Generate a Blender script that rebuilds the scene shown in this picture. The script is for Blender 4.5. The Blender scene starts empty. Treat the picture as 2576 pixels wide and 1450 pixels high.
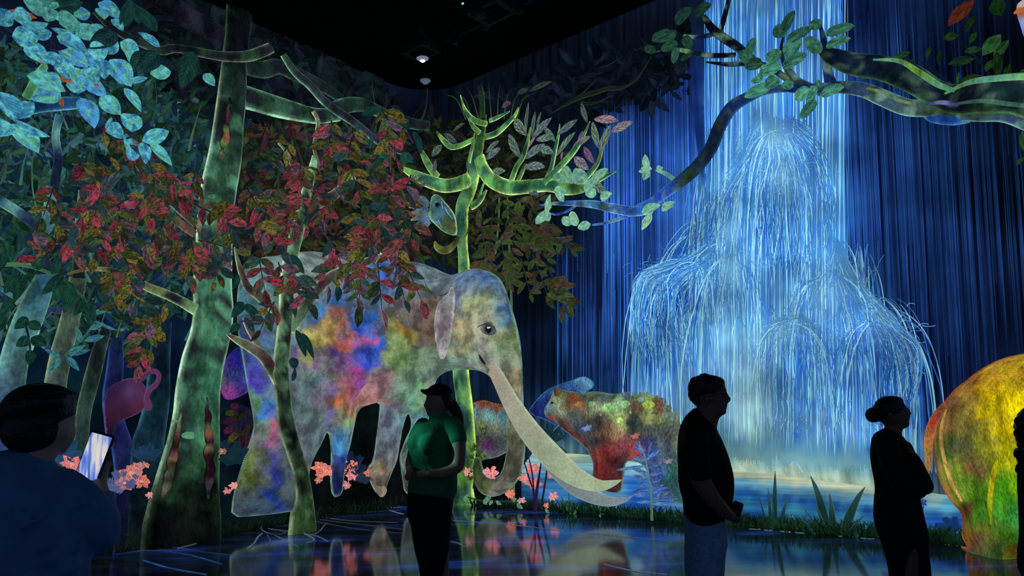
import bpy, math, random
import numpy as np
from mathutils import Vector, Matrix, noise as mnoise
from mathutils.geometry import delaunay_2d_cdt

# ---------------------------------------------------------------- camera, world, exposure
SC = bpy.context.scene
COL = SC.collection
F_PX, CX, CY = 1778.0, 1288.0, 725.0
CAM_H = 1.55
PITCH, ROLL = math.atan(307.0 / F_PX), math.radians(1.77)
FW = np.array([0, math.cos(PITCH), math.sin(PITCH)])
_V = np.array([0, -math.sin(PITCH), math.cos(PITCH)])
_H = np.array([1.0, 0, 0])
RT = math.cos(ROLL) * _H - math.sin(ROLL) * _V
UP = math.sin(ROLL) * _H + math.cos(ROLL) * _V
CAMPOS = np.array([0, 0, CAM_H])
cd = bpy.data.cameras.new('camera')
cam = bpy.data.objects.new('camera', cd)
COL.objects.link(cam)
cd.sensor_width = 36.0
cd.lens = F_PX / 2576 * 36
cd.clip_start = 0.05
cam.matrix_world = Matrix(((RT[0], UP[0], -FW[0], 0), (RT[1], UP[1], -FW[1], 0), (RT[2], UP[2], -FW[2], CAM_H), (0, 0, 0, 1)))
SC.camera = cam
w = bpy.data.worlds.new('world')
SC.world = w
w.use_nodes = True
w.node_tree.nodes['Background'].inputs[0].default_value = (0.16, 0.27, 0.46, 1)
w.node_tree.nodes['Background'].inputs[1].default_value = 0.30
SC.view_settings.view_transform = 'Standard'
SC.view_settings.look = 'None'
SC.view_settings.exposure = 0.0
SC.view_settings.gamma = 1.0
SC.view_settings.use_curve_mapping = False
SC.cycles.use_denoising = True
SC.cycles.max_bounces = 6
SC.cycles.diffuse_bounces = 2
SC.cycles.glossy_bounces = 3
random.seed(7)
rng = np.random.default_rng(7)

# ---------------------------------------------------------------- pixel <-> hall geometry
def rays(P):
    P = np.atleast_2d(np.asarray(P, float))
    x = (P[:, 0] - CX) / F_PX
    y = (CY - P[:, 1]) / F_PX
    return FW[None] + x[:, None] * RT[None] + y[:, None] * UP[None]

def to_px(W):
    W = np.atleast_2d(W) - CAMPOS
    z = np.maximum(W @ FW, 0.05)
    return np.stack([CX + F_PX * (W @ RT) / z, CY - F_PX * (W @ UP) / z], 1), z

def floor_pt(px, py, z=0.0):
    d = rays([(px, py)])[0]
    return CAMPOS + d * ((z - CAM_H) / d[2])

CORNER = floor_pt(1082, 1258)
_dl = rays([(2796, 1078)])[0]
_dr = rays([(-871, 965)])[0]
_al = math.atan2(_dl[1], _dl[0]); _ar = math.atan2(_dr[1], _dr[0])
_mid = (_al + _ar) / 2
DL = np.array([math.cos(_mid - math.pi / 4), math.sin(_mid - math.pi / 4), 0])   # along left wall, away
DR = np.array([math.cos(_mid + math.pi / 4), math.sin(_mid + math.pi / 4), 0])   # along right wall, away
R_C = 1.0
def top_z():
    d = rays([(1082, 250)])[0]
    t = math.hypot(CORNER[0], CORNER[1]) / math.hypot(d[0], d[1])
    return CAM_H + d[2] * t
H_ROOM = top_z()

def sdist(W):
    q = W - CORNER
    a = -(q @ DR); b = -(q @ DL)
    m = np.minimum(a, b)
    c = (a < R_C) & (b < R_C)
    return np.where(c, R_C - np.hypot(R_C - np.minimum(a, R_C), R_C - np.minimum(b, R_C)), m)

def on_wall(P, d=0.05):
    """points of the hall's wall surface, d metres in front of it"""
    P = np.atleast_2d(np.asarray(P, float))
    D = rays(P)
    d = np.broadcast_to(np.asarray(d, float), (len(P),))
    lo = np.full(len(P), 0.3); hi = np.full(len(P), 60.0)
    for _ in range(46):
        m = (lo + hi) / 2
        s = sdist(CAMPOS + D * m[:, None]) > d
        lo = np.where(s, m, lo); hi = np.where(s, hi, m)
    return CAMPOS + D * lo[:, None]

def normals(W):
    e = 1e-3
    g = np.stack([sdist(W + e * np.eye(3)[k]) - sdist(W - e * np.eye(3)[k]) for k in (0, 1)], 1)
    g /= np.linalg.norm(g, axis=1)[:, None] + 1e-9
    return np.concatenate([g, np.zeros((len(W), 1))], 1)

def lin(c):
    c = np.clip(np.asarray(c, float) / 255.0, 0, None)
    return np.where(c <= 0.04045, c / 12.92, ((c + 0.055) / 1.055) ** 2.4)

def idw(P, ctrl, p=2.6, warp=0.0):
    P = np.asarray(P, float)
    if warp:  # brushy, uneven borders between the painted patches
        o = np.array([tuple(mnoise.noise_vector(Vector((q[0] / 46, q[1] / 38, 0.3)))[:2]) for q in P]) * warp
        o += np.array([tuple(mnoise.noise_vector(Vector((q[0] / 15, q[1] / 13, 4.3)))[:2]) for q in P]) * warp * 0.45
        o += np.array([tuple(mnoise.noise_vector(Vector((q[0] / 7, q[1] / 5.5, 8.3)))[:2]) for q in P]) * warp * 0.28
        P = P + o
    c = np.array([(a[0], a[1]) for a in ctrl], float)
    k = np.array([a[2] for a in ctrl], float)
    out = np.zeros((len(P), 3))
    for s in range(0, len(P), 20000):
        q = P[s:s + 20000]
        d2 = ((q[:, None] - c[None]) ** 2).sum(2) + 60.0
        wgt = d2 ** (-p / 2)
        out[s:s + 20000] = lin((wgt @ k) / wgt.sum(1)[:, None])
    return out

# ---------------------------------------------------------------- materials
def new_mat(name):
    m = bpy.data.materials.new(name)
    m.use_nodes = True
    nt = m.node_tree
    nt.nodes.clear()
    out = nt.nodes.new('ShaderNodeOutputMaterial')
    m.cycles.emission_sampling = 'NONE'
    return m, nt, out

def N(nt, t, **kw):
    n = nt.nodes.new(t)
    for k, v in kw.items():
        setattr(n, k, v)
    return n

def ramp(nt, stops):
    r = nt.nodes.new('ShaderNodeValToRGB')
    e = r.color_ramp.elements
    while len(e) < len(stops):
        e.new(0.5)
    for i, (p, c) in enumerate(stops):
        e[i].position = p
        e[i].color = (c, c, c, 1) if isinstance(c, (int, float)) else tuple(lin(c)) + (1,)
    return r

def paint(name, scale=6.0, lo=0.5, hi=1.5, stretch=(1, 1, 1), detail=4.0, hue=0.0, fine=0.0, gain=1.0, uv=False, sharp=0.0):
    """projected picture: vertex colour times a brushy noise, given off as light"""
    m, nt, out = new_mat(name)
    at = N(nt, 'ShaderNodeAttribute', attribute_name='Col')
    tc = N(nt, 'ShaderNodeTexCoord')
    mp = N(nt, 'ShaderNodeMapping')
    mp.inputs['Scale'].default_value = stretch
    nt.links.new(tc.outputs['UV' if uv else 'Object'], mp.inputs[0])
    no = N(nt, 'ShaderNodeTexNoise')
    no.inputs['Scale'].default_value = scale
    no.inputs['Detail'].default_value = detail
    no.inputs['Roughness'].default_value = 0.6
    nt.links.new(mp.outputs[0], no.inputs['Vector'])
    rp = ramp(nt, [(0.3 + sharp, lo), (0.5, (lo + hi) / 2 * 0.95), (0.72 - sharp, hi)])
    nt.links.new(no.outputs['Fac'], rp.inputs[0])
    src = at.outputs['Color']
    if hue:
        hs = N(nt, 'ShaderNodeHueSaturation')
        mr = N(nt, 'ShaderNodeMapRange')
        mr.inputs[1].default_value = 0.3; mr.inputs[2].default_value = 0.7
        mr.inputs[3].default_value = 0.5 - hue; mr.inputs[4].default_value = 0.5 + hue
        n2 = N(nt, 'ShaderNodeTexNoise')
        n2.inputs['Scale'].default_value = scale * 0.8
        nt.links.new(mp.outputs[0], n2.inputs['Vector'])
        nt.links.new(n2.outputs['Fac'], mr.inputs[0])
        nt.links.new(mr.outputs[0], hs.inputs['Hue'])
        hs.inputs['Saturation'].default_value = 1.0
        nt.links.new(src, hs.inputs['Color'])
        src = hs.outputs[0]
    mx = N(nt, 'ShaderNodeMix', data_type='RGBA', blend_type='MULTIPLY')
    mx.inputs[0].default_value = 1.0
    nt.links.new(src, mx.inputs[6]); nt.links.new(rp.outputs[0], mx.inputs[7])
    src = mx.outputs[2]
    if fine:
        n3 = N(nt, 'ShaderNodeTexNoise')
        n3.inputs['Scale'].default_value = scale * 9
        n3.inputs['Detail'].default_value = 2
        nt.links.new(mp.outputs[0], n3.inputs['Vector'])
        r3 = ramp(nt, [(0.35, 1 - fine), (0.65, 1 + fine)])
        nt.links.new(n3.outputs['Fac'], r3.inputs[0])
        m3 = N(nt, 'ShaderNodeMix', data_type='RGBA', blend_type='MULTIPLY')
        m3.inputs[0].default_value = 1.0
        nt.links.new(src, m3.inputs[6]); nt.links.new(r3.outputs[0], m3.inputs[7])
        src = m3.outputs[2]
    em = N(nt, 'ShaderNodeEmission')
    em.inputs[1].default_value = gain
    nt.links.new(src, em.inputs[0])
    nt.links.new(em.outputs[0], out.inputs[0])
    return m

def leaf_paint(name, cols, vein, vein_amt=0.5, scale=2.2, freq=9.0, rim=None, spread=0.25, hole=None):
    """leaf picture: x along the leaf 0..1, y across; palette picked per leaf, ribs and midrib"""
    m, nt, out = new_mat(name)
    tc = N(nt, 'ShaderNodeTexCoord')
    oi = N(nt, 'ShaderNodeObjectInfo')
    ad = N(nt, 'ShaderNodeVectorMath', operation='ADD')
    sc = N(nt, 'ShaderNodeMath', operation='MULTIPLY'); sc.inputs[1].default_value = 60
    nt.links.new(oi.outputs['Random'], sc.inputs[0])
    nt.links.new(tc.outputs['Object'], ad.inputs[0]); nt.links.new(sc.outputs[0], ad.inputs[1])
    no = N(nt, 'ShaderNodeTexNoise')
    no.inputs['Scale'].default_value = scale; no.inputs['Detail'].default_value = 3
    nt.links.new(ad.outputs[0], no.inputs['Vector'])
    # palette position = noise mixed with the leaf's own random number
    mr = N(nt, 'ShaderNodeMapRange')
    mr.inputs[1].default_value = 0.3; mr.inputs[2].default_value = 0.7
    mr.inputs[3].default_value = -spread; mr.inputs[4].default_value = spread
    nt.links.new(no.outputs['Fac'], mr.inputs[0])
    pp = N(nt, 'ShaderNodeMath', operation='ADD', use_clamp=True)
    nt.links.new(mr.outputs[0], pp.inputs[0]); nt.links.new(oi.outputs['Random'], pp.inputs[1])
    rp = ramp(nt, [(i / max(1, len(cols) - 1), c) for i, c in enumerate(cols)])
    nt.links.new(pp.outputs[0], rp.inputs[0])
    sx = N(nt, 'ShaderNodeSeparateXYZ')
    nt.links.new(tc.outputs['Object'], sx.inputs[0])
    ab = N(nt, 'ShaderNodeMath', operation='ABSOLUTE'); nt.links.new(sx.outputs[1], ab.inputs[0])
    # ribs: sin((x - 0.7|y|) * freq)
    m1 = N(nt, 'ShaderNodeMath', operation='MULTIPLY_ADD')
    nt.links.new(ab.outputs[0], m1.inputs[0]); m1.inputs[1].default_value = -0.7
    nt.links.new(sx.outputs[0], m1.inputs[2])
    m2 = N(nt, 'ShaderNodeMath', operation='MULTIPLY'); m2.inputs[1].default_value = freq * 6.28
    nt.links.new(m1.outputs[0], m2.inputs[0])
    m3 = N(nt, 'ShaderNodeMath', operation='SINE'); nt.links.new(m2.outputs[0], m3.inputs[0])
    r1 = ramp(nt, [(0.0, 0.0), (0.55, 0.0), (0.95, 1.0)])
    m4 = N(nt, 'ShaderNodeMath', operation='MULTIPLY_ADD'); m4.inputs[1].default_value = 0.5; m4.inputs[2].default_value = 0.5
    nt.links.new(m3.outputs[0], m4.inputs[0]); nt.links.new(m4.outputs[0], r1.inputs[0])
    r2 = ramp(nt, [(0.0, 1.0), (0.03, 0.9), (0.06, 0.0)])
    nt.links.new(ab.outputs[0], r2.inputs[0])
    mxx = N(nt, 'ShaderNodeMath', operation='MAXIMUM')
    nt.links.new(r1.outputs[0], mxx.inputs[0]); nt.links.new(r2.outputs[0], mxx.inputs[1])
    vm = N(nt, 'ShaderNodeMath', operation='MULTIPLY'); vm.inputs[1].default_value = vein_amt
    nt.links.new(mxx.outputs[0], vm.inputs[0])
    base = rp.outputs[0]
    if hole:
        n5 = N(nt, 'ShaderNodeTexNoise'); n5.inputs['Scale'].default_value = 6.0
        nt.links.new(ad.outputs[0], n5.inputs['Vector'])
        r5 = ramp(nt, [(0.5, 0.0), (0.58, 1.0)])
        nt.links.new(n5.outputs['Fac'], r5.inputs[0])
        mh = N(nt, 'ShaderNodeMix', data_type='RGBA')
        nt.links.new(r5.outputs[0], mh.inputs[0]); nt.links.new(base, mh.inputs[6])
        mh.inputs[7].default_value = tuple(lin(hole)) + (1,)
        base = mh.outputs[2]
    mx = N(nt, 'ShaderNodeMix', data_type='RGBA')
    nt.links.new(vm.outputs[0], mx.inputs[0]); nt.links.new(base, mx.inputs[6])
    mx.inputs[7].default_value = tuple(lin(vein)) + (1,)
    # light and dark leaves, soft blotches
    n4 = N(nt, 'ShaderNodeTexNoise'); n4.inputs['Scale'].default_value = 4.0; n4.inputs['Detail'].default_value = 4
    nt.links.new(ad.outputs[0], n4.inputs['Vector'])
    r4 = ramp(nt, [(0.3, 0.45), (0.7, 1.35)])
    nt.links.new(n4.outputs['Fac'], r4.inputs[0])
    mb = N(nt, 'ShaderNodeMix', data_type='RGBA', blend_type='MULTIPLY'); mb.inputs[0].default_value = 1
    nt.links.new(mx.outputs[2], mb.inputs[6]); nt.links.new(r4.outputs[0], mb.inputs[7])
    oc = N(nt, 'ShaderNodeMix', data_type='RGBA', blend_type='MULTIPLY'); oc.inputs[0].default_value = 1
    nt.links.new(mb.outputs[2], oc.inputs[6]); nt.links.new(oi.outputs['Color'], oc.inputs[7])
    em = N(nt, 'ShaderNodeEmission')
    nt.links.new(oc.outputs[2], em.inputs[0])
    nt.links.new(em.outputs[0], out.inputs[0])
    return m

def solid(name, rgb, rough=0.7, emit=0.0, spec=0.3, noise_amt=0.25, scale=20.0, metallic=0.0, bump=0.0):
    m, nt, out = new_mat(name)
    b = N(nt, 'ShaderNodeBsdfPrincipled')
    tc = N(nt, 'ShaderNodeTexCoord')
    no = N(nt, 'ShaderNodeTexNoise'); no.inputs['Scale'].default_value = scale; no.inputs['Detail'].default_value = 4
    nt.links.new(tc.outputs['Object'], no.inputs['Vector'])
    c = lin(rgb)
    r = nt.nodes.new('ShaderNodeValToRGB')
    r.color_ramp.elements[0].position = 0.3; r.color_ramp.elements[1].position = 0.7
    r.color_ramp.elements[0].color = tuple(c * (1 - noise_amt)) + (1,)
    r.color_ramp.elements[1].color = tuple(c * (1 + noise_amt)) + (1,)
    nt.links.new(no.outputs['Fac'], r.inputs[0])
    nt.links.new(r.outputs[0], b.inputs['Base Color'])
    b.inputs['Roughness'].default_value = rough
    b.inputs['Metallic'].default_value = metallic
    b.inputs['Specular IOR Level'].default_value = spec
    if emit:
        b.inputs['Emission Color'].default_value = tuple(c) + (1,)
        b.inputs['Emission Strength'].default_value = emit
    if bump:
        bp = N(nt, 'ShaderNodeBump'); bp.inputs['Strength'].default_value = bump
        bp.inputs['Distance'].default_value = 0.02
        n2 = N(nt, 'ShaderNodeTexNoise'); n2.inputs['Scale'].default_value = scale * 0.6
        nt.links.new(tc.outputs['Object'], n2.inputs['Vector'])
        nt.links.new(n2.outputs['Fac'], bp.inputs['Height'])
        nt.links.new(bp.outputs[0], b.inputs['Normal'])
    nt.links.new(b.outputs[0], out.inputs[0])
    return m

# ---------------------------------------------------------------- object helpers
def tag(o, label=None, cat=None, group=None, kind=None):
    if label: o['label'] = label
    if cat: o['category'] = cat
    if group: o['group'] = group
    if kind: o['kind'] = kind
    return o

def root(name, label, cat, loc=(0, 0, 0), group=None):
    o = bpy.data.objects.new(name, None)
    o.empty_display_size = 0.2
    o.location = tuple(float(v) for v in loc)
    COL.objects.link(o)
    return tag(o, label, cat, group)

def wloc(o):
    v = Vector((0, 0, 0))
    while o is not None:
        v += o.location
        o = o.parent
    return np.array(v)

def mesh_obj(name, V, Fc, mat, parent=None, cols=None, uv=None, smooth=True, org=None):
    """V in world coordinates"""
    V = np.asarray(V, float)
    if org is None:
        org = wloc(parent) if parent is not None else np.array([V[:, 0].mean(), V[:, 1].mean(), V[:, 2].min()])
    me = bpy.data.meshes.new(name)
    me.from_pydata((V - org).tolist(), [], [list(map(int, f)) for f in Fc])
    me.materials.append(mat)
    if cols is not None:
        ca = me.color_attributes.new('Col', 'FLOAT_COLOR', 'POINT')
        ca.data.foreach_set('color', np.concatenate([cols, np.ones((len(cols), 1))], 1).astype(np.float32).ravel())
    if uv is not None:
        ul = me.uv_layers.new(name='UVMap')
        li = np.empty(len(me.loops), np.int32)
        me.loops.foreach_get('vertex_index', li)
        ul.data.foreach_set('uv', np.asarray(uv, np.float32)[li].ravel())
    if smooth:
        me.polygons.foreach_set('use_smooth', [True] * len(me.polygons))
    me.update()
    o = bpy.data.objects.new(name, me)
    COL.objects.link(o)
    if parent is not None:
        o.parent = parent
    else:
        o.location = tuple(org)
    return o

def merge(chunks):
    V, Fc, C = [], [], []
    n = 0
    for v, f, c in chunks:
        V.append(v); C.append(c)
        Fc += [tuple(i + n for i in q) for q in f]
        n += len(v)
    return np.concatenate(V), Fc, np.concatenate(C)

def smooth_path(pts, step=12.0):
    """Catmull-Rom through (x, y, w, ...) rows, resampled about every `step` pixels"""
    P = np.asarray(pts, float)
    if len(P) == 2:
        n = max(2, int(np.hypot(*(P[1, :2] - P[0, :2])) / step) + 1)
        t = np.linspace(0, 1, n)[:, None]
        return P[0] * (1 - t) + P[1] * t
    Q = np.vstack([2 * P[0] - P[1], P, 2 * P[-1] - P[-2]])
    out = []
    for i in range(1, len(Q) - 2):
        n = max(2, int(np.hypot(*(Q[i + 1, :2] - Q[i, :2])) / step) + 1)
        t = np.linspace(0, 1, n, endpoint=False)[:, None]
        a, b, c, d = Q[i - 1], Q[i], Q[i + 1], Q[i + 2]
        out.append(0.5 * (2 * b + (c - a) * t + (2 * a - 5 * b + 4 * c - d) * t * t + (3 * b - a - 3 * c + d) * t ** 3))
    out.append(P[-1:])
    R = np.vstack(out)
    R[:, 2] = np.maximum(R[:, 2], 0.6)
    return R

def tube_geo(pts, d, core, rim, dep=0.5, nseg=12, step=12.0, rim_w=(1, 1), blotch=None, blotch_s=2.5, seed=0.0, ground=False, bbias=-0.02, blotch2=None, thin=False):
    """round limb along a pixel path on the wall; core = list of (v, rgb); rim colour along both edges"""
    R = smooth_path(pts, step)
    n = len(R)
    ds = np.broadcast_to(np.asarray(d, float), (n,)) if np.ndim(d) == 0 else np.interp(np.linspace(0, 1, n), np.linspace(0, 1, len(d)), d)
    W0 = on_wall(R[:, :2], ds)
    _, z = to_px(W0)
    hw = R[:, 2] * z / F_PX / 2
    nrm = normals(W0)
    C = W0 + nrm * (hw * dep)[:, None]
    # exact pixel for the centre line
    C = on_wall(R[:, :2], ds + hw * dep)
    T = np.gradient(C, axis=0)
    T /= np.linalg.norm(T, axis=1)[:, None] + 1e-9
    S = np.cross(T, nrm); S /= np.linalg.norm(S, axis=1)[:, None] + 1e-9
    us = [1, .95, .82, .5, 0, -.5, -.82, -.95, -1] if nseg > 8 else [1, .8, 0, -.8, -1]
    if thin:  # wide limbs keep a narrow bright edge
        us = [1, .97, .92, .8, .55, .25, 0, -.25, -.55, -.8, -.92, -.97, -1]
    th = np.array([math.acos(q) for q in us] + [math.pi * 1.35, math.pi * 1.65])
    nseg = len(th)
    V = C[:, None] + S[:, None] * (np.cos(th)[None, :, None] * hw[:, None, None]) + nrm[:, None] * (np.sin(th)[None, :, None] * (hw * dep)[:, None, None])
    if ground:
        V[-1, :, 2] = 0.0
    v = np.linspace(0, 1, n)
    cv = np.array([c[0] for c in core]); cc = lin(np.array([c[1] for c in core], float))
    base = np.stack([np.interp(v, cv, cc[:, k]) for k in range(3)], 1)
    u = np.cos(th)
    k = np.clip((np.abs(u) - (.905 if thin else .80)) / (.06 if thin else .14), 0, 1) * np.where(u > 0, rim_w[0], rim_w[1])
    k[-2:] = 0.5
    lum = base.mean(1); lum = np.clip(lum / (lum.max() + 1e-6) * 1.25, 0.008, 1) ** 0.9
    rc = lin(rim)
    colr = base[:, None] * np.ones((1, nseg, 1))
    if blotch is not None:
        bl = lin(blotch)
        for i in range(n):
            for j in range(nseg):
                q = Vector(V[i, j]) * blotch_s + Vector((seed, seed * 0.7, 0))
                a = min(1, max(0, (mnoise.noise(q) + bbias) * 3.0))
                colr[i, j] = colr[i, j] * (1 - a) + bl * a * min(1, lum[i] * 1.3)
    if blotch2 is not None:
        bl = lin(blotch2)
        for i in range(n):
            for j in range(nseg):
                q = Vector(V[i, j]) * (blotch_s * 1.7) + Vector((seed + 9, 3.0, 5))
                a = min(1, max(0, (mnoise.noise(q) - 0.12) * 4.0)) * 0.8
                colr[i, j] = colr[i, j] * (1 - a) + bl * a * lum[i]
    colr = colr * (1 - k)[None, :, None] + rc * k[None, :, None] * lum[:, None, None]
    Vf = V.reshape(-1, 3); Cf = colr.reshape(-1, 3)
    Fc = []
    for i in range(n - 1):
        for j in range(nseg):
            a, b = i * nseg + j, i * nseg + (j + 1) % nseg
            Fc.append((a, b, b + nseg, a + nseg))
    e0 = len(Vf)
    Vf = np.vstack([Vf, C[:1], C[-1:]])
    if ground:
        Vf[-1, 2] = 0.0
    Cf = np.vstack([Cf, base[:1], base[-1:]])
    for j in range(nseg):
        Fc.append((e0, (j + 1) % nseg, j))
        o2 = (n - 1) * nseg
        Fc.append((e0 + 1, o2 + j, o2 + (j + 1) % nseg))
    return Vf, Fc, Cf

def tube(name, pts, d, core, rim, mat, parent=None, **kw):
    V, Fc, C = tube_geo(pts, d, core, rim, **kw)
    return mesh_obj(name, V, Fc, mat, parent, C)

def resample(poly, step):
    P = np.asarray(poly, float)
    out = []
    for i in range(len(P)):
        a, b = P[i], P[(i + 1) % len(P)]
        n = max(1, int(np.hypot(*(b - a)) / step))
        out += [a + (b - a) * t / n for t in range(n)]
    return np.array(out)

def round_poly(poly, it=2):
    P = np.asarray(poly, float)
    for _ in range(it):
        Q = np.roll(P, -1, 0)
        P = np.stack([0.75 * P + 0.25 * Q, 0.25 * P + 0.75 * Q], 1).reshape(-1, 2)
    return P

def relief(name, poly, d, thick, ctrl, mat, parent=None, step=12.0, radius=70.0, rim=None, rim_px=6.0, rnd=2, holes=(), bump=0.0, p=2.6, org=None, warp=0.0):
    """a body that swells out of the wall from a pixel outline"""
    B = round_poly(poly, rnd) if rnd else np.asarray(poly, float)
    B = resample(B, step)
    mn, mx = B.min(0), B.max(0)
    gx, gy = np.meshgrid(np.arange(mn[0], mx[0], step), np.arange(mn[1], mx[1], step * 0.87))
    gx = gx + (np.arange(gx.shape[0]) % 2)[:, None] * step / 2
    G = np.stack([gx.ravel(), gy.ravel()], 1)
    def seg(Pq, A):
        Bn = np.roll(A, -1, 0)
        dd = np.full(len(Pq), 1e9); ins = np.zeros(len(Pq), bool)
        for a, b in zip(A, Bn):
            ab = b - a; L = (ab @ ab) + 1e-9
            t = np.clip(((Pq - a) @ ab) / L, 0, 1)
            q = Pq - (a + t[:, None] * ab)
            dd = np.minimum(dd, (q * q).sum(1))
            if abs(b[1] - a[1]) > 1e-9:
                cr = ((a[1] > Pq[:, 1]) != (b[1] > Pq[:, 1])) & (Pq[:, 0] < (b[0] - a[0]) * (Pq[:, 1] - a[1]) / (b[1] - a[1]) + a[0])
                ins ^= cr
        return np.sqrt(dd), ins
    dist, ins = seg(G, B)
    G = G[ins & (dist > step * 0.55)]
    extra = []
    if rim is not None:
        # a ring just inside the outline so the bright edge stays thin
        nb = len(B)
        tg = np.roll(B, -1, 0) - np.roll(B, 1, 0)
        area = 0.5 * np.sum(B[:, 0] * np.roll(B[:, 1], -1) - np.roll(B[:, 0], -1) * B[:, 1])
        nn = np.stack([-tg[:, 1], tg[:, 0]], 1) * (1 if area > 0 else -1)
        nn /= np.linalg.norm(nn, axis=1)[:, None] + 1e-9
        ring = B + nn * rim_px
        dr, ir = seg(ring, B)
        ring = ring[ir & (dr > rim_px * 0.7)]
        dg = np.array([((ring - g) ** 2).sum(1).min() if len(ring) else 1e9 for g in G]) if len(G) else np.zeros(0)
        if len(G):
            G = G[dg > (step * 0.5) ** 2]
        G = np.vstack([ring, G])
    A = np.vstack([B, G]) if len(G) else B
    nb = len(B)
    res = delaunay_2d_cdt([Vector(q) for q in A], [], [list(range(nb))], 1, 1e-4)
    P = np.array([tuple(q) for q in res[0]])
    Fc = [tuple(f) for f in res[2]]
    dist, _ = seg(P, B)
    h = np.sqrt(np.clip(1 - (1 - np.clip(dist / radius, 0, 1)) ** 2, 0, 1)) * thick
    if bump:
        h = h + np.array([mnoise.noise(Vector((q[0] * 0.02, q[1] * 0.02, 1.7))) for q in P]) * bump * (dist > 2)
    cols = idw(P, ctrl, p, warp)
    if rim is not None:
        k = np.clip(1 - dist / rim_px, 0, 1)[:, None]
        cols = cols * (1 - k) + lin(rim) * k
    V = on_wall(P, d + h)
    # skirt back to the wall
    ed = {}
    for f in Fc:
        for a, b in zip(f, f[1:] + f[:1]):
            ed[(a, b)] = ed.get((a, b), 0) + 1
    bnd = [(a, b) for (a, b) in ed if (b, a) not in ed]
    nrm = normals(V)
    ids = {}
    Vx, Cx = [V], [cols]
    nv = len(V)
    for a, b in bnd:
        for q in (a, b):
            if q not in ids:
                ids[q] = nv; nv += 1
                Vx.append((V[q] - nrm[q] * min(0.03, d * 0.6 + 0.004))[None]); Cx.append(cols[q:q + 1])
    Fc += [(b, a, ids[a], ids[b]) for a, b in bnd]
    V = np.vstack(Vx); cols = np.vstack(Cx)
    # screen may not dip below the floor
    V[:, 2] = np.maximum(V[:, 2], 0.004)
    # outward orientation
    f0 = Fc[len(Fc) // 3]
    nn = np.cross(V[f0[1]] - V[f0[0]], V[f0[2]] - V[f0[0]])
    if nn @ (CAMPOS - V[f0[0]]) < 0:
        Fc = [f[::-1] for f in Fc]
    return mesh_obj(name, V, Fc, mat, parent, cols, org=org)

# leaf meshes: x 0..1 along, y across (unit width), shared by all copies
LEAF_T = [0, .07, .2, .38, .56, .74, .89, 1]
LEAF_W = {'ovate': [.02, .2, .42, .5, .46, .34, .17, 0], 'lance': [.02, .14, .33, .48, .5, .4, .2, 0],
          'round': [.04, .3, .46, .5, .49, .43, .27, 0], 'heart': [.2, .44, .5, .46, .36, .25, .12, 0], 'half': [.02, .2, .42, .5, .46, .34, .17, 0]}
def leaf_mesh(name, kind, mat, fold=0.3, curl=0.12):
    V, Fc = [], []
    tt = smooth_path([(t * 100, w_ * 100, 1) for t, w_ in zip(LEAF_T, LEAF_W[kind])], 11)
    tw = [(min(1, max(0, q[0] / 100)), max(0, q[1] / 100)) for q in tt]
    for i, (t, wd) in enumerate(tw):
        z = curl * math.sin(t * math.pi) - 0.1 * t * t
        lo = 0.12 if kind == 'half' else 1
        for y in (-wd, -wd * .5, 0, wd * .5 * lo, wd * lo):
            V.append((t, y, z * 0.35 + abs(y) * fold))
    for i in range(len(tw) - 1):
        for j in range(4):
            a = i * 5 + j
            Fc.append((a, a + 5, a + 6, a + 1))
    me = bpy.data.meshes.new(name)
    me.from_pydata(V, [], Fc)
    me.materials.append(mat)
    me.polygons.foreach_set('use_smooth', [True] * len(me.polygons))
    me.update()
    return me

def put_leaf(name, me, parent, b, t, wpx, d, tilt=0.0, bright=1.0, tint=None):
    """leaf from base pixel b to tip pixel t, wpx wide, d in front of the wall"""
    W = on_wall([b, t], [d, d + 0.03])
    z = to_px(W)[1].mean()
    X = W[1] - W[0]
    n = normals(W[:1])[0]
    Y = np.cross(n, X); Y /= np.linalg.norm(Y) + 1e-9
    Zd = np.cross(X, Y); Zd /= np.linalg.norm(Zd) + 1e-9
    wm = wpx * z / F_PX
    c, s = math.cos(tilt), math.sin(tilt)
    Y2 = Y * c + Zd * s; Z2 = Zd * c - Y * s
    o = bpy.data.objects.new(name, me)
    COL.objects.link(o)
    org = wloc(parent) if parent is not None else np.zeros(3)
    L = W[0] - org
    o.parent = parent
    o.matrix_local = Matrix(((X[0], Y2[0] * wm, Z2[0] * wm, L[0]), (X[1], Y2[1] * wm, Z2[1] * wm, L[1]), (X[2], Y2[2] * wm, Z2[2] * wm, L[2]), (0, 0, 0, 1)))
    tc = tint or (1, 1, 1)
    o.color = (bright * tc[0], bright * tc[1], bright * tc[2], 1)
    return o

def base_at(px, py=None, d=0.1):
    """foot of something standing at the wall under pixel column px"""
    W = on_wall([(px, 900 if py is None else py)], d)[0]
    return np.array([W[0], W[1], 0.0 if py is None else W[2]])

# ---------------------------------------------------------------- the hall
def plan(side):
    """points along the foot of a wall, from far behind the viewer to the middle of the rounded corner"""
    L = 15.0
    s = np.arange(L, R_C, -0.22)
    A = DL if side == 'left' else DR
    B = DR if side == 'left' else DL
    pts = [CORNER - A * v for v in s]
    cen = CORNER - R_C * DL - R_C * DR
    for t in np.linspace(0, math.pi / 4, 9):
        pts.append(cen + R_C * (B * math.cos(t) + A * math.sin(t)))
    return np.array(pts)

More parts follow.
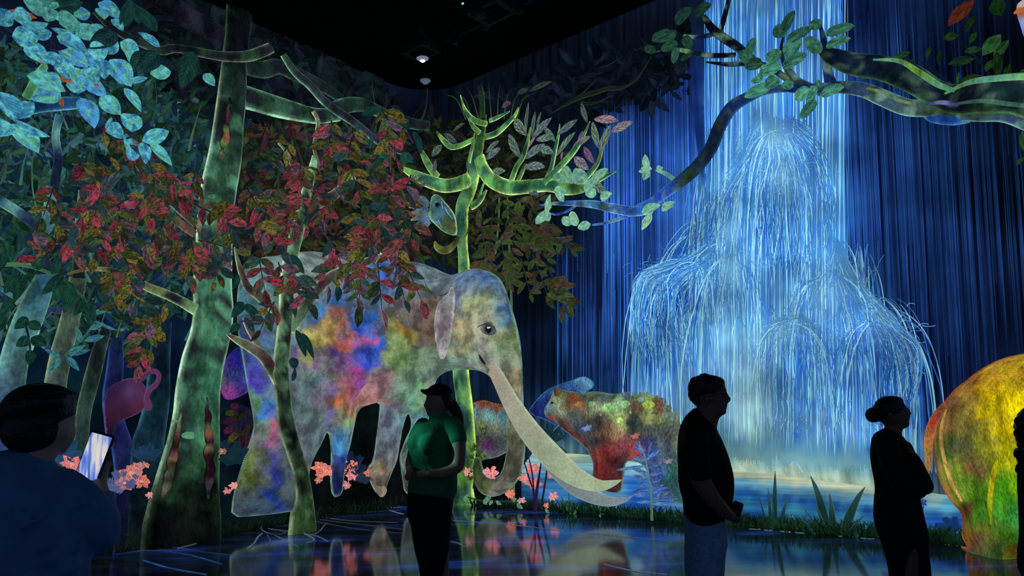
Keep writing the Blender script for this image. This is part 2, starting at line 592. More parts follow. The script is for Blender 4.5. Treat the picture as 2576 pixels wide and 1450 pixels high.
def wall(name, side, ctrl, mat):
    pl = plan(side)
    z = np.linspace(0, H_ROOM, 34)
    V = np.zeros((len(pl), len(z), 3))
    V[:, :, :2] = pl[:, None, :2]
    V[:, :, 2] = z
    W = V.reshape(-1, 3)
    px, dep = to_px(W)
    px[:, 0] = np.where(dep > 0.4, px[:, 0], -300 if side == 'left' else 2900)
    px[:, 1] = np.where(dep > 0.4, px[:, 1], 800)
    px = np.clip(px, (-300, -150), (2900, 1600))
    cols = idw(px, ctrl, 3.0)
    ln = np.concatenate([[0], np.cumsum(np.linalg.norm(np.diff(pl, axis=0), axis=1))])
    uv = np.stack([np.repeat(ln, len(z)), np.tile(z, len(pl))], 1)
    if side == 'right':  # the falling streaks fan out a little towards the right, as the picture does
        xa = px[:, 0] - (px[:, 1] - 700) * 0.06 * (px[:, 0] - 1450) / 970
        uv[:, 0] = np.where(dep > 0.4, xa / 178.0, uv[:, 0])
    nz = len(z)
    Fc = []
    for i in range(len(pl) - 1):
        for j in range(nz - 1):
            q = (i * nz + j, i * nz + j + 1, (i + 1) * nz + j + 1, (i + 1) * nz + j)
            Fc.append(q if side == 'left' else q[::-1])
    o = mesh_obj(name, W, Fc, mat, None, cols, uv, org=np.array([pl[-1][0], pl[-1][1], 0]))
    tag(o, kind='structure')
    return o

m_wall_left = paint('wall_left_picture', 1.6, 0.25, 1.7, detail=6, hue=0.05, uv=True)
m_wall_right = paint('wall_right_picture', 1.0, 0.10, 1.5, stretch=(13, 0.3, 1), detail=6, uv=True)
LEFT_BG = [(600, 60, (13, 15, 26)), (800, 150, (12, 16, 27)), (1000, 250, (12, 19, 34)), (300, 60, (10, 22, 34)), (80, 40, (10, 20, 34)), (60, 200, (10, 25, 50)),
           (300, 300, (14, 34, 40)), (100, 450, (15, 45, 60)), (300, 520, (16, 44, 58)), (450, 450, (20, 48, 50)), (100, 700, (12, 44, 50)), (350, 700, (15, 42, 58)),
           (60, 900, (10, 30, 52)), (300, 900, (7, 22, 42)), (420, 950, (7, 22, 42)), (300, 1080, (4, 16, 28)), (420, 1100, (5, 22, 32)), (200, 1250, (6, 18, 22)), (420, 1290, (6, 12, 14)),
           (600, 500, (12, 24, 24)), (700, 350, (10, 18, 24)), (900, 400, (10, 20, 22)), (1000, 550, (12, 24, 20)), (900, 600, (12, 24, 20)), (1040, 620, (14, 24, 16)), (620, 620, (10, 22, 26)),
           (600, 1100, (8, 16, 28)), (900, 1050, (8, 18, 18)), (900, 1250, (8, 12, 14)), (1060, 1250, (6, 9, 11)), (1060, 350, (10, 18, 24))]
RIGHT_BG = [(1400, 235, (10, 16, 28)), (1520, 232, (9, 15, 28)), (1590, 200, (10, 16, 30)), (1640, 170, (10, 17, 30)), (1690, 150, (12, 20, 38)), (1720, 100, (12, 20, 34)), (1750, 40, (14, 22, 38)), (1600, 120, (11, 18, 30)), (1350, 180, (10, 16, 28)), (1150, 260, (11, 18, 34)), (1300, 240, (10, 18, 30)), (1500, 170, (10, 18, 32)), (1650, 90, (12, 20, 34)), (1450, 260, (9, 17, 32)), (1250, 400, (8, 14, 20)), (1300, 560, (12, 22, 18)),
            (1380, 560, (10, 20, 30)), (1340, 760, (7, 15, 28)), (1380, 900, (10, 24, 50)), (1460, 700, (14, 34, 82)), (1460, 850, (16, 40, 96)), (1560, 330, (24, 54, 120)), (1580, 480, (24, 60, 140)), (1640, 330, (18, 44, 118)),
            (1700, 200, (22, 52, 128)), (1740, 330, (24, 58, 150)), (1620, 600, (20, 52, 130)), (1560, 750, (10, 24, 58)), (1560, 900, (16, 42, 100)), (1640, 720, (26, 74, 150)), (1680, 900, (40, 100, 190)),
            (1800, 60, (60, 105, 190)), (1850, 250, (50, 100, 195)), (1930, 150, (75, 140, 210)), (1930, 280, (80, 150, 215)), (2050, 250, (44, 92, 190)), (2090, 350, (55, 120, 205)), (2105, 550, (50, 120, 210)), (1990, 350, (36, 84, 160)),
            (1800, 480, (70, 140, 215)), (1900, 480, (40, 96, 170)), (1990, 480, (44, 100, 175)), (1830, 640, (80, 150, 220)), (1950, 620, (40, 96, 180)), (2060, 620, (40, 100, 190)), (1780, 820, (80, 150, 220)),
            (1880, 780, (50, 115, 200)), (2060, 760, (60, 125, 185)), (1980, 900, (40, 90, 160)), (1880, 950, (90, 155, 190)), (2100, 900, (45, 100, 175)), (2200, 830, (44, 92, 160)), (2260, 900, (20, 44, 96)), (2000, 1080, (40, 100, 180)),
            (1850, 1080, (80, 150, 205)), (2150, 1080, (46, 100, 175)), (2260, 1060, (34, 78, 160)), (2320, 1040, (18, 42, 100)), (1900, 1170, (130, 175, 180)), (2100, 1200, (140, 180, 180)), (1450, 1100, (30, 70, 140)), (1440, 1140, (110, 160, 160)),
            (2150, 60, (16, 36, 96)), (2160, 400, (16, 40, 112)), (2180, 600, (14, 36, 110)), (2200, 280, (20, 44, 110)), (2300, 200, (10, 22, 60)), (2300, 450, (14, 34, 92)), (2330, 650, (12, 32, 86)), (2300, 800, (16, 42, 110)), (2420, 500, (7, 15, 40)),
            (2420, 850, (14, 36, 88)), (2440, 200, (8, 14, 32)), (2550, 150, (8, 12, 28)), (2560, 500, (6, 13, 30)), (2560, 800, (9, 22, 56)), (2360, 960, (12, 30, 80)), (2330, 1150, (40, 90, 160)), (2350, 1250, (120, 170, 180)), (1250, 1150, (6, 12, 14)),
            (1250, 1280, (5, 8, 10)), (1500, 1310, (6, 12, 14)), (1900, 1390, (6, 12, 16)), (2300, 1450, (6, 12, 16)), (2900, 800, (10, 24, 60)), (2900, 1300, (20, 50, 90))]
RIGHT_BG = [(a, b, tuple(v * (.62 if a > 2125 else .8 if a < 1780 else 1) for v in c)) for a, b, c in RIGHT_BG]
wall('wall_left', 'left', LEFT_BG, m_wall_left)
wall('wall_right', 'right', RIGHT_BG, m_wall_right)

FAR = 15.0
def slab(name, z, thick, mat):
    c = [CORNER + DL * 0.3 + DR * 0.3, CORNER - DL * FAR + DR * 0.3, CORNER - DL * FAR - DR * FAR, CORNER + DL * 0.3 - DR * FAR]
    V = np.array([[q[0], q[1], z] for q in c] + [[q[0], q[1], z + thick] for q in c])
    Fc = [(0, 1, 2, 3), (7, 6, 5, 4), (0, 4, 5, 1), (1, 5, 6, 2), (2, 6, 7, 3), (3, 7, 4, 0)]
    o = mesh_obj(name, V, Fc, mat, None, smooth=False)
    return tag(o, kind='structure')

# polished dark floor; it takes some of the projected blue ripples too
m_floor, nt, out = new_mat('polished_floor')
b = N(nt, 'ShaderNodeBsdfPrincipled')
tc = N(nt, 'ShaderNodeTexCoord')
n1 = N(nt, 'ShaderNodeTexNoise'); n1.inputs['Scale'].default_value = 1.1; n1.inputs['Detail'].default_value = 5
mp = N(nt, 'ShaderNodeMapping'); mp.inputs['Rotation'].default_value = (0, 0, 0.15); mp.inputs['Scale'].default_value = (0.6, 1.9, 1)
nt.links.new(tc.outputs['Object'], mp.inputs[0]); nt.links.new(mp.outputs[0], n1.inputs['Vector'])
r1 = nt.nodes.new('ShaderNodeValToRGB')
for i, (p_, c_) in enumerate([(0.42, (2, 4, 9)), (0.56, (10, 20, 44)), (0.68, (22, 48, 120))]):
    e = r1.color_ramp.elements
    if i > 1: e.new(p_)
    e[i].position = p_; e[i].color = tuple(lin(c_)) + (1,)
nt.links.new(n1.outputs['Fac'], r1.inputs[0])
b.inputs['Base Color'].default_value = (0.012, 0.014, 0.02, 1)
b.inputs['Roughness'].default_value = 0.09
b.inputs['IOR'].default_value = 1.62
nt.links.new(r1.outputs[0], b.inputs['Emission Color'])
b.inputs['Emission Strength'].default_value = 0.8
n2 = N(nt, 'ShaderNodeTexNoise'); n2.inputs['Scale'].default_value = 2.2
bp = N(nt, 'ShaderNodeBump'); bp.inputs['Strength'].default_value = 0.05; bp.inputs['Distance'].default_value = 0.02
nt.links.new(tc.outputs['Object'], n2.inputs['Vector']); nt.links.new(n2.outputs['Fac'], bp.inputs['Height'])
nt.links.new(bp.outputs[0], b.inputs['Normal'])
nt.links.new(b.outputs[0], out.inputs[0])
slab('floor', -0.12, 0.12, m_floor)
m_black = solid('ceiling_black', (7, 8, 9), 0.9, spec=0.1, scale=3)
slab('ceiling', H_ROOM, 0.12, m_black)

# ---------------------------------------------------------------- waterfall
def ribbons(paths, widths, depths, cols):
    """thin raised strips: paths (n, 2) px arrays; width px; depth m; cols (n,3) or (3,) linear"""
    ns = [len(p) for p in paths]
    P = np.concatenate(paths)
    D = np.concatenate([np.broadcast_to(d, (n,)) for d, n in zip(depths, ns)])
    Wd = np.concatenate([np.broadcast_to(x, (n,)) for x, n in zip(widths, ns)])
    Cc = np.concatenate([np.broadcast_to(c, (n, 3)) for c, n in zip(cols, ns)])
    W = on_wall(P, D)
    z = to_px(W)[1]
    nr = normals(W)
    T = np.zeros_like(W)
    i0 = 0
    for n in ns:
        T[i0:i0 + n] = np.gradient(W[i0:i0 + n], axis=0)
        i0 += n
    T /= np.linalg.norm(T, axis=1)[:, None] + 1e-9
    S = np.cross(T, nr); S /= np.linalg.norm(S, axis=1)[:, None] + 1e-9
    hw = (Wd * z / F_PX / 2)[:, None]
    V = np.stack([W - S * hw - nr * hw * .4, W + nr * hw * .5, W + S * hw - nr * hw * .4], 1).reshape(-1, 3)
    C3 = np.repeat(Cc, 3, axis=0)
    Fc = []
    i0 = 0
    for n in ns:
        k = (i0 + np.arange(n - 1)) * 3
        for a in k:
            Fc.append((a, a + 1, a + 4, a + 3)); Fc.append((a + 1, a + 2, a + 5, a + 4))
        i0 += n
    return V, Fc, C3

ROCKS = np.array([  # cx, cy, rx, ry of the unseen boulders the water runs over
    (1958, 450, 112, 122), (1650, 752, 66, 82), (1735, 720, 70, 60), (2085, 792, 95, 100), (2200, 880, 80, 70), (2280, 905, 34, 66),
    (1985, 905, 98, 92), (1835, 700, 60, 44), (1800, 560, 40, 60)], float)
def simulate(x, y, vx, vy, mask, yend, g=1.0, cap=13.0, steps=220, jit=0.25):
    n = len(x)
    X = np.full((steps, n), np.nan); Y = X.copy()
    sc_ = rng.uniform(0.22, 1.04, (n, len(ROCKS)))
    alive = np.ones(n, bool)
    for s in range(steps):
        X[s, alive] = x[alive]; Y[s, alive] = y[alive]
        vy = vy + g
        vx = vx * 0.93 + rng.normal(0, jit, n)
        sp = np.hypot(vx, vy)
        f = np.minimum(1, cap / sp)
        vx = vx * f; vy = vy * f
        x = x + vx; y = y + vy
        for k, (cx, cy, rx, ry) in enumerate(ROCKS):
            rx2 = rx * sc_[:, k]; ry2 = ry * (0.35 + 0.65 * sc_[:, k])
            cy2 = cy - ry + ry2
            u = (x - cx) / rx2; v = (y - cy2) / ry2
            r = np.hypot(u, v)
            hit = (r < 1) & mask[:, k] & (v < 0.25)
            if hit.any():
                nx = u / rx2; ny = v / ry2
                nl = np.hypot(nx, ny) + 1e-9
                nx /= nl; ny /= nl
                x = np.where(hit, cx + u / (r + 1e-6) * rx2, x)
                y = np.where(hit, cy2 + v / (r + 1e-6) * ry2, y)
                vn = vx * nx + vy * ny
                vx = np.where(hit, vx - vn * nx, vx); vy = np.where(hit, vy - vn * ny, vy)
                sp = np.hypot(vx, vy)
                push = np.where(hit & (sp < 5), 5 / (sp + 1e-6), 1)
                vx = np.where(hit, np.where(sp < 0.2, np.sign(u) * 4, vx * push), vx)
                vy = vy * push
        alive &= (y < yend) & (x > 1200) & (x < 2800)
        if not alive.any():
            break
    return [np.stack([X[:, i], Y[:, i]], 1)[~np.isnan(X[:, i])] for i in range(n)]

wf = root('waterfall', 'tall glowing blue waterfall pouring over unseen boulders into the pale lake', 'waterfall', base_at(1950, 1200, 0.03))
m_water = paint('water_light', 1.2, 0.55, 1.5, detail=3)
m_sheet = paint('water_sheet_light', 1.0, 0.45, 1.35, stretch=(7, 7, 0.35), detail=6)
SHEET = [(1730, -120), (2118, -120), (2122, 300), (2124, 640), (2150, 690), (2240, 790), (2312, 870), (2326, 1000), (2340, 1246), (2100, 1214), (1860, 1184), (1700, 1164), (1598, 1152), (1588, 900), (1586, 740), (1620, 680), (1720, 620), (1768, 540), (1762, 420), (1746, 330), (1736, 200)]
SHEET_COL = [(1800, 0, (40, 80, 160)), (1850, 0, (60, 120, 190)), (1930, 0, (70, 130, 200)), (2010, 60, (44, 90, 170)), (2090, 100, (50, 100, 190)), (1800, 250, (60, 120, 200)), (1860, 200, (60, 120, 195)), (1930, 220, (90, 160, 205)), (2020, 280, (40, 90, 175)), (2095, 300, (70, 140, 210)), (1950, 350, (110, 170, 205)), (1870, 380, (70, 140, 205)), (2040, 400, (60, 120, 190)), (2105, 450, (70, 150, 215)), (1820, 450, (80, 150, 210)), (1960, 450, (100, 160, 195)),
             (1900, 480, (60, 120, 180)), (2030, 500, (70, 130, 185)), (1780, 560, (40, 100, 190)), (1830, 580, (100, 170, 225)), (1930, 560, (30, 80, 160)), (2030, 580, (60, 120, 190)), (2100, 580, (60, 140, 210)), (1720, 640, (30, 80, 160)), (1640, 690, (60, 120, 190)), (1600, 760, (30, 80, 150)), (1650, 780, (10, 30, 80)), (1700, 760, (20, 60, 130)), (1780, 680, (60, 130, 210)), (1840, 680, (110, 180, 225)), (1900, 680, (70, 140, 205)), (1980, 660, (40, 100, 180)), (2060, 640, (70, 140, 205)),
             (1620, 900, (14, 40, 100)), (1680, 900, (40, 100, 190)), (1760, 850, (60, 130, 210)), (1820, 850, (110, 180, 225)), (1870, 800, (80, 150, 210)), (1930, 760, (60, 120, 190)), (2000, 740, (80, 140, 185)), (2080, 740, (100, 160, 195)), (2150, 780, (70, 130, 180)), (2220, 830, (70, 120, 180)), (2290, 890, (50, 90, 150)), (1900, 850, (110, 180, 190)), (1960, 840, (100, 160, 185)), (1940, 920, (30, 70, 130)), (2000, 920, (36, 80, 140)), (2060, 880, (70, 130, 180)), (2120, 880, (50, 110, 180)), (2200, 920, (36, 80, 160)), (2260, 940, (14, 32, 80)), (2310, 960, (20, 44, 100)),
             (1890, 960, (130, 190, 180)), (1960, 1000, (60, 120, 180)), (2050, 1000, (60, 125, 190)), (2130, 1000, (40, 95, 175)), (2220, 1040, (24, 66, 140)), (2300, 1050, (24, 56, 130)), (1850, 1080, (90, 160, 205)), (1900, 1100, (120, 175, 180)), (2000, 1100, (50, 110, 185)), (2100, 1120, (50, 110, 180)), (2200, 1130, (40, 90, 160)), (2300, 1160, (40, 90, 160)), (1600, 1080, (24, 60, 130)), (1700, 1080, (50, 110, 190)), (1880, 1168, (170, 195, 165)), (2000, 1182, (170, 195, 165)), (2120, 1198, (160, 190, 165)), (2250, 1218, (140, 180, 170)), (1700, 1150, (120, 170, 180))]
SHEET_COL += [(x, 1176 + .125 * (x - 1860), (170, 194, 170)) for x in range(1620, 2330, 30)] + [(x, 1148 + .125 * (x - 1860), (112, 168, 182)) for x in range(1620, 2330, 36)] + [(x, 1110 + .125 * (x - 1860), (74, 140, 180)) for x in range(1620, 2330, 60)] + [(1744, y, c) for y, c in ((-60, (13, 22, 40)), (0, (13, 22, 40)), (60, (14, 26, 48)), (130, (15, 32, 78)), (200, (17, 40, 100)), (270, (18, 44, 110)), (340, (18, 44, 110)), (420, (18, 46, 112)))]
relief('water_sheet', SHEET, 0.05, 0.03, SHEET_COL, m_sheet, wf, step=14, radius=14, rnd=2, warp=14, p=3.0)
def streams(n, xs, y0, v0, probs, name, wr=(1.2, 2.6), dr=(0.06, 0.3), dim=1.0, jit=0.25, tail=0.0, whites=0.25):
    x = xs.copy(); y = np.broadcast_to(np.asarray(y0, float), (n,)).copy()
    mask = rng.random((n, len(ROCKS))) < np.asarray(probs)[None]
    yend = 1158 + 0.125 * (x - 1860) - np.abs(rng.normal(0, 16, n)) - np.where(rng.random(n) < tail, rng.uniform(0, 500, n), 0)
    P = simulate(x, y, v0[0] + rng.normal(0, v0[2], n), v0[1] + rng.normal(0, 1, n), mask, yend, jit=jit)
    paths, wd, dp, cl = [], [], [], []
    for p in P:
        if len(p) < 5: continue
        t = rng.random()
        c = lin((34, 100, 205)) if t < 0.42 else lin((66, 150, 226)) if t < 1 - whites else lin((150, 218, 242))
        c = np.repeat((c * rng.uniform(0.6, 1.15) * dim)[None], len(p), 0)
        # water low at the left edge of the big boulder is tinted pale green
        gk = np.clip((p[:, 1] - 780) / 250, 0, 1) * np.exp(-((p[:, 0] - 1885) / 60) ** 2)
        c = c * (1 - 0.5 * gk[:, None]) + lin((180, 225, 190)) * 0.5 * gk[:, None] * dim
        k = 1 - 0.6 * np.clip((p[:, 1] - 1120) / 90, 0, 1)
        c = c * k[:, None] + lin((120, 165, 185)) * (1 - k)[:, None] * dim
        fade = np.clip(np.minimum(np.arange(len(p)), np.arange(len(p))[::-1]) / 5, 0.0, 1)[:, None]
        paths.append(p); wd.append(rng.uniform(*wr) * (1 + 0.9 * (rng.random() < 0.08))); dp.append(rng.uniform(*dr)); cl.append(np.maximum(c * fade, 0.8 * idw(p, SHEET_COL)))
    V, Fc, Cv = ribbons(paths, wd, dp, cl)
    tag(mesh_obj(name, V, Fc, m_water, wf, Cv), kind='stuff')

xs = np.concatenate([rng.normal(1935, 34, 150), rng.uniform(1815, 2110, 150), rng.normal(1800, 18, 60), rng.normal(2098, 13, 70), rng.normal(1860, 16, 55)])
streams(len(xs), xs, rng.uniform(-60, 0, len(xs)), (0, 9, 0.2), [0.75, 0.3, 0.3, 0.5, 0.3, 0.3, 0.35, 0.4, 0.3], 'main_column', jit=0.12)
xs = rng.normal(1945, 38, 260)
streams(len(xs), xs, rng.uniform(290, 335, len(xs)), (0, 5, 5.5), [1, 0.2, 0.2, 0.25, 0.3, 0.3, 0.4, 0.3, 0.5], 'dome_stream', wr=(1.2, 2.2), jit=0.5, tail=0.4)
xs = rng.uniform(1770, 1860, 80)
streams(len(xs), xs, rng.uniform(540, 650, len(xs)), (-13, 1, 4), [0, 1, 1, 0, 0, 0, 0, 0.2, 0], 'left_shoulder', jit=0.5, whites=0.35)
xs = rng.uniform(1740, 1880, 300)
streams(len(xs), xs, rng.uniform(430, 640, len(xs)), (-1, 6, 1), [0, 0, 0.5, 0, 0, 0, 0.2, 0.9, 0.6], 'middle_stream', jit=0.3, whites=0.4)
xs = rng.normal(2080, 48, 200)
streams(len(xs), xs, rng.uniform(600, 690, len(xs)), (1, 6, 3), [0, 0, 0, 1, 0.8, 0.8, 0.5, 0, 0], 'right_boulder_stream', jit=0.5, tail=0.3)
xs = rng.normal(2190, 40, 60)
streams(len(xs), xs, rng.uniform(740, 800, len(xs)), (9, 4, 3), [0, 0, 0, 0.5, 0.8, 1, 0, 0, 0], 'right_shoulder', jit=0.4, tail=0.4, dim=0.75)
xs = rng.normal(1970, 45, 160)
streams(len(xs), xs, rng.uniform(770, 820, len(xs)), (0, 4, 4), [0, 0, 0, 0, 0, 0, 1, 0, 0], 'lower_boulder_stream', jit=0.6, tail=0.3)

def guided(name, A, B, n, seed, dim=1.0, whites=.3, fall=True, jit=7.0, tail=.3, dr=(.1, .3)):
    """streams that follow two guide curves over a boulder, then drop straight down"""
    r = np.random.default_rng(seed)
    def even(Q):
        Q = np.asarray(Q, float)
        l_ = np.concatenate([[0], np.cumsum(np.hypot(*np.diff(Q, axis=0).T))]) 
        u_ = np.linspace(0, l_[-1], 8)
        return np.stack([np.interp(u_, l_, Q[:, k]) for k in (0, 1)], 1)
    A = even(A); B = even(B)
    paths, wd, dp, cl = [], [], [], []
    for i in range(n):
        t = r.random()
        K = A * (1 - t) + B * t + r.normal(0, jit, A.shape) * np.linspace(.4, 1, len(A))[:, None]
        K = np.column_stack([K, np.ones(len(K))])
        p = smooth_path(K, 11)[:, :2]
        if fall:
            x1, y1 = p[-1]
            ye = 1158 + .125 * (x1 - 1860) - abs(r.normal(0, 16)) - (r.uniform(0, 350) if r.random() < tail else 0)
            if ye > y1 + 20:
                yy = np.arange(y1 + 12, ye, 14)
                dx = (p[-1, 0] - p[-3, 0]) * .35
                p = np.vstack([p, np.column_stack([x1 + dx * (1 - np.exp(-(yy - y1) / 60)) * 3 + (yy - y1) * .02 * (x1 - 1850) / 400, yy])])
        q = r.random()
        c = lin((34, 100, 205)) if q < .35 else lin((66, 150, 226)) if q < 1 - whites else lin((150, 218, 242))
        c = np.repeat((c * r.uniform(.5, 1.15) * dim)[None], len(p), 0)
        gk = np.clip((p[:, 1] - 780) / 250, 0, 1) * np.exp(-((p[:, 0] - 1885) / 60) ** 2)
        c = c * (1 - .5 * gk[:, None]) + lin((180, 225, 190)) * .5 * gk[:, None] * dim
        k = 1 - .6 * np.clip((p[:, 1] - 1110) / 90, 0, 1)
        c = c * k[:, None] + lin((120, 165, 185)) * (1 - k)[:, None] * dim
        fade = np.clip(np.minimum(np.arange(len(p)), np.arange(len(p))[::-1]) / 6, 0, 1)[:, None]
        paths.append(p); wd.append(r.uniform(1.0, 2.2)); dp.append(r.uniform(*dr)); cl.append(np.maximum(c * fade, .8 * idw(p, SHEET_COL)))
    V, Fc, Cv = ribbons(paths, wd, dp, cl)
    tag(mesh_obj(name, V, Fc, m_water, wf, Cv), kind='stuff')
guided('dome_stream', [(1895, 270), (1885, 350), (1830, 420), (1785, 510), (1775, 620), (1772, 740)], [(1945, 300), (1930, 390), (1890, 440), (1850, 520), (1842, 640), (1840, 780)], 190, 31, whites=.4)
guided('dome_stream', [(1930, 300), (1925, 380), (1895, 440), (1870, 520), (1866, 650)], [(1985, 300), (2000, 370), (2040, 430), (2066, 520), (2070, 680)], 230, 32, whites=.3)
guided('dome_stream', [(1965, 310), (1995, 350), (2040, 400), (2062, 490), (2070, 640)], [(1995, 300), (2040, 330), (2082, 390), (2104, 480), (2110, 640)], 110, 33, whites=.3)
guided('left_shoulder', [(1840, 540), (1770, 628), (1690, 664), (1622, 684), (1590, 724), (1586, 800), (1596, 900)], [(1850, 590), (1800, 656), (1748, 686), (1710, 712), (1694, 760), (1690, 820), (1690, 900)], 190, 34, whites=.35)
guided('left_shoulder', [(1800, 560), (1760, 632), (1700, 668), (1650, 690), (1640, 740), (1650, 790), (1676, 850)], [(1820, 600), (1790, 650), (1760, 690), (1752, 740), (1746, 790), (1738, 840), (1745, 900)], 70, 35, dim=.8)
guided('middle_stream', [(1815, 450), (1805, 560), (1795, 650), (1765, 720), (1750, 830)], [(1870, 470), (1880, 580), (1890, 650), (1915, 720), (1925, 840)], 200, 36, whites=.45)
guided('right_boulder_stream', [(2105, 600), (2085, 682), (2035, 700), (1995, 740), (1975, 810), (1968, 900)], [(2112, 620), (2112, 690), (2140, 740), (2166, 800), (2180, 900)], 230, 37, whites=.35)
guided('right_shoulder', [(2116, 620), (2150, 700), (2206, 762), (2268, 826), (2306, 872), (2318, 930), (2308, 1000)], [(2108, 650), (2130, 728), (2172, 790), (2206, 850), (2222, 940), (2230, 1040)], 130, 38, dim=.7, tail=.6)
guided('lower_boulder_stream', [(2010, 796), (1958, 808), (1912, 828), (1890, 880), (1880, 970), (1876, 1080)], [(2020, 796), (2064, 836), (2098, 900), (2118, 1000), (2128, 1090)], 230, 39, whites=.35)
def curtain():
    paths, wd, dp, cl = [], [], [], []
    for i in range(430):
        u = rng.random()
        if u < 0.42:
            x = rng.uniform(1520, 1790); y1 = rng.uniform(620, 1150); y0 = rng.uniform(150, 300); br = rng.uniform(0.25, 1.0) * (1 if x < 1760 else 0.7)
        elif u < 0.55:
            x = rng.uniform(1390, 1540); y0 = rng.uniform(560, 800); y1 = rng.uniform(900, 1100); br = rng.uniform(0.12, 0.5)
        elif u < 0.85:
            x = rng.uniform(2115, 2400); y0 = rng.uniform(-60, 350); y1 = rng.uniform(600, 1180); br = rng.uniform(0.2, 0.75) * (1.1 - (x - 2115) / 420)
        else:
            x = rng.uniform(2380, 2600); y0 = rng.uniform(-60, 450); y1 = rng.uniform(700, 1150); br = rng.uniform(0.1, 0.3)
        d = rng.uniform(0.02, 0.05)
        a = on_wall([(x, 700)], d)[0]
        za, zb = on_wall([(x, y0), (x, y1)], d)[:, 2]
        za = min(za, H_ROOM - 0.02)
        n = 9
        yy = np.linspace(max(y0, 252 - max(0, x - 1640) * 1.5 if x < 1790 else y0), y1, n)
        p = np.stack([x + (yy - 700) * 0.06 * (x - 1450) / 970, yy], 1)
        c = lin((56, 116, 220)) * br
        fd = np.clip(np.minimum(np.arange(n), np.arange(n)[::-1]) / 2.5, 0.12, 1)[:, None]
        paths.append(p); wd.append(rng.choice([1.3, 1.8, 2.5, 5.0, 8.0], p=[.36, .3, .22, .09, .03])); dp.append(d)
        cl.append(np.maximum(c * fd * ((1.15 if x < 1790 else .8) if wd[-1] < 4 else 0.3), 0.0) + 0.75 * idw(p, RIGHT_BG, 3.0))
    V, Fc, Cv = ribbons(paths, wd, dp, cl)
    tag(mesh_obj('side_curtain', V, Fc, m_water, wf, Cv), kind='stuff')
curtain()
def arcs():
    paths, wd, dp, cl = [], [], [], []
    for (x, y, r, h, lean) in [(2150, 1030, 26, 25, 0), (2150, 1075, 34, 32, 30), (2165, 1082, 42, 40, 30), (2190, 1040, 22, 22, 8), (2305, 1015, 7, 30, 4), (2298, 1000, 9, 24, 2), (2000, 1172, 14, 10, 5), (1866, 1110, 14, 10, 3),
                              (2130, 1060, 20, 24, -4), (2210, 1090, 30, 30, 18), (1345, 1090, 30, 24, -10), (1420, 1085, 26, 18, 10)]:
        for k in range(3):
            t = np.linspace(0, 1, 26)
            px = x - r + 2 * r * t + lean * t * t + rng.normal(0, 1)
            py = y - h * (1 - (2 * t - 1) ** 2) * rng.uniform(0.9, 1.05) + 60 * np.clip(t - 0.5, 0, 1) * 0.6
            paths.append(np.stack([px, py], 1)); wd.append(1.5); dp.append(0.2); cl.append(lin((60, 130, 210)) * rng.uniform(0.4, .9) + 0.7 * idw(paths[-1], SHEET_COL))
    V, Fc, Cv = ribbons(paths, wd, dp, cl)
    tag(mesh_obj('splash_arc', V, Fc, m_water, wf, Cv), kind='stuff')
arcs()
# foam speckle and fine vapour threads where the water breaks on the boulders
def foam():
    paths, wd, dp, cl = [], [], [], []
    zones = [(1955, 350, 70, 26, 120), (1935, 455, 60, 26, 110), (1640, 690, 40, 26, 90), (1740, 660, 60, 24, 90), (2080, 705, 60, 24, 110), (2180, 800, 60, 40, 120), (2275, 890, 24, 50, 90), (1970, 825, 60, 20, 110), (1880, 660, 50, 16, 70), (2050, 860, 90, 50, 120), (1980, 400, 90, 50, 120)]
    for (cx, cy, sx, sy, n) in zones:
        for i in range(n):
            x, y = rng.normal(cx, sx * 0.7), rng.normal(cy, sy * 0.7)
            a = rng.uniform(0, 6.28); L = rng.uniform(8, 42); k = rng.normal(0, 0.05)
            t = np.linspace(0, 1, 8)
            ang = a + k * L * t
            dx = np.cumsum(np.cos(ang)) * L / 8; dy = np.cumsum(np.sin(ang) * 0.6) * L / 8
            paths.append(np.stack([x + dx, y + dy], 1)); wd.append(rng.uniform(0.8, 1.7)); dp.append(rng.uniform(0.2, 0.33)); cl.append(lin((110, 180, 230)) * rng.uniform(0.1, 0.6) + 0.8 * idw(paths[-1], SHEET_COL))
    V, Fc, Cv = ribbons(paths, wd, dp, cl)
    tag(mesh_obj('foam_thread', V, Fc, m_water, wf, Cv), kind='stuff')
foam()

